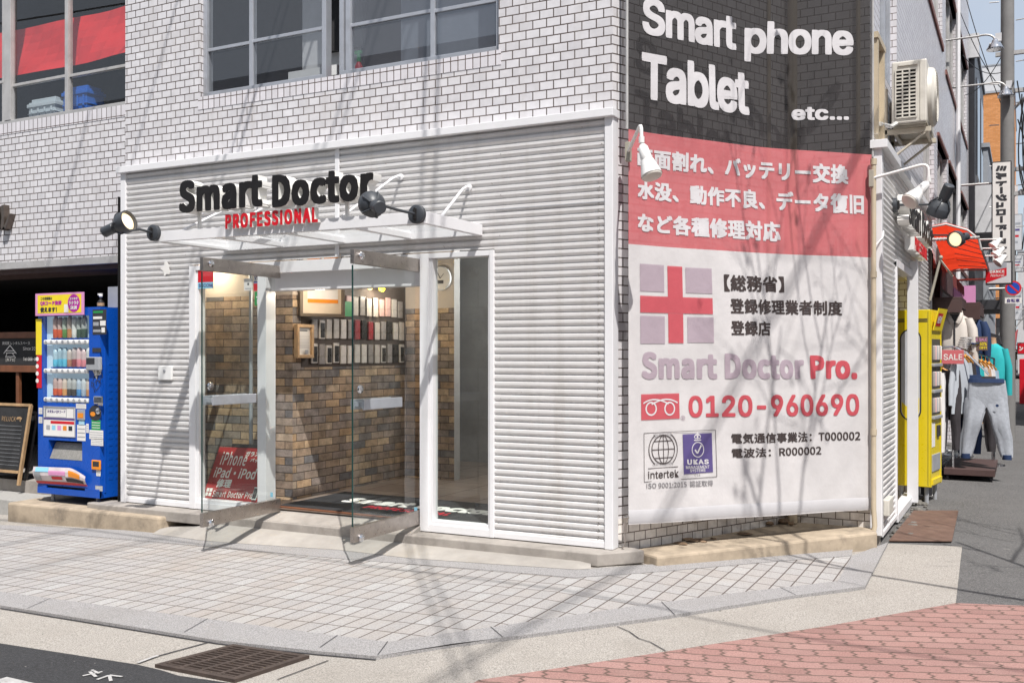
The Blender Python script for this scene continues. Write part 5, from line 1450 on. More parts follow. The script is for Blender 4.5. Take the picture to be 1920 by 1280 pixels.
# yellow and red strip hanging at the left edge
r = vr(67, 598, 77, 727, n=.01)
mb = MB(); mb.fbox(V, r[0], r[1], r[2] + (r[3] - r[2]) * .48, r[3], .002, .008); o = obj('side_strip', mb, M['yprint'], vm)
mb = MB(); mb.fbox(V, r[0] + .01, r[1], r[2], r[2] + (r[3] - r[2]) * .48, .002, .007); obj('side_strip', mb, M['sred'], vm)
mb = MB()
for i in range(4): disc(mb, V, r[0] + .02, r[2] + (r[3] - r[2]) * (.42 - .105 * i), .022, .0085)
obj('strip_dots', mb, M['paper'], o, fix=False)
def vdecal(px, mat, name='notice', off=.003, dep=0, bev=0):
    return decal(V, vr(*px), mat, vm, off, name, dep)
d = vdecal((174, 580, 200, 627), M['ink'], 'black_notice')
q = vr(174, 580, 200, 627)
for i, (a, b, c, e, m) in enumerate(((.05, .75, .86, .94, M['green']), (.05, .7, .62, .72, M['paper']), (.05, .45, .35, .5, M['gplast']), (.55, .95, .35, .55, M['paper']), (.05, .6, .1, .2, M['gplast']), (.65, .9, .08, .28, M['paper']))):
    decal(V, (q[0] + (q[1] - q[0]) * a, q[0] + (q[1] - q[0]) * b, q[2] + (q[3] - q[2]) * c, q[2] + (q[3] - q[2]) * e), m, d, .0035 + i * .0002, 'print')
vdecal((174, 652, 190, 660), M['ink'], 'bill_slot', .002, .004)
q = vr(167, 669, 192, 694)
mb = MB(); mb.prism(V, [(q[0], q[2]), (q[1], q[2]), (q[1], q[3]), (q[0], q[3])], .0, .04); o = obj('card_reader', mb, M['gplast'], vm, bevel=.008)
decal(V, (q[0] + .01, q[0] + (q[1] - q[0]) * .68, q[2] + (q[3] - q[2]) * .45, q[3] - .008), M['ink'], o, .0415, 'screen')
# black marker scribble and torn label
mb = MB(); rr = random.Random(5); c = V.un(182, 718)
for i in range(9):
    pts = []
    x, y = c[0] + rr.uniform(-.08, .04), c[1] + rr.uniform(-.07, .06)
    for k in range(7): pts.append((x, y)); x += rr.uniform(-.012, .03); y += rr.uniform(-.04, .04)
    stroke(mb, V, pts, .005, .0022 + i * .0002)
obj('scribble', mb, M['ink'], vm, fix=False)
q = V.un(182, 700); mb = MB(); mb.prism(V, [(q[0] - .06, q[1] + .03), (q[0] + .06, q[1] + .03), (q[0] + .05, q[1] - .01), (q[0] + .01, q[1] - .02), (q[0] + .0, q[1] - .06), (q[0] - .03, q[1] - .02)], .0, .0018); obj('torn_label', mb, M['paper'], vm)
q = vr(178, 742, 194, 757); mb = MB(); mb.fbox(V, *q, 0, .02); o = obj('lock', mb, M['chrome'], vm, bevel=.01)
c = V.un(179, 774); mb = MB(); disc(mb, V, c[0], c[1], .085, .0035, r2=.075); o = obj('coin_panel', mb, M['ink'], vm, fix=False)
mb = MB(); disc(mb, V, c[0] - .03, c[1] - .01, .035, .006, r2=.022); obj('coin_slot', mb, M['orange'], o, fix=False)
mb = MB(); mb.lathe(V.at(c[0] + .05, c[1] + .02, .003), V.n, [(0, .03), (.012, .03), (.016, .02), (.01, .012)], 18); obj('return_lever', mb, M['chrome'], o, smooth=True)
for px, m in (((143, 757, 162, 766), 'paper'), ((172, 787, 189, 806), 'green'), ((168, 806, 194, 823), 'paper'), ((171, 822, 194, 835), 'paper'), ((145, 796, 161, 826), 'paper'), ((148, 787, 159, 797), 'skyblue'), ((162, 794, 167, 811), 'paper'), ((73, 764, 80, 776), 'paper'), ((73, 781, 80, 793), 'paper'), ((181, 880, 189, 892), 'paper'), ((179, 910, 193, 920), 'gplast'), ((184, 752, 193, 760), 'paper')):
    o = vdecal(px, M[m])
    q = vr(*px)
    for i in range(3): decal(V, (q[0] + .006, q[1] - .008, q[2] + (q[3] - q[2]) * (.2 + .25 * i), q[2] + (q[3] - q[2]) * (.27 + .25 * i)), M['gplast'] if m == 'paper' else M['paper'], o, .0034, 'print')
q = vr(146, 768, 160, 787); mb = MB(); mb.fbox(V, *q, 0, .012); obj('bill_reader', mb, M['gplast'], vm, bevel=.004); decal(V, (q[0] + .012, q[1] - .012, q[2] + .02, q[3] - .03), M['orange'], vm, .0135, 'bill_slot')
# poster panel with prices, plain stand-in where the square code was
q = vr(83, 763, 141, 817); d = decal(V, q, M['paper'], vm, .004, 'poster')
def pq(a, b, c, e): return (q[0] + (q[1] - q[0]) * a, q[0] + (q[1] - q[0]) * b, q[2] + (q[3] - q[2]) * c, q[2] + (q[3] - q[2]) * e)
decal(V, pq(.0, 1, .55, .63), M['p_navy'], d, .0045, 'print'); decal(V, pq(.22, .98, .42, .52), M['sred'], d, .0045, 'print'); decal(V, pq(.03, .97, .62, .97), M['gplast'], d, .0043, 'print'); decal(V, pq(.08, .72, .66, .92), M['paper'], d, .0047, 'print'); decal(V, pq(.74, .95, .64, .95), M['paper'], d, .0047, 'print')
lettering('お支払いQRコード', V, pq(.12, .70, .78, .90), M['p_navy'], d, .0052, bold=.015)
for i in range(5): decal(V, pq(.08 + .18 * i, .2 + .18 * i, .2, .36), [M['gplast'], M['skyblue'], M['pinkp'], M['orange'], M['ink']][i], d, .0048, 'print')
mb = MB(); f_ = .006
for a in ((q[0] - f_, q[1] + f_, q[2] - f_, q[2]), (q[0] - f_, q[1] + f_, q[3], q[3] + f_), (q[0] - f_, q[0], q[2], q[3]), (q[1], q[1] + f_, q[2], q[3])): mb.fbox(V, *a, 0, .008)
obj('poster_frame', mb, M['gplast'], vm)
# delivery flap
q = vr(91, 826, 154, 862)
mb = MB(); mb.hexa([V.at(q[0], q[2], -.11), V.at(q[1], q[2], -.11), V.at(q[1], q[2], -.118), V.at(q[0], q[2], -.118), V.at(q[0], q[3], -.11), V.at(q[1], q[3], -.11), V.at(q[1], q[3], -.118), V.at(q[0], q[3], -.118)]); obj('delivery_back', mb, M['void'], vm)
mb = MB(); mb.hexa([V.at(q[0] + .005, q[2] + .004, -.008), V.at(q[1] - .005, q[2] + .004, -.008), V.at(q[1] - .005, q[2] + .004, -.016), V.at(q[0] + .005, q[2] + .004, -.016), V.at(q[0] + .02, q[3] - .025, -.07), V.at(q[1] - .02, q[3] - .025, -.07), V.at(q[1] - .02, q[3] - .025, -.078), V.at(q[0] + .02, q[3] - .025, -.078)]); obj('delivery_flap', mb, plain('worn_clear_flap', (.24, .23, .21), .25, var=.25, scale=20), vm)
q = vr(174, 862, 190, 880); mb = MB(); mb.fbox(V, *q, 0, .018); o = obj('coin_return', mb, M['orange'], vm, bevel=.006); decal(V, (q[0] + .02, q[1] - .012, q[2] + .03, q[3] - .012), M['ink'], o, .0185, 'opening')
# curved advert at the foot
mb = MB(); nu = 16; g = []
for i in range(nu + 1):
    a = i / nu; x0 = 72 + (166 - 72) * a
    u_ = V.un(x0, 900)[0]; yb = 905 + 6 * a; yt = 873 + 4 * a + 30 * max(0, a - .7) ** 1.3 * 2.4
    col_ = []
    for j in range(5):
        b = j / 4; vv_ = V.un(x0, yb + (yt - yb) * b)[1]; col_.append(V.at(u_, vv_, .006 + .06 * math.sin(b * 2.2) * (1 - .4 * a)))
    g.append(col_)
for a, b in zip(g, g[1:]):
    for j in range(4): mb.face([a[j], b[j], b[j + 1], a[j + 1]])
o = obj('advert_strip', mb, plain('advert_white', (.62, .55, .56), .35, var=.2, scale=9), vm, smooth=True, fix=False)
def band(a0, a1, b0, b1, mat, off):
    mb = MB(); k = 8
    def P(a, b):
        i = min(nu - 1, int(a * nu)); f = a * nu - i; j = min(3, int(b * 4)); h = b * 4 - j
        return g[i][j].lerp(g[i + 1][j], f).lerp(g[i][j + 1].lerp(g[i + 1][j + 1], f), h) + V.n * off
    for i in range(k):
        for j in range(4):
            q = lambda s, t_: P(a0 + (a1 - a0) * s / k, b0 + (b1 - b0) * t_ / 4)
            mb.face([q(i, j), q(i + 1, j), q(i + 1, j + 1), q(i, j + 1)])
    obj('print', mb, mat, o, fix=False)
band(0, 1, .0, .16, M['sred'], .003); band(.62, .95, .2, .42, M['ink'], .004); band(.05, .3, .72, .98, M['skyblue'], .003); band(.3, .62, .55, .8, M['pinkp'], .003); band(.68, .9, .5, .85, M['orange'], .004); band(.02, .14, .2, .7, M['gplast'], .004); band(.35, .55, .3, .48, M['sred'], .0045)
# things on top of the machine
p = on_y(202, 560, .12)
mb = MB(); mb.box(VX1 - .16, VX1 + .0, .12, .42, VZ1, VZ1 + .21); o = tag(obj('speaker_box', mb, M['dgrey'], bevel=.004), 'grey box standing on the blue vending machine', 'box')
mb = MB(); mb.box(VX1 - .155, VX1 - .005, .112, .12, VZ1 + .004, VZ1 + .206); obj('front_panel', mb, M['gplast'], o)
c = Vector((VX1 - .24, .10, VZ1))
t = thing('small_bottle', 'small dark bottle with a white cap on the blue vending machine', 'bottle', tuple(c))
mb = MB(); mb.lathe(c, (0, 0, 1), [(0, .03), (.0, .034), (.06, .034), (.085, .012), (.11, .012)], 16); obj('body', mb, M['black'], t, smooth=40)
mb = MB(); mb.lathe(c + Vector((0, 0, .022)), (0, 0, 1), [(0, .0348), (.03, .0348)], 16, cap=False); obj('label', mb, M['wood'], t)
mb = MB(); mb.lathe(c + Vector((0, 0, .108)), (0, 0, 1), [(0, .014), (.012, .02), (.03, .012)], 14); mb.box(c.x - .035, c.x + .015, c.y - .008, c.y + .008, c.z + .128, c.z + .145); obj('cap', mb, M['paper'], t)

# ================================================================== open ground floor of the left bay
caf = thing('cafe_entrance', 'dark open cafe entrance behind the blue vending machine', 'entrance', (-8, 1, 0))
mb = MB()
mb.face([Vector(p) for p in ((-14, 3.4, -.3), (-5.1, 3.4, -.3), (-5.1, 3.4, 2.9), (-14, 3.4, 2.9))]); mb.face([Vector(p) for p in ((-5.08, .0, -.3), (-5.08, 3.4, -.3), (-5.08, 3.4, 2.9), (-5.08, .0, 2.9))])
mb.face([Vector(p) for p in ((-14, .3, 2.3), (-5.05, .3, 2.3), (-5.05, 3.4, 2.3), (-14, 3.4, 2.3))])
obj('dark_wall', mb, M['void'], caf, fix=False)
mb = MB(); mb.box(-5.36, -5.1, .35, .6, 0, 2.24); obj('post', mb, plain('dark_wood_post', (.05, .042, .038), .6), caf)
mb = MB(); mb.box(-5.30, -5.22, .335, .35, 1.92, 2.06); mb.box(-5.31, -5.27, .33, .35, 2.09, 2.15); obj('plaque', mb, M['wood'], caf)
mb = MB(); mb.box(-13, -5.1, .42, 3.3, -.12, .02); obj('floor', mb, M['concrete'], caf)
stone = plain('pale_granite_step', (.36, .35, .33), .8, var=.15, scale=30, bump=.3, dirt=(.15, .14, .12), dirt_amt=.4)
mb = MB(); mb.box(-13, -6.05, -.02, .42, -.34, -.11); o = tag(obj('entrance_step', mb, stone, bevel=.006), 'pale granite step at the cafe entrance left of the vending machine', 'step')
def chalkboard(px, y, lab, tilt, hgt, frame=True):
    pts = [on_y(a, b, y) for a, b in px]
    o_ = pts[0]; u_ = (pts[1] - pts[0]); f = Fr(o_, (u_.x, u_.y, 0), (0, tilt, 1))
    wd = u_.length
    t = thing('chalkboard', lab, 'chalkboard', tuple(o_), 'chalkboards at the cafe entrance')
    mb = MB(); mb.prism(f, [(.02, .12), (wd - .02, .12), (wd + hgt * .10 - .02, hgt - .02), (hgt * .10 + .02, hgt - .02)], -.02, -.004); b_ = obj('board', mb, M['chalk'], t)
    mb = MB()
    def br(a, b, w_=.03):
        d = (Vector(b) - Vector(a)).normalized(); p = Vector((-d.y, d.x)) * w_ / 2
        mb.prism(f, [tuple(Vector(a) - p), tuple(Vector(b) - p), tuple(Vector(b) + p), tuple(Vector(a) + p)], -.025, .008)
    k = hgt * .10
    br((k, hgt), (wd + k, hgt)); br((wd + .0, 0), (wd + k, hgt)); br((0, 0), (k, hgt)); br((.0, .14), (wd + .01, .14))
    obj('frame', mb, M['wood'] if frame else M['black'], t, bevel=.002)
    return t, f, wd
t, f, wd = chalkboard([(-70, 900), (31, 874)], .30, 'large black menu chalkboard with a pale wooden frame beside the vending machine', .10, .86)
lettering('RELUCK', f, (wd - .36, wd - .13, .68, .73), M['wood'], t, .001, bold=.0)
mb = MB()
for i in range(4): stroke(mb, f, [(wd - .10 + .012 * math.cos(a), .70 + .02 * math.sin(a)) for a in (0, 1, 2, 3)], .012, .002 + i * .0003)
stroke(mb, f, [(wd - .11, .715), (wd - .06, .725), (wd - .03, .71)], .022, .003); stroke(mb, f, [(wd - .06, .72), (wd - .05, .68)], .012, .0034)
obj('drawing', mb, M['wood'], t, fix=False)
mb = MB()
for i in range(11): stroke(mb, f, [(.12, .63 - .042 * i), (wd - .02, .63 - .042 * i)], .003, .0012)
obj('ruled_lines', mb, M['gplast'], t, fix=False)
chalkboard([(-40, 890), (45, 872)], .42, 'second plain black board leaning behind the menu chalkboard', .12, .72, False)
# dark signboard with white writing on a brown stand
s0, s1 = on_y(-60, 684, .62), on_y(78, 684, .62)
f = Fr(s0, (s1.x - s0.x, 0, 0)); wd = s1.x - s0.x; ht = on_y(30, 634, .62).z - s0.z
t = thing('menu_stand', 'black signboard with white house drawing on a brown wooden stand in the cafe entrance', 'signboard', (s0.x + wd / 2, .62, .02))
mb = MB(); mb.fbox(f, 0, wd, 0, ht, -.02, 0); obj('board', mb, M['chalk'], t)
mb = MB(); mb.fbox(f, -.02, wd + .02, -.075, -.0, -.05, .02); mb.fbox(f, -.02, wd + .02, ht, ht + .07, -.05, .02); mb.fbox(f, wd * .66, wd * .70, .02 - s0.z, -.08, -.04, 0); mb.fbox(f, wd * .2, wd * .24, .02 - s0.z, -.08, -.04, 0); obj('stand', mb, M['brownw'], t, bevel=.004)
q = lambda a, b, c, d: (wd * a, wd * b, ht * c, ht * d)
lettering('高知家 レンタルスペース', f, q(.48, .85, .76, .88), M['chalkw'], t, .002)
lettering('Since 2012', f, q(.76, .97, .56, .68), M['chalkw'], t, .002)
lettering('Tel 088-000', f, q(.76, .97, .18, .3), M['chalkw'], t, .002)
lettering('[カフェ]', f, q(.53, .65, .14, .28), M['chalkw'], t, .002)
mb = MB()
def sp(*p): return [(wd * a, ht * b) for a, b in p]
stroke(mb, f, sp((.50, .44), (.585, .74), (.67, .44)), .010, .002); stroke(mb, f, sp((.52, .54), (.64, .54)), .008, .0023); stroke(mb, f, sp((.53, .46), (.65, .46)), .008, .0023); stroke(mb, f, sp((.545, .44), (.525, .3)), .009, .0023); stroke(mb, f, sp((.62, .44), (.66, .28)), .009, .0023); stroke(mb, f, sp((.53, .32), (.64, .32)), .008, .0026)
obj('drawing', mb, M['chalkw'], t, fix=False)

# ================================================================== side street: the shop's side cladding
sf = thing('side_storefront', 'white corrugated side wall of the shop with raised name letters', 'shop front', (1.58, 4.4, 0))
yz0, yz1 = 2.02, 7.05
mb = MB()
o0, o1 = 3.14, 5.12
ribs(mb, FS, yz0 + .07, o0, -.12, 3.10); ribs(mb, FS, o0, o1, 2.26, 3.10); ribs(mb, FS, o1, yz1 - .03, -.12, 3.10)
obj('cladding', mb, M['clad'], sf, fix=False)
mb = MB()
mb.box(1.50, 1.594, yz0 - .02, yz0 + .075, -.115, 3.12)
mb.fbox(FS, yz0 - .05, yz1 + .02, 3.10, 3.17, -.08, .06)
mb.fbox(FS, yz1 - .03, yz1 + .02, -.15, 3.10, -.08, .012)
mb.fbox(FS, o0 - .04, o0 + .02, -.15, 2.26, -.09, .014); mb.fbox(FS, o0 - .04, o1 + .05, 2.20, 2.27, -.09, .016); mb.fbox(FS, o1 - .02, o1 + .05, -.15, 2.20, -.09, .014)
mb.fbox(FS, o0 + .02, o1 - .02, -.18, -.10, -.09, .02); mb.fbox(FS, yz0 + .075, o0 - .04, -.14, -.10, -.05, .012)
obj('trim', mb, M['white'], sf, bevel=.004)
mb = MB(); mb.box(1.50, 1.545, yz0 + .01, yz0 + .04, -.215, -.10); mb.box(1.46, 1.57, yz0 + .02, yz0 + .09, -.23, -.117); obj('post_foot', mb, M['concrete'], sf)
mb = MB(); mb.box(1.55, 1.655, 4.42, 4.50, -.16, 2.36); obj('post', mb, M['white'], sf, bevel=.004)
mb = MB(); mb.fbox(FS, 2.2, 2.9, -.42, .4, -.06, -.05)
obj('backing_wall', mb, M['cream'], sf)
mb = MB(); mb.box(.9, 1.49, 3.0, 5.3, -.2, -.19); mb.box(.88, .9, 3.0, 5.3, -.2, 2.4); mb.box(.9, 1.49, 5.2, 5.22, -.19, 2.4); mb.box(.9, 1.49, 3.0, 5.2, 2.4, 2.42); mb.box(.9, 1.42, 3.0, 3.02, -.19, 2.4)
obj('alcove', mb, M['cream'], sf)
ys0 = FS.un(1690, 430)[0]
def srow(y0, y1, z0, z1): return (y0, y1, z0, z1)
raised('Smart Doctor', FS, (2.95, 5.55, 2.58, 2.86), M['sblack'], sf, .10, .024, .95, .03)
raised('PROFESSIONAL', FS, (3.60, 4.95, 2.40, 2.53), M['sred'], sf, .09, .018, 1.0, .03)
mb = MB(); mb.fbox(FS, 2.2, 2.5, .02, .16, .0, .05); tag(obj('cable_hood', mb, M['ivory'], bevel=.01), 'small beige hood box low on the side cladding', 'hood')
mb = MB(); mb.tube([FB.at(BW - .02, 2.28, .05), (1.6, 2.0, 2.36), (1.60, 2.06, 2.42)], .006, 6); tag(obj('cable', mb, M['glow_w'], smooth=True), 'thin white cable looped round the corner beside the banner', 'cable')

# air conditioner on a bracket
ac = thing('air_conditioner', 'ivory air conditioner unit on a grimy wall bracket above the side cladding', 'air conditioner', (1.75, 3.2, 3.4))
ax0, ax1, ay0, ay1, az0, az1 = 1.575, 1.87, 2.84, 3.62, 3.47, 4.03
mb = MB(); mb.box(ax0, ax1, ay0, ay1, az0, az1); obj('body', mb, M['ivory'], ac, bevel=.012)
FAc = Fr((0, ay0, 0), (1, 0, 0))
mb = MB()
gx0, gx1, gz0, gz1 = ax0 + .035, ax1 - .085, az0 + .05, az1 - .08
mb.fbox(FAc, gx0, gx1, gz0, gz1, .0005, .003); g_ = obj('grille_recess', mb, M['void'], ac)
mb = MB(); nr = 13
for i in range(nr + 1):
    z = gz0 + (gz1 - gz0) * i / nr; mb.fbox(FAc, gx0 - .004, gx1 + .004, z - .0065, z + .0065, .003, .011)
for i in range(4):
    x = gx0 + (gx1 - gx0) * i / 3; mb.fbox(FAc, x - .006, x + .006, gz0, gz1, .004, .013)
obj('grille', mb, M['ivory'], ac)
mb = MB(); mb.fbox(FAc, gx1 + .03, gx1 + .036, az0 + .02, az1 - .02, .0, .006); mb.fbox(FAc, ax0 + .06, ax0 + .22, az1 - .045, az1 - .02, .0, .016); obj('seam', mb, M['ivory'], ac)
mb = MB(); mb.lathe((ax1, ay0 + .32, az0 + .28), (1, 0, 0), [(0, .27), (.035, .265), (.055, .24), (.05, .23), (.05, .03), (.06, .02)], 36)
for i in range(9): mb.lathe((ax1 + .05, ay0 + .32, az0 + .28), (1, 0, 0), [(.0, .045 + .022 * i), (.012, .045 + .022 * i), (.012, .05 + .022 * i), (0, .05 + .022 * i)], 32, cap=False)
obj('fan_guard', mb, M['ivory'], ac, smooth=30)
mb = MB(); mb.box(ax0 + .01, ax1 - .01, ay0 + .03, ay1 - .03, az0 - .03, az0); mb.box(ax0, ax1, ay0 + .01, ay1, az0 - .012, az0 + .02); obj('base_pan', mb, M['ivoryd'], ac)
mb = MB()
for y in (ay0 + .10, ay1 - .12):
    mb.box(SX, ax1 + .03, y - .022, y + .022, az0 - .075, az0 - .03); mb.hexa([Vector((SX, y - .018, az0 - .33)), Vector((SX + .03, y - .018, az0 - .33)), Vector((SX + .03, y + .018, az0 - .33)), Vector((SX, y + .018, az0 - .33)), Vector((ax1 - .03, y - .018, az0 - .075)), Vector((ax1, y - .018, az0 - .075)), Vector((ax1, y + .018, az0 - .075)), Vector((ax1 - .03, y + .018, az0 - .075))])
    mb.box(SX, SX + .03, y - .022, y + .022, az0 - .35, az0 + .35)
mb.box(ax0, ax0 + .03, ay0 + .1, ay1 - .12, az0 - .07, az0 - .035); mb.box(ax1 - .03, ax1, ay0 + .1, ay1 - .12, az0 - .07, az0 - .035)
obj('wall_bracket', mb, plain('ivory_steel_bracket', (.52, .47, .38), .5, dirt=(.2, .17, .13), dirt_amt=.5), ac, bevel=.003)
mb = MB(); mb.tube([(SX + .02, ay0 - .35, az0 - .06), (SX + .08, ay0 - .1, az0 - .04), (ax0 + .05, ay0 + .06, az0 + .03), (ax0 + .1, ay0 + .2, az0 - .02)], .02, 8); obj('pipe', mb, M['glow_w'], ac, smooth=True)

# yellow drinks machine
def rotz(vs, c, a):
    m = Matrix.Rotation(a, 3, 'Z')
    for v in vs: v.co = m @ (v.co - c) + c
ya = R(-6)
yb0 = Vector((1.64, 4.63, 0)); yd = Vector((math.sin(R(8)), math.cos(R(8)), 0)); yn = Vector((yd.y, -yd.x, 0))
FY = Fr((1.76, 4.63, 0), yd)                # front, faces the street
FYs = Fr(FY.at(0, 0, -.36), yn)             # side towards the camera
ym = thing('drinks_machine', 'yellow drinks vending machine half set into the side alcove', 'vending machine', (1.6, 4.9, -.2))
mb = MB(); mb.fbox(FY, 0, .50, -.02, 1.86, -.36, 0)
obj('cabinet', mb, M['yellow'], ym, bevel=.006)
mb = MB(); mb.fbox(FY, .0, .04, -.02, 1.86, .0, .006); mb.fbox(FY, .46, .50, -.02, 1.86, .0, .006); mb.fbox(FY, .04, .46, .0, .06, 0, .02); obj('door_trim', mb, M['yellow'], ym, bevel=.003)
for z0, z1 in ((1.30, 1.55), (1.02, 1.26), (.74, .98)):
    mb = MB(); mb.fbox(FY, .06, .44, z0, z1, .0, .004); w_ = obj('display', mb, plain('display_dark', (.10, .09, .07), .2), ym)
    mb = MB(); mb.fbox(FY, .05, .45, z0 - .045, z0 - .01, .0, .03); obj('button_strip', mb, M['gplast'], ym, bevel=.006)
    for i in range(6):
        mb = MB(); p = FY.at(.10 + .06 * i, z0 + .03, .012); mb.lathe(p, (0, 0, 1), [(0, .018), (.14, .018), (.15, .012)], 10); obj('sample_drink', mb, [M['case_grey'], M['case_pink'], M['gplast'], M['case_clear'], M['case_grey'], M['case_white']][i], ym, smooth=40)
mb = MB(); mb.fbox(FY, .06, .2, .40, .66, .0, .004); obj('poster', mb, M['paper'], ym)
mb = MB(); mb.fbox(FY, .28, .40, .5, .62, .0, .02); obj('coin_panel', mb, M['ink'], ym, bevel=.004)
mb = MB(); mb.fbox(FY, .06, .42, .14, .32, .0, .012); obj('delivery_flap', mb, M['gplast'], ym, bevel=.004)
mb = MB(); FYt = Fr(FY.at(.0, 1.64, .02), FY.u, FY.n * .25 + ZV)
mb.prism(FYt, [(.05, 0), (.45, 0), (.45, .24), (.05, .24)], -.01, 0); o = obj('placard', mb, M['yprint'], ym)
decal(FYt, (.08, .30, .05, .19), M['sred'], o, .002, 'print'); lettering('NEW', FYt, (.1, .28, .08, .16), M['paper'], o, .004, bold=.03)
# rounded window graphic on the side
def rrect(x0, x1, z0, z1, r, k=8):
    out = []
    for cx_, cz_, a in ((x1 - r, z0 + r, -90), (x1 - r, z1 - r, 0), (x0 + r, z1 - r, 90), (x0 + r, z0 + r, 180)):
        for i in range(k + 1):
            b = R(a + 90 * i / k); out.append((cx_ + r * math.cos(b), cz_ + r * math.sin(b)))
    return out
mb = MB(); mb.face([FYs.at(u_, v_, .002) for u_, v_ in rrect(.05, .27, .68, 1.66, .11)]); obj('graphic_border', mb, M['ink'], ym, fix=False)
mb = MB(); mb.face([FYs.at(u_, v_, .003) for u_, v_ in rrect(.065, .255, .695, 1.645, .095)]); obj('graphic_field', mb, plain('graphic_grey', (.55, .57, .62), .4), ym, fix=False)
mb = MB(); mb.face([FYs.at(u_, v_, .004) for u_, v_ in [(.07, .80), (.075, .76), (.11, .705), (.16, .697), (.21, .705), (.245, .76), (.25, .80), (.25, .93), (.20, .84), (.12, .83), (.07, .88)]]); obj('graphic_drop', mb, M['yprint'], ym, fix=False)
mb = MB()
for z in (1.73,):
    for i in range(3): mb.fbox(FYs, .02 + 0, .10, z + .014 * i, z + .008 + .014 * i, 0, .002); mb.fbox(FYs, .24, .33, z + .014 * i, z + .008 + .014 * i, 0, .002)
mb.fbox(FYs, .015, .018, .0, 1.84, 0, .002); mb.fbox(FYs, .335, .338, .0, 1.84, 0, .002)
obj('side_louvre', mb, M['ink'], ym)
mb = MB()
for a, b in ((.06, .05), (.44, .05), (.06, .31), (.44, .31)):
    p = FY.at(a, 0, -b); mb.cyl((p.x, p.y, -.2), (p.x, p.y, -.02), .022, k=10)
obj('foot', mb, M['gplast'], ym)
t = thing('wire_stand', 'small square white wire stand on the ground by the yellow machine', 'stand', (1.7, 4.3, -.2))
mb = MB(); q0, q1 = gnd(1724, 928), gnd(1750, 928)
mb.tube([q0, q0 + ZV * .12, q1 + ZV * .12, q1, q0], .008, 6); obj('frame', mb, M['white'], t)
mb = MB(); mb.box(q0.x + .01, q1.x - .01, q0.y + .01, q0.y + .1, -.2, -.1); obj('block', mb, M['ink'], t)

# steel plate across the gutter and rubble
c = [gnd(*p) for p in ((1667, 1017), (1785, 1018), (1797, 961), (1713, 961))]
o_ = sum(c, Vector()) / 4
mb = MB(); lo_ = [Vector((p.x, p.y, zp(p.x) + .012)) for p in c]; mb.hexa(lo_ + [p + ZV * .014 for p in lo_])
tag(obj('steel_plate', mb, M['rust'], bevel=.003), 'rust brown chequer steel plate lying at the side street edge', 'plate')
mb = MB(); rr = random.Random(8)
for i in range(70):
    p = gnd(1670 + 60 * rr.random(), 930 + 80 * rr.random()); q = 1.58 + .02 + .16 * rr.random(); mb.ball(Vector((q, p.y, -.19)), .012 + .03 * rr.random() ** 2, 6, .6)
struct('gutter_debris', mb, plain('grey_debris', (.16, .15, .135), .95, var=.5, scale=20), kind='stuff')

# ------------------------------------------------------------------ clothes shop: awnings, stall canopy, rails
aw = thing('red_awning', 'bright red awning with ribbed underside over the clothes shop', 'awning', (1.9, 8.2, 2.5))
ay_0, ay_1 = 7.15, 10.2
mb = MB(); k = 14
wv = lambda i: .012 * (i % 2)
top = [(1.56, 3.02), (1.66, 3.06), (2.17, 2.96), (2.24, 2.86)]
def aprof(y):
    f = (y - ay_0) / (ay_1 - ay_0); return [Vector((1.56, y, 3.04 - .36 * f)), Vector((1.75, y, 3.07 - .37 * f)), Vector((2.00, y, 2.98 - .28 * f)), Vector((2.13, y, 2.86 - .17 * f)), Vector((2.16, y, 2.72 - .05 * f))]
pr_ = [aprof(ay_0 + (ay_1 - ay_0) * i / k) for i in range(k + 1)]
for i, r_ in enumerate(pr_):
    for p in r_[1:]: p.z -= wv(i)
for a, b in zip(pr_, pr_[1:]):
    for j in range(4): mb.face([a[j], a[j + 1], b[j + 1], b[j]])
obj('cloth', mb, M['awn'], aw, smooth=30, fix=False)
mb = MB()
for a in (pr_[0], pr_[-1]): mb.tube([p - ZV * .02 for p in a], .014, 8)
mb.tube([(1.58, ay_0, 2.86), (2.14, ay_0, 2.86)], .02, 10); mb.tube([(2.16, ay_0, 2.72), (2.16, ay_1, 2.67)], .014, 8)
for i in range(2, k, 2): mb.tube([pr_[i][1] - ZV * .03, pr_[i][3] - ZV * .03], .007, 6)
obj('frame', mb, M['alud'], aw, smooth=True)
mb = MB()
for i in range(12):
    x = 1.6 + .5 * i / 12; mb.tube([(x, ay_0, 2.885), (x + .03, ay_0 - .025, 2.86), (x + .045, ay_0, 2.835)], .004, 5)
obj('lashing', mb, M['white'], aw)
ma = thing('folded_awning', 'dark maroon scalloped awning half folded below the red one', 'awning', (1.7, 7.6, 2.2))
mb = MB(); g0 = []
for i in range(13):
    y = 6.6 + 2.6 * i / 12
    g0.append([Vector((1.58, y, 2.72)), Vector((1.72, y, 2.55)), Vector((1.86, y, 2.36)), Vector((1.865, y, 2.24 - .04 * (i % 2)))])
for a, b in zip(g0, g0[1:]):
    for j in range(3): mb.face([a[j], a[j + 1], b[j + 1], b[j]])
obj('cloth', mb, M['awnd'], ma, fix=False)
mb = MB(); mb.tube([(1.60, 6.62, 2.05), (1.72, 6.62, 2.56)], .016, 8); mb.ball(Vector((1.725, 6.62, 2.58)), .026, 10); mb.tube([(1.72, 6.62, 2.55), (1.86, 6.62, 2.34)], .012, 8); obj('arm', mb, M['ivoryd'], ma, smooth=True)
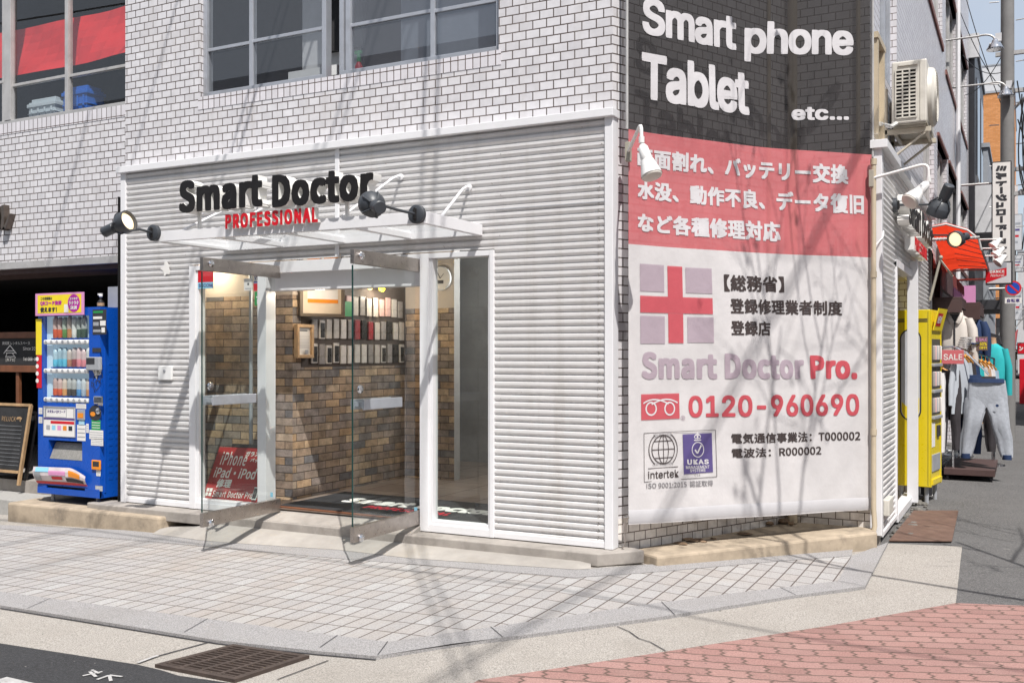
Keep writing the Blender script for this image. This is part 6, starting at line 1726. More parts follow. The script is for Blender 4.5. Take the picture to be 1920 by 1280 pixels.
# brown stall hood in two stepped boxes
def hood(y0, y1, x1, z0, z1, lab):
    t = thing('stall_hood', lab, 'stall hood', (1.7, (y0 + y1) / 2, z0), 'brown hoods of the clothes stall')
    mb = MB(); mb.box(1.56, x1, y0, y1, z1 - .03, z1); mb.box(1.56, x1, y0, y0 + .03, z0, z1 - .03); mb.box(x1 - .03, x1, y0 + .03, y1, z0 + .06, z1 - .03)
    obj('board', mb, M['brownp'], t, bevel=.004)
    mb = MB(); mb.tube([(1.56, y0 + .25, z0 + .02), (x1 - .03, y0 + .25, z0 + .05)], .012, 8); obj('rail', mb, M['alud'], t)
hood(7.25, 8.35, 1.93, 1.92, 2.12, 'nearer brown board hood over the hanging jacket')
hood(8.45, 9.9, 2.10, 1.86, 2.10, 'farther brown board hood over the navy jacket')
# dark shop front behind the stall
t = thing('clothing_store', 'dark clothes shop opening behind the hanging garments', 'shop front', (1.5, 8, -.2))
mb = MB(); mb.box(1.0, 1.02, 7.3, 12.7, -.2, 2.6); obj('back_wall', mb, M['dark'], t)
mb = MB(); mb.box(1.50, 1.58, 7.06, 7.4, -.2, 2.7); mb.box(1.50, 1.58, 8.6, 9.0, -.2, 2.6); mb.box(1.5, 1.585, 12.6, 13.2, -.2, 2.5); obj('post', mb, M['brownp'], t)
mb = MB(); mb.box(1.51, 1.56, 9.0, 12.6, 2.35, 2.95); obj('fascia', mb, M['brownp'], t)
mb = MB(); mb.box(1.56, 1.9, 12.0, 12.1, 2.1, 2.55); obj('pink_panel', mb, M['pinkp'], t)

# garments built as lofted, folded cloth
def garment(mb, secs, k=22, wob=0, ph=0):
    rings = []
    for (c, rx, ry, yaw_) in secs:
        e1 = Vector((math.cos(yaw_), math.sin(yaw_), 0)); e2 = Vector((-math.sin(yaw_), math.cos(yaw_), 0))
        rings.append([Vector(c) + (e1 * math.cos(2 * math.pi * i / k) * rx + e2 * math.sin(2 * math.pi * i / k) * ry) * (1 + wob * math.sin(5 * 2 * math.pi * i / k + ph) + wob * .5 * math.sin(9 * 2 * math.pi * i / k + 2 * ph + Vector(c).z * 3)) for i in range(k)])
    mb.loft(rings)
M['cloth_g2'] = plain('heather_grey_fleece', (.36, .38, .42), .95, var=.14, scale=26, bump=.9, bscale=60)
def yawof(d): return math.atan2(d.y, d.x)
# cream hooded jacket on the rail (faces the camera)
def jacket(c, wd, ht, mat, lab, inner, group=None, yaw_=0.0, hood_=True):
    t = thing('jacket', lab, 'jacket', tuple(c), group)
    c = Vector(c); e = Vector((math.cos(yaw_), math.sin(yaw_), 0)); b = Vector((-math.sin(yaw_), math.cos(yaw_), 0))
    mb = MB(); P = lambda x, y, z: c + e * x + b * y + ZV * z
    garment(mb, [(P(0, 0, 0), wd * .40, .07, yaw_), (P(0, 0, ht * .03), wd * .43, .085, yaw_), (P(0, 0, ht * .4), wd * .42, .09, yaw_), (P(0, 0, ht * .75), wd * .44, .085, yaw_), (P(0, 0, ht * .9), wd * .36, .07, yaw_), (P(0, 0, ht), wd * .14, .05, yaw_)], k=36, wob=.07)
    for s in (-1, 1):
        garment(mb, [(P(s * wd * .36, 0, ht * .90), .055, .06, yaw_), (P(s * wd * .47, -.01, ht * .70), .065, .065, yaw_), (P(s * wd * .53, -.015, ht * .35), .06, .06, yaw_), (P(s * wd * .55, -.02, ht * .02), .045, .045, yaw_), (P(s * wd * .55, -.02, -.04), .035, .035, yaw_)], 14, wob=.05, ph=s)
    obj('body', mb, mat, t, smooth=60)
    mb = MB()
    if hood_:
        for s in (-1, 1): mb.tube(curve_pts(P(s * .03, -.075, ht * .80), P(s * wd * .24, -.09, ht * .97), P(s * wd * .10, .03, ht * 1.06), 8), .035, 8)
        obj('hood', mb, mat, t, smooth=True)
        mb = MB()
    f = Fr(P(0, -.098, 0), e); mb.fbox(f, -.008, .008, ht * .02, ht * .82, -.01, .004); mb.prism(f, [(-.008, ht * .80), (.008, ht * .80), (.07, ht * .97), (-.07, ht * .97)], -.06, -.012); obj('zip', mb, inner, t)
    mb = MB(); mb.tube([P(-wd * .22, 0, ht * .99), P(0, 0, ht * 1.05), P(wd * .22, 0, ht * .99)], .014, 6); mb.tube([P(0, 0, ht * 1.05), P(0, 0, ht * 1.13)], .004, 5); obj('hanger', mb, M['hanger'], t)
    return t
p = on_y(1793, 670, 7.5); jacket((1.83, 7.5, 1.26), .43, .66, M['cloth_c'], 'cream hooded jacket hanging under the brown stall hood', M['ink'], 'jackets on the stall', R(4))
jacket((1.99, 8.75, 1.32), .34, .58, M['cloth_n'], 'navy jacket with pale sleeves hanging behind the cream one', M['cloth_c'], 'jackets on the stall', R(4), False)
# dark trousers and coat below the SALE card
def trousers(c, wd, ht, mat, lab, cuff, spread=.16, group=None, yaw_=0.0, ph=0.0, trim=None):
    t = thing('trousers', lab, 'trousers', tuple(c), group)
    c = Vector(c); e = Vector((math.cos(yaw_), math.sin(yaw_), 0)); b = Vector((-math.sin(yaw_), math.cos(yaw_), 0))
    P = lambda x, y, z: c + e * x + b * y + ZV * z
    mb = MB()
    garment(mb, [(P(0, 0, -.02), wd * .5, .03, yaw_), (P(0, 0, -.10), wd * .53, .035, yaw_), (P(0, 0, -.24), wd * .58, .04, yaw_), (P(0, 0, -.36), wd * .58, .03, yaw_)], k=36, wob=.07, ph=1)
    for s in (-1, 1):
        x1 = s * (wd * .27 + spread * .45); x2 = s * (wd * .27 + spread)
        garment(mb, [(P(s * wd * .27, 0, -.24), wd * .30, .035, yaw_), (P(s * wd * .30, 0, -.36), wd * .31, .045, yaw_), (P((s * wd * .30 + x1) / 2, -.01, -ht * .48), wd * .28, .05, yaw_ + .2 * s), (P(x1, -.02, -ht * .62), wd * .25, .05, yaw_ - .15), (P((x1 + x2) / 2, .01, -ht * .76), wd * .235, .045, yaw_ + .1), (P(x2 * .93, 0, -ht * .9), wd * .20, .04, yaw_), (P(x2, 0, -ht), wd * .16, .035, yaw_)], 30, wob=.10, ph=ph + s)
    obj('legs', mb, mat, t, smooth=70)
    if cuff:
        mb = MB()
        garment(mb, [(P(0, 0, -.05), wd * .52, .06, yaw_), (P(0, 0, .0), wd * .50, .055, yaw_)], wob=.03); obj('waistband', mb, cuff, t, smooth=60)
        for s in (-1, 1):
            x2 = s * (wd * .27 + spread); mb = MB(); garment(mb, [(P(x2, 0, -ht + .03), wd * .145, .055, yaw_), (P(x2 + s * .005, 0, -ht - .03), wd * .135, .05, yaw_)], 14); obj('cuff', mb, cuff, t, smooth=60)
    if trim:
        f = Fr(P(0, -.09, 0), e); mb = MB(); disc(mb, f, wd * .3, -.33, .018, .0); obj('logo', mb, trim, t, fix=False)
    return t
trousers((2.22, 7.0, 1.08), .40, .97, M['cloth_g2'], 'light grey sweatpants with navy waistband hung at the front of the rail', M['cloth_n'], .12, 'trousers on the rail', R(3), 0, M['cloth_n'])
trousers((1.80, 6.95, 1.20), .23, 1.02, M['cloth_d'], 'dark grey nylon trousers hanging below the red SALE card', None, .02, 'trousers on the rail', R(3), 2)
mb = MB(); garment(mb, [((1.70, 6.9, .15), .05, .06, 0), ((1.70, 6.9, .7), .07, .07, 0), ((1.71, 6.9, 1.15), .05, .06, 0)], wob=.06); tag(obj('coat', mb, M['cloth_w'], smooth=60), 'pale coat edge hanging beside the yellow vending machine', 'coat')
trousers((2.16, 7.35, 1.12), .30, .98, M['cloth_d'], 'charcoal trousers hanging right behind the light grey sweatpants', None, .03, 'trousers on the rail', R(10), 3)
trousers((2.02, 7.2, 1.14), .26, 1.02, M['cloth_n'], 'navy trousers hanging between the grey sweatpants and the dark ones', None, .02, 'trousers on the rail', R(-8), 1)
jacket((1.72, 7.05, .55), .30, .62, M['cloth_d'], 'charcoal jacket hanging low beside the yellow vending machine', M['ink'], 'jackets on the stall', R(-10), False)
jacket((2.05, 7.9, .62), .36, .60, M['cloth_w'], 'white shirt hanging low behind the navy trousers', M['cloth_g'], 'jackets on the stall', R(30), False)
mb = MB()
for i in range(6): garment(mb, [((1.93 + .012 * i, 7.25 - .01 * i, 1.44 + .028 * i), .07, .05, .2), ((1.93 + .012 * i, 7.25 - .01 * i, 1.46 + .028 * i), .075, .055, .2)], wob=.06, ph=i)
tag(obj('striped_bundle', mb, M['cloth_w'], smooth=60), 'bunched black and white striped knit top over the rail end', 'knit top')
# tops on hangers along the slanting rail
def top(c, wd, ht, mat, lab, ph):
    t = thing('jersey', lab, 'top', tuple(c), 'tops on the slanting rail')
    c = Vector(c); yaw_ = R(62); e = Vector((math.cos(yaw_), math.sin(yaw_), 0)); P = lambda x, z: c + e * x + ZV * z
    mb = MB(); garment(mb, [(P(0, -ht), wd * .5, .03, yaw_), (P(0, -ht * .5), wd * .48, .035, yaw_), (P(0, -.12), wd * .46, .03, yaw_), (P(0, -.02), wd * .2, .02, yaw_)], 18, wob=.05, ph=ph)
    for s in (-1, 1): garment(mb, [(P(s * wd * .4, -.08), .05, .03, yaw_), (P(s * wd * .55, -ht * .5), .045, .03, yaw_), (P(s * wd * .58, -ht * .85), .035, .025, yaw_)], 12, wob=.05, ph=ph)
    obj('body', mb, mat, t, smooth=60)
    mb = MB(); mb.tube([P(-wd * .42, -.07), P(0, .03), P(wd * .42, -.07)], .016, 6); mb.tube([P(0, .03), P(0, .09)], .004, 5); obj('hanger', mb, M['hanger'], t)
rail0, rail1 = Vector((1.92, 7.0, 1.46)), Vector((2.28, 8.2, 1.32))
tops = [('cloth_g', 'pale grey top'), ('cloth_d', 'charcoal top'), ('cloth_n', 'navy top'), ('teal', 'teal top'), ('cloth_c', 'cream top'), ('cloth_t', 'tan brown jersey'), ('cloth_w', 'white shirt'), ('cloth_b', 'pale blue shirt')]
for i, (m, l_) in enumerate(tops):
    c = rail0.lerp(rail1, .04 + .115 * i); top(c - ZV * .10, .40, .72 + .04 * (i % 3), M[m], l_ + ' on a wooden hanger along the slanting steel rail', i * 1.7)
t = thing('clothes_rail', 'chrome clothes rail with a slanting arm on a brown wheeled base', 'clothes rail', (1.85, 7.1, -.19))
mb = MB(); mb.tube([(1.84, 7.05, -.05), (1.84, 7.05, 1.47)], .014, 8); mb.tube([(1.70, 7.0, 1.47), (1.84, 7.0, 1.48), (2.0, 7.0, 1.40), (2.25, 7.02, 1.13)], .012, 8); mb.tube([rail0, rail1], .012, 8); mb.tube([(2.28, 8.2, -.05), rail1], .012, 8); obj('rails', mb, M['chrome'], t, smooth=True)
mb = MB(); mb.box(1.74, 2.32, 6.9, 8.3, -.13, -.05); obj('base', mb, M['brownp'], t, bevel=.004)
mb = MB()
for x in (1.78, 2.28):
    for y in (6.96, 8.1): mb.cyl((x - .012, y, -.165), (x + .012, y, -.165), .035, k=14)
obj('caster', mb, M['ink'], t)
# cap, teal shirt on a bust, sale cards
t = thing('baseball_cap', 'navy baseball cap perched above the hangers', 'cap', (1.98, 7.6, 1.55))
mb = MB(); mb.ball(Vector((2.02, 7.6, 1.56)), .10, 16, .75); obj('crown', mb, M['cloth_n'], t, smooth=True)
mb = MB(); mb.prism(Fr((2.05, 7.52, 1.545), (1, .1, 0), (.1, -1, -.25)), [(-.08, 0), (.08, 0), (.07, .09), (0, .12), (-.07, .09)], -.006, .006); obj('peak', mb, M['cloth_n'], t)
t = thing('dressed_bust', 'bust wearing a teal jersey at the street side of the clothes stall', 'mannequin', (2.28, 9.0, -.2))
mb = MB(); q = (2.24, 9.0); garment(mb, [((*q, .55), .17, .11, 0), ((*q, 1.0), .16, .11, 0), ((*q, 1.3), .18, .11, 0), ((*q, 1.46), .15, .09, 0), ((*q, 1.53), .06, .05, 0)], wob=.03)
for s in (-1, 1): garment(mb, [((q[0] + s * .14, q[1], 1.46), .06, .06, 0), ((q[0] + s * .2, q[1], 1.2), .055, .055, 0), ((q[0] + s * .21, q[1], .8), .04, .04, 0)], 12, wob=.05)
obj('jersey', mb, M['teal'], t, smooth=60)
mb = MB(); mb.lathe((*q, 1.50), (0, 0, 1), [(0, .055), (.10, .045), (.115, .05), (.12, .02)], 16); obj('neck', mb, M['skin'], t, smooth=True)
mb = MB(); mb.cyl((*q, -.17), (*q, .6), .015); mb.lathe((*q, -.2), (0, 0, 1), [(0, .17), (.02, .16), (.03, .03)], 20); obj('stand', mb, M['chrome'], t)
def card(px, y, mat, lab, lines, yaw_=0):
    a = on_y(px[0], px[3], y); b = on_y(px[2], px[1], y); f = Fr((a.x, y, a.z), (math.cos(yaw_), math.sin(yaw_), 0)); wd = b.x - a.x; ht = b.z - a.z
    mb = MB(); mb.fbox(f, 0, wd, 0, ht, -.012, 0); o = tag(obj('sale_card', mb, mat, bevel=.003), lab, 'sale card')
    for s, x0, x1, z0, z1, m, bo in lines: lettering(s, f, (wd * x0, wd * x1, ht * z0, ht * z1), m, o, .002, bold=bo)
    return o
card((1766, 656, 1807, 682), 6.80, M['salered'], 'faded red card reading SALE in white letters', [('SALE', .08, .94, .28, .72, M['paper'], .012)])
card((1818, 631, 1852, 657), 7.45, M['salebr'], 'brown card with pink and yellow discount lettering', [('SALE SALE', .04, .96, .68, .9, M['pinkp'], .02), ('20%~50%', .05, .95, .36, .6, M['yprint'], .025), ('OFF!', .55, .95, .1, .3, M['yprint'], .025)])
# bag of clear plastic on the ground
mb = MB(); rr = random.Random(21)
for (px, py, r_) in ((1762, 890, .09), (1785, 876, .13), (1806, 868, .10), (1778, 866, .09)):
    c = gnd(px, py); bm2 = bmesh.new(); bmesh.ops.create_icosphere(bm2, subdivisions=3, radius=1)
    for v in bm2.verts:
        k = .7 + .5 * math.sin(v.co.x * 4 + px) * math.sin(v.co.y * 5 + py) + .25 * rr.random()
        v.co = Vector((v.co.x * r_ * 1.3 * k, v.co.y * r_ * 1.2 * k, max(v.co.z * r_ * 1.05 * k, -.09))) + Vector((c.x, c.y + .15, c.z + .09))
    tmp = bpy.data.meshes.new('t'); bm2.to_mesh(tmp); bm2.free(); mb.bm.from_mesh(tmp); bpy.data.meshes.remove(tmp)
tag(obj('plastic_bags', mb, M['bag'], fix=False), 'crumpled clear plastic bag lying by the yellow machine', 'plastic bag').name = 'plastic_bag'

# ------------------------------------------------------------------ farther down the street
def block(name, lab, x0, x1, y0, y1, z1, mat, feats=()):
    t = thing(name, lab, 'building', ((x0 + x1) / 2, y0, -.3))
    mb = MB(); mb.box(x0, x1, y0, y1, -.3, z1); obj('wall', mb, mat, t)
    mb = MB(); mb.box(x0 - .05, x1 + .05, y0 - .05, y1 + .05, z1, z1 + .12); obj('roof', mb, M['farg'], t)
    for kind, a, b, c, d, e, f, m in feats:
        mb = MB(); mb.box(a, b, c, d, e, f); obj(kind, mb, m, t)
    return t
# next houses on the left, each stepping towards the street
t = block('dark_house', 'narrow dark clad house with pale cornice beyond the tiled building', -6, 1.62, 18.6, 24, 8.6, M['fard'], [('cornice', -6, 1.72, 18.5, 18.6, 8.2, 8.75, M['farw']), ('balcony', 1.62, 2.0, 18.9, 23.5, 4.2, 5.3, M['farw']), ('canopy', 1.62, 2.35, 18.7, 22, 2.4, 2.62, M['ink']), ('window', 1.62, 1.66, 19.2, 20.6, 5.6, 7.9, M['gdim']), ('window', 1.62, 1.66, 21.4, 22.8, 5.6, 7.9, M['gdim'])])
t = block('grey_house', 'grey house with a black fire escape farther down the street', -6, 1.72, 24.4, 33, 7.2, M['farg'], [('window', 1.72, 1.76, 25, 27, 4.2, 6, M['gdim']), ('window', 1.72, 1.76, 29, 31, 4.2, 6, M['gdim'])])
mb = MB()
for z in (3.2, 4.0, 4.8, 5.6): mb.tube([(1.74, 25, z), (2.02, 25, z), (2.02, 30, z), (1.74, 30, z)], .025, 6)
for y in (25, 27.5, 30): mb.tube([(2.02, y, 2.6), (2.02, y, 6.0)], .025, 6)
obj('fire_escape', mb, M['ink'], t)
block('orange_building', 'orange brick building rising far down the street', -6, 2.12, 58, 70, 16.6, M['obrick'], [('air_conditioner', 2.12, 2.3, 58.6, 60, 9.5, 11.2, M['farw'])])
block('far_apartment_block', 'pale apartment block behind the orange brick building', -6, 1.6, 90, 110, 26.5, M['farw'], [('window_band', 1.6, 1.66, 90.5, 109, 19 + 2.4 * i, 20.2 + 2.4 * i, M['farg']) for i in range(3)])
block('far_white_house', 'white low house closing the far end of the street', 2.2, 9, 78, 90, 9, M['farw'], [('window', 2.6 + 1.5 * i, 3.4 + 1.5 * i, 77.95, 78, 3.2, 5, M['farg']) for i in range(4)])
block('far_tiled_house', 'house with a terracotta roof band far down the street', 2.7, 9, 60, 70, 10, M['farg'], [('eaves', 2.6, 9.1, 59.8, 60, 9.2, 10, M['terrac'])])
for i, (y0, y1, z1, m, lab) in enumerate(((2.0, 12, 9, 'farw', 'white shop building on the other side of the side street'), (12.6, 24, 11, 'farg', 'grey building on the other side of the side street'), (24.5, 48, 9, 'farw', 'long white building far along the other side of the side street'))):
    block('street_building', lab, 7.2, 16, y0, y1, z1, M[m], [('window', 7.16, 7.2, y0 + 1 + 2.4 * k, y0 + 2.4 + 2.4 * k, 3.6 + 2.8 * j, 5.2 + 2.8 * j, M['gdim']) for k in range(int((y1 - y0) / 2.4) - 0) if y0 + 2.6 + 2.4 * k < y1 for j in range(2)])
# hanging signs
def hang_sign(px, d, lab, mat, name='hanging_sign'):
    x0, y0, x1, y1 = px
    a, b = at_d(x0, y1, d), at_d(x1, y0, d)
    f = Fr(a, (1, 0, 0)); wd = (b - a).dot(f.u); ht = b.z - a.z
    t = thing(name, lab, 'sign', tuple(a + f.u * wd / 2))
    mb = MB(); mb.fbox(f, 0, wd, 0, ht, -.12, 0); obj('frame', mb, M['ink'], t, bevel=.004)
    mb = MB(); e = wd * .06; mb.face([f.at(e, e, .002), f.at(wd - e, e, .002), f.at(wd - e, ht - e, .002), f.at(e, ht - e, .002)]); obj('panel', mb, mat, t, fix=False)
    mb = MB(); mb.tube([f.at(0, ht * .8, -.06), f.at(-.45, ht * .8, -.06)], .02, 6); mb.tube([f.at(0, ht * .25, -.06), f.at(-.45, ht * .25, -.06)], .02, 6); obj('bracket', mb, M['alud'], t)
    return t, f, wd, ht
t, f, wd, ht = hang_sign((1859, 304, 1897, 497), 16.0, 'tall white hanging sign with black sideways lettering', M['paper'])
lettering('ミルトージュロードーストア', f, (wd * .2, wd * .78, ht * .05, ht * .96), M['ink'], t, .004, bold=.03, rot=True)
t, f, wd, ht = hang_sign((1848, 491, 1899, 534), 15.2, 'pale hanging sign with a red flag shaped DANCE panel', M['farw'])
mb = MB(); mb.face([f.at(wd * a, ht * b, .004) for a, b in ((.0, .08), (.0, .55), (.78, .72), (.78, .38))]); obj('flag_print', mb, M['sred'], t, fix=False)
decal(f, (wd * .02, wd * .78, ht * .62, ht * .96), M['farg'], t, .0035, 'print')
lettering('DANCE', f, (wd * .16, wd * .70, ht * .50, ht * .62), M['paper'], t, .006, bold=.03); lettering('Natural', f, (wd * .18, wd * .68, ht * .34, ht * .46), M['paper'], t, .006, shear=.2)
t, f, wd, ht = hang_sign((1907, 642, 1932, 664), 34, 'red and white hanging shop sign far down the street', M['sred'])
lettering('ント', f, (wd * .15, wd * .8, ht * .3, ht * .7), M['paper'], t, .006, bold=.02)
for i, (px, d, lab) in enumerate((((1900, 402, 1917, 470), 44, 'white far sign with grey marks, upper of three'), ((1899, 478, 1920, 510), 40, 'white far sign with red marks, middle of three'), ((1901, 540, 1918, 600), 46, 'white far sign with grey marks, lowest of three'))):
    t, f, wd, ht = hang_sign(px, d, lab, M['farw'])
    for k in range(4): decal(f, (wd * .2, wd * (.5 + .1 * k), ht * (.2 + .17 * k), ht * (.26 + .17 * k)), [M['gplast'], M['sred'], M['p_navy'], M['gplast']][k], t, .004, 'print')
# no parking sign and its bracket
c = at_d(1900, 540, 15.6); f = Fr(c, (1, .12, 0))
t = thing('no_parking_sign', 'round blue and red no parking sign on a bracket', 'road sign', tuple(c))
mb = MB(); mb.lathe(f.at(0, 0, -.012), f.n, [(0, .115), (.012, .115)], 36); obj('disc', mb, M['nopark_r'], t)
mb = MB(); disc(mb, f, 0, 0, .09, .002); obj('field', mb, M['nopark_b'], t, fix=False)
mb = MB(); stroke(mb, f, [(-.075, .075), (.075, -.075)], .028, .004); obj('stripe', mb, M['nopark_r'], t, fix=False)
mb = MB(); mb.tube([f.at(-.35, -.0, -.03), f.at(.05, 0, -.03)], .016, 6); obj('bracket', mb, M['alud'], t)
r_ = (-.12, .12, -.24, -.15); decal(f, r_, M['paper'], t, .0, 'supplementary_plate', .006); lettering('自転車', f, (-.09, .09, -.225, -.165), M['p_navy'], t, .008, bold=.01)
# three white arm lamps under the tall sign
for i, (px, d, nm) in enumerate((((1863, 461), 14.6, 'uppermost'), ((1868, 478), 14.5, 'middle'), ((1872, 492), 14.4, 'lowest'))):
    t = thing('arm_lamp', 'white arm lamp over the DANCE sign, %s of three' % nm, 'arm lamp', tuple(at_d(px[0], px[1], d)), 'white arm lamps over the clothes shop')
    a = at_d(px[0], px[1], d); e = at_d(px[0] + 14, px[1] - 13, d)
    mb = MB(); mb.tube([e, Vector((1.55, e.y, e.z + .02))], .012, 6); obj('arm', mb, M['glow_w'], t)
    mb = MB(); mb.lathe(e, (a - e), [(0, .03), (.06, .035), (.10, .05), (.17, .075)], 14); obj('shade', mb, M['glow_w'], t, smooth=True)

# utility pole with street lamps and cables
pc = at_d(1889, 300, 18.4); PXY = (pc.x, pc.y)
t = thing('utility_pole', 'grey concrete utility pole with climbing pegs and cross arms', 'utility pole', (*PXY, -.2))
mb = MB(); mb.lathe((*PXY, -.25), (0, 0, 1), [(0, .135), (5, .12), (11.5, .105)], 20); obj('shaft', mb, M['pole'], t, smooth=40)
for z, l0, l1 in ((6.9, -.2, 2.2), (6.2, -.1, 2.0), (4.75, .0, 1.8), (4.3, 0, 1.6)):
    mb = MB(); mb.box(PXY[0] + l0, PXY[0] + l1, PXY[1] - .04, PXY[1] + .04, z, z + .07); obj('cross_arm', mb, M['alud'], t)
mb = MB(); mb.tube([(PXY[0] + .1, PXY[1], 4.3), (PXY[0] + .9, PXY[1], 4.8)], .03, 6); mb.tube([(PXY[0] + .1, PXY[1], 5.9), (PXY[0] + 1.1, PXY[1], 6.9)], .03, 6)
obj('strut', mb, M['alud'], t)
mb = MB()
for i in range(22):
    z = 2.2 + .38 * i; s = (-1) ** i; mb.cyl((PXY[0] + s * .14, PXY[1] - .05, z), (PXY[0] + s * .30, PXY[1] - .08, z), .01, k=6)
obj('peg', mb, M['alud'], t)
mb = MB()
for i in range(6):
    x = PXY[0] + .35 + .25 * i; mb.lathe((x, PXY[1], 6.97), (0, 0, 1), [(0, .03), (.05, .045), (.08, .03), (.12, .04), (.14, .02)], 10)
obj('insulator', mb, M['wplast'], t)
mb = MB(); mb.lathe((PXY[0] + .75, PXY[1] - .1, 4.0), (0, 0, 1), [(0, .16), (.5, .16), (.52, .1)], 16); obj('transformer', mb, M['farg'], t)
mb = MB(); rr = random.Random(4)
for i in range(16):
    a = Vector((PXY[0] + .1 + rr.random() * .7, PXY[1] - .1, 5.6 + rr.random() * 1.3)); b = Vector((PXY[0] + .2 + rr.random() * 1.0, PXY[1] - .1, 3.2 + rr.random() * 2.0)); m_ = a.lerp(b, .5) + Vector((rr.uniform(-.3, .4), 0, -.4)); mb.tube(curve_pts(a, m_, b, 8), .012, 5)
obj('loose_cable', mb, M['wire'], t, smooth=True)
for (px, py, d, lab) in ((1866, 90, 17.4, 'upper chrome bell street lamp beside the utility pole'), (1886, 178, 18.2, 'lower chrome bell street lamp beside the utility pole')):
    c = at_d(px, py + 4, d); tl = thing('street_lamp', lab, 'street lamp', tuple(c), 'chrome bell street lamps')
    mb = MB(); mb.lathe(c, (0, 0, 1), [(0, .14), (.02, .142), (.05, .12), (.10, .10), (.13, .06), (.17, .05), (.2, .02)], 24); obj('shade', mb, M['chrome'], tl, smooth=40)
    mb = MB(); mb.tube(curve_pts(c + ZV * .18, c + ZV * .32 + Vector((-.05, 0, 0)), c + Vector((-.28, 0, .28)), 6) + [Vector((1.4, c.y, c.z + .28))], .018, 8); obj('arm', mb, M['alud'], tl, smooth=True)
    mb = MB(); mb.box(c.x + .0, c.x + .1, c.y + .03, c.y + .1, c.z + .16, c.z + .30); obj('box', mb, M['farw'], tl)
# overhead cables down the street
def cable(a, b, sag, r_, lab, grp):
    a, b = Vector(a), Vector(b); mb = MB(); mb.tube(curve_pts(a, a.lerp(b, .5) - ZV * sag * 2, b, 14), r_, 5)
    return tag(obj('overhead_cable', mb, M['wire'], smooth=True), lab, 'cable', grp)
GC = 'overhead cables along the side street'
GL = 'thin black overhead cable running along the side street from the utility pole'
for i in range(6):
    x = PXY[0] + .35 + .25 * i; cable((x, PXY[1], 7.1), (x + .6, 60, 7.6 + .2 * i), .5, .012, GL, GC)
for i in range(3): cable((PXY[0] + .2 + .3 * i, PXY[1], 4.85 - .2 * i), (PXY[0] + 1.5 + .4 * i, 55, 6.2), .5, .015, GL, GC)
GW = 'cables crossing from the tiled building to the pole'
for i in range(4): cable((1.5, 17.0 - i, 7.0 + .6 * i), (PXY[0] - .1, PXY[1], 6.9 - .3 * i), .15, .008, 'thin cable slung from the tiled building wall to the utility pole', GW)
# red flag, yellow post, box, plant of the far pavement
t = thing('shop_flag', 'red flag leaning out over the far pavement', 'flag', tuple(at_d(1903, 690, 24)))
a, b = at_d(1893, 628, 24), at_d(1910, 690, 24); mb = MB(); mb.tube([a + Vector((.35, 0, .5)), a, Vector((a.x - .1, a.y, a.z - 1.6))], .015, 6); obj('staff', mb, M['alud'], t)
mb = MB(); g1 = []
for i in range(7):
    q = i / 6; g1.append([at_d(1893 + 16 * q * (1 - .5 * s), 625 + 62 * s + 8 * math.sin(q * 5), 24 + .1 * math.sin(q * 6 + s)) for s in (0, .33, .66, 1)])
for a_, b_ in zip(g1, g1[1:]):
    for j in range(3): mb.face([a_[j], b_[j], b_[j + 1], a_[j + 1]])
obj('cloth', mb, M['salered'], t, smooth=True, fix=False)
t = thing('yellow_post', 'yellow post with a box beside the far grey kerb', 'post', tuple(gnd(1902, 700)))
c = gnd(1902, 705); mb = MB(); mb.box(c.x - .1, c.x + .1, c.y, c.y + .2, -.2, .9); obj('post', mb, M['yellow'], t); mb = MB(); mb.box(c.x - .16, c.x + .16, c.y - .05, c.y + .25, .9, 1.6); obj('box', mb, M['yellow'], t)
mb = MB(); mb.box(2.5, 2.75, 28, 28.4, -.2, 1.2); tag(obj('red_box', mb, M['sred'], bevel=.02), 'red box standing on the far pavement', 'box')
mb = MB(); mb.box(2.05, 2.4, 19.0, 19.7, -.2, 2.2)
o = tag(obj('stone_pier', mb, bricks('grey_block_pier', .4, .2, .006, [(.27, .27, .28), (.33, .33, .33)], (.15, .15, .15), rough=.8)), 'grey block pier beyond the clothes stall', 'pier')
t = thing('dark_canopy', 'black shop canopy with a lettered board beyond the clothes stall', 'canopy', (1.9, 13, 1.5))
mb = MB(); mb.prism(Fr((0, 12.4, 0), (1, 0, 0)), [(1.55, 1.95), (2.25, 1.7), (2.28, 1.55), (1.55, 1.55)], -3.0, 0); obj('cloth', mb, M['ink'], t)
f = Fr((1.58, 12.6, 1.0), (1, 0, 0)); mb = MB(); mb.fbox(f, .0, .62, .05, .52, -.04, 0); o = obj('board', mb, M['farg'], t); lettering('SMARTY\nMARKET', f, (.06, .56, .15, .42), M['ink'], o, .003, bold=.03)

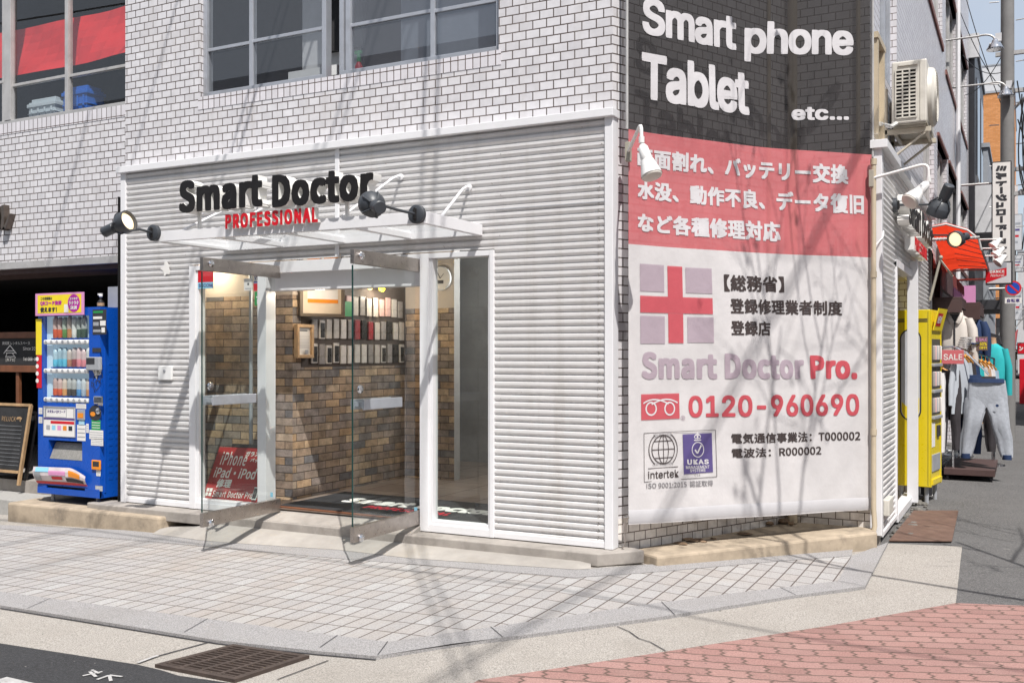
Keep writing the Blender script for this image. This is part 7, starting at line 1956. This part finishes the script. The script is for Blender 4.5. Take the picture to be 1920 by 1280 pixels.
# ================================================================== across the street, behind the camera: buildings, a bare street tree, a pole and cables whose shadows fall on the shop
def facade_far(lab, x0, x1, y, z1, mat):
    t = thing('street_building', lab, 'building', ((x0 + x1) / 2, y, -.3))
    f = Fr((x1, y, 0), (-1, 0, 0)); wd = x1 - x0
    holes = []
    for j in range(int(z1 // 3)):
        for k in range(int(wd // 2.6)):
            holes.append((.6 + 2.6 * k, 2.2 + 2.6 * k, 1.0 + 3 * j, 2.6 + 3 * j))
    holes = [h for h in holes if h[1] < wd - .2 and h[3] < z1 - .2]
    mb = MB(); wall(mb, f, 0, wd, -.3, z1, holes, depth=.2); obj('wall', mb, mat, t, fix=False)
    mb = MB(); mb.box(x0, x1, y - 9, y - .3, -.3, z1 - .05); obj('interior', mb, M['dark'], t)
    mb = MB(); mb.box(x0 - .05, x1 + .05, y - 9, y - .01, z1 - .05, z1 + .1); obj('roof', mb, M['farg'], t)
    for h in holes[:100]:
        g = MB(); g.face([f.at(h[0], h[2], -.15), f.at(h[1], h[2], -.15), f.at(h[1], h[3], -.15), f.at(h[0], h[3], -.15)]); obj('window', g, M['gdim'], t, fix=False)
facade_far('grey rendered building across the street behind the camera', -26, -9, -15.5, 9.5, M['farg'])
facade_far('white building across the street behind the camera', -8.6, 4, -16, 10.5, M['farw'])
facade_far('pale concrete building across the street to the right', 4.4, 20, -15.5, 8.5, M['conc_wall'])

def tree(x, y, h, seed, lab, lean=(0, 0), dens=4, spread=.62):
    rr = random.Random(seed)
    t = thing('street_tree', lab, 'tree', (x, y, zp(x)), 'bare street trees')
    mb = MB(); tw = MB(); lf = MB()
    def low(p):            # branches left out where their shadow would land on the paving
        x, y = p.x - .42 * (p.z + .15), p.y + .47 * (p.z + .15)
        return (y < .35 and -5 < x < 2.75) or y < -1.2
    def grow(p, d, ln, r, lev):
        pts = [p]; q = p.copy(); dd = d.copy()
        for i in range(4):
            dd = (dd + Vector((rr.uniform(-.16, .16), rr.uniform(-.16, .16), rr.uniform(-.02, .14)))).normalized()
            q = q + dd * ln / 4; pts.append(q.copy())
        if lev and any(low(pt) for pt in pts): return
        tgt = mb if lev < 2 else tw
        rings = [tgt.ring(pt, (pts[min(i + 1, 4)] - pts[max(i - 1, 0)]), r * (1 - .12 * i), 7 if lev < 2 else 5) for i, pt in enumerate(pts)]
        for i in range(1, 5):
            kk = len(rings[i]); best = min(range(kk), key=lambda s_: sum((rings[i][(j + s_) % kk] - rings[i - 1][j]).length for j in range(kk)))
            rings[i] = rings[i][best:] + rings[i][:best]
        tgt.loft(rings)
        if lev >= 4: 
            if rr.random() < .5:
                for _ in range(2):
                    c = pts[rr.randint(2, 4)] + Vector((rr.uniform(-.06, .06),) * 3); a = Vector((rr.uniform(-1, 1), rr.uniform(-1, 1), rr.uniform(-.5, .5))).normalized() * .05; b = a.orthogonal().normalized() * .025
                    lf.face([c - b, c + a - b * .2, c + b, c - a * .6])
            return
        for k in range(dens if lev else dens + 1):
            f = .35 + .65 * (k + 1) / (dens + 1); i = min(3, int(f * 4)); st = pts[i].lerp(pts[i + 1], f * 4 - i)
            a = rr.uniform(0, 6.283); side = dd.orthogonal().normalized(); side.rotate(Matrix.Rotation(a, 3, dd).to_quaternion())
            nd = (dd * (1 - spread * .6) + side * spread + Vector((0, 0, .15))).normalized()
            grow(st, nd, ln * rr.uniform(.55, .75), r * .52, lev + 1)
    grow(Vector((x, y, zp(x) - .02)), Vector((lean[0], lean[1], 1)).normalized(), h * .42, .052, 0)
    obj('trunk', mb, M['bark'], t, smooth=True)
    o = obj('branches', tw, M['bark'], t, smooth=True)
    lf and obj('leaf', lf, M['leafg'], t, fix=False)
tree(6.0, -1.2, 9.3, 3, 'bare street tree at the kerb right of the camera, its branches shading the banner', lean=(-.33, -.14), dens=4)
# pole behind the camera with cables to the shop
PB = Vector((5.6, -8.2, 0))
t = thing('utility_pole', 'grey utility pole behind the camera carrying cables to the tiled building', 'utility pole', (PB.x, PB.y, -.2))
mb = MB(); mb.lathe((PB.x, PB.y, -.25), (0, 0, 1), [(0, .19), (9.5, .15)], 18); obj('shaft', mb, M['pole'], t, smooth=40)
for z in (8.6, 7.8):
    mb = MB(); mb.box(PB.x - 1, PB.x + 1, PB.y - .05, PB.y + .05, z, z + .08); obj('cross_arm', mb, M['alud'], t)
GP = 'cables from the rear pole to the tiled building'
sd_ = Vector((-.42, .47, 0))
def sh(pt_wall, z): # a point above the street whose shadow falls at a place on the facade
    k = z - pt_wall[2]; return Vector((pt_wall[0] + .42 * k, pt_wall[1] - .47 * k, z))
for i in range(2):  # added out of view to cast an upright shadow band on the facade
    cable((-1.5 + .13 * i, .1, 6.8 + .08 * (i % 2)), (5.0 + .12 * i, -8.2, 7.9 + .12 * (i % 3)), .2, .012, 'one of two unseen parallel cables added to shade the facade, run to the rear pole', 'cables added to throw a shadow band on the facade')
GX = 'cables crossing the street in front of the shop'
for i, (x, z, r_) in enumerate(((-2.12, 7.0, .013), (-2.19, 7.05, .011), (-.45, 8.6, .012), (-.32, 8.7, .011), (-3.5, 9.2, .012), (-2.7, 8.9, .01))):
    cable((x, .1, z), (x + .5, -15.4, z + .3), .06, r_, 'black cable crossing the street from the tiled facade to the building opposite', GX)
for i in range(2): cable((3.42 + .08 * i, -15.4, 7.4), (PXY[0] + .4, PXY[1], 7.1), .2, .011, 'cable running from across the street along the side street to the pole', 'pair of cables over the corner')
cable((-14, -2.2, 6.4), (6, -4.6, 7.2), .3, .014, 'thin cable over the street along the facade', GP)
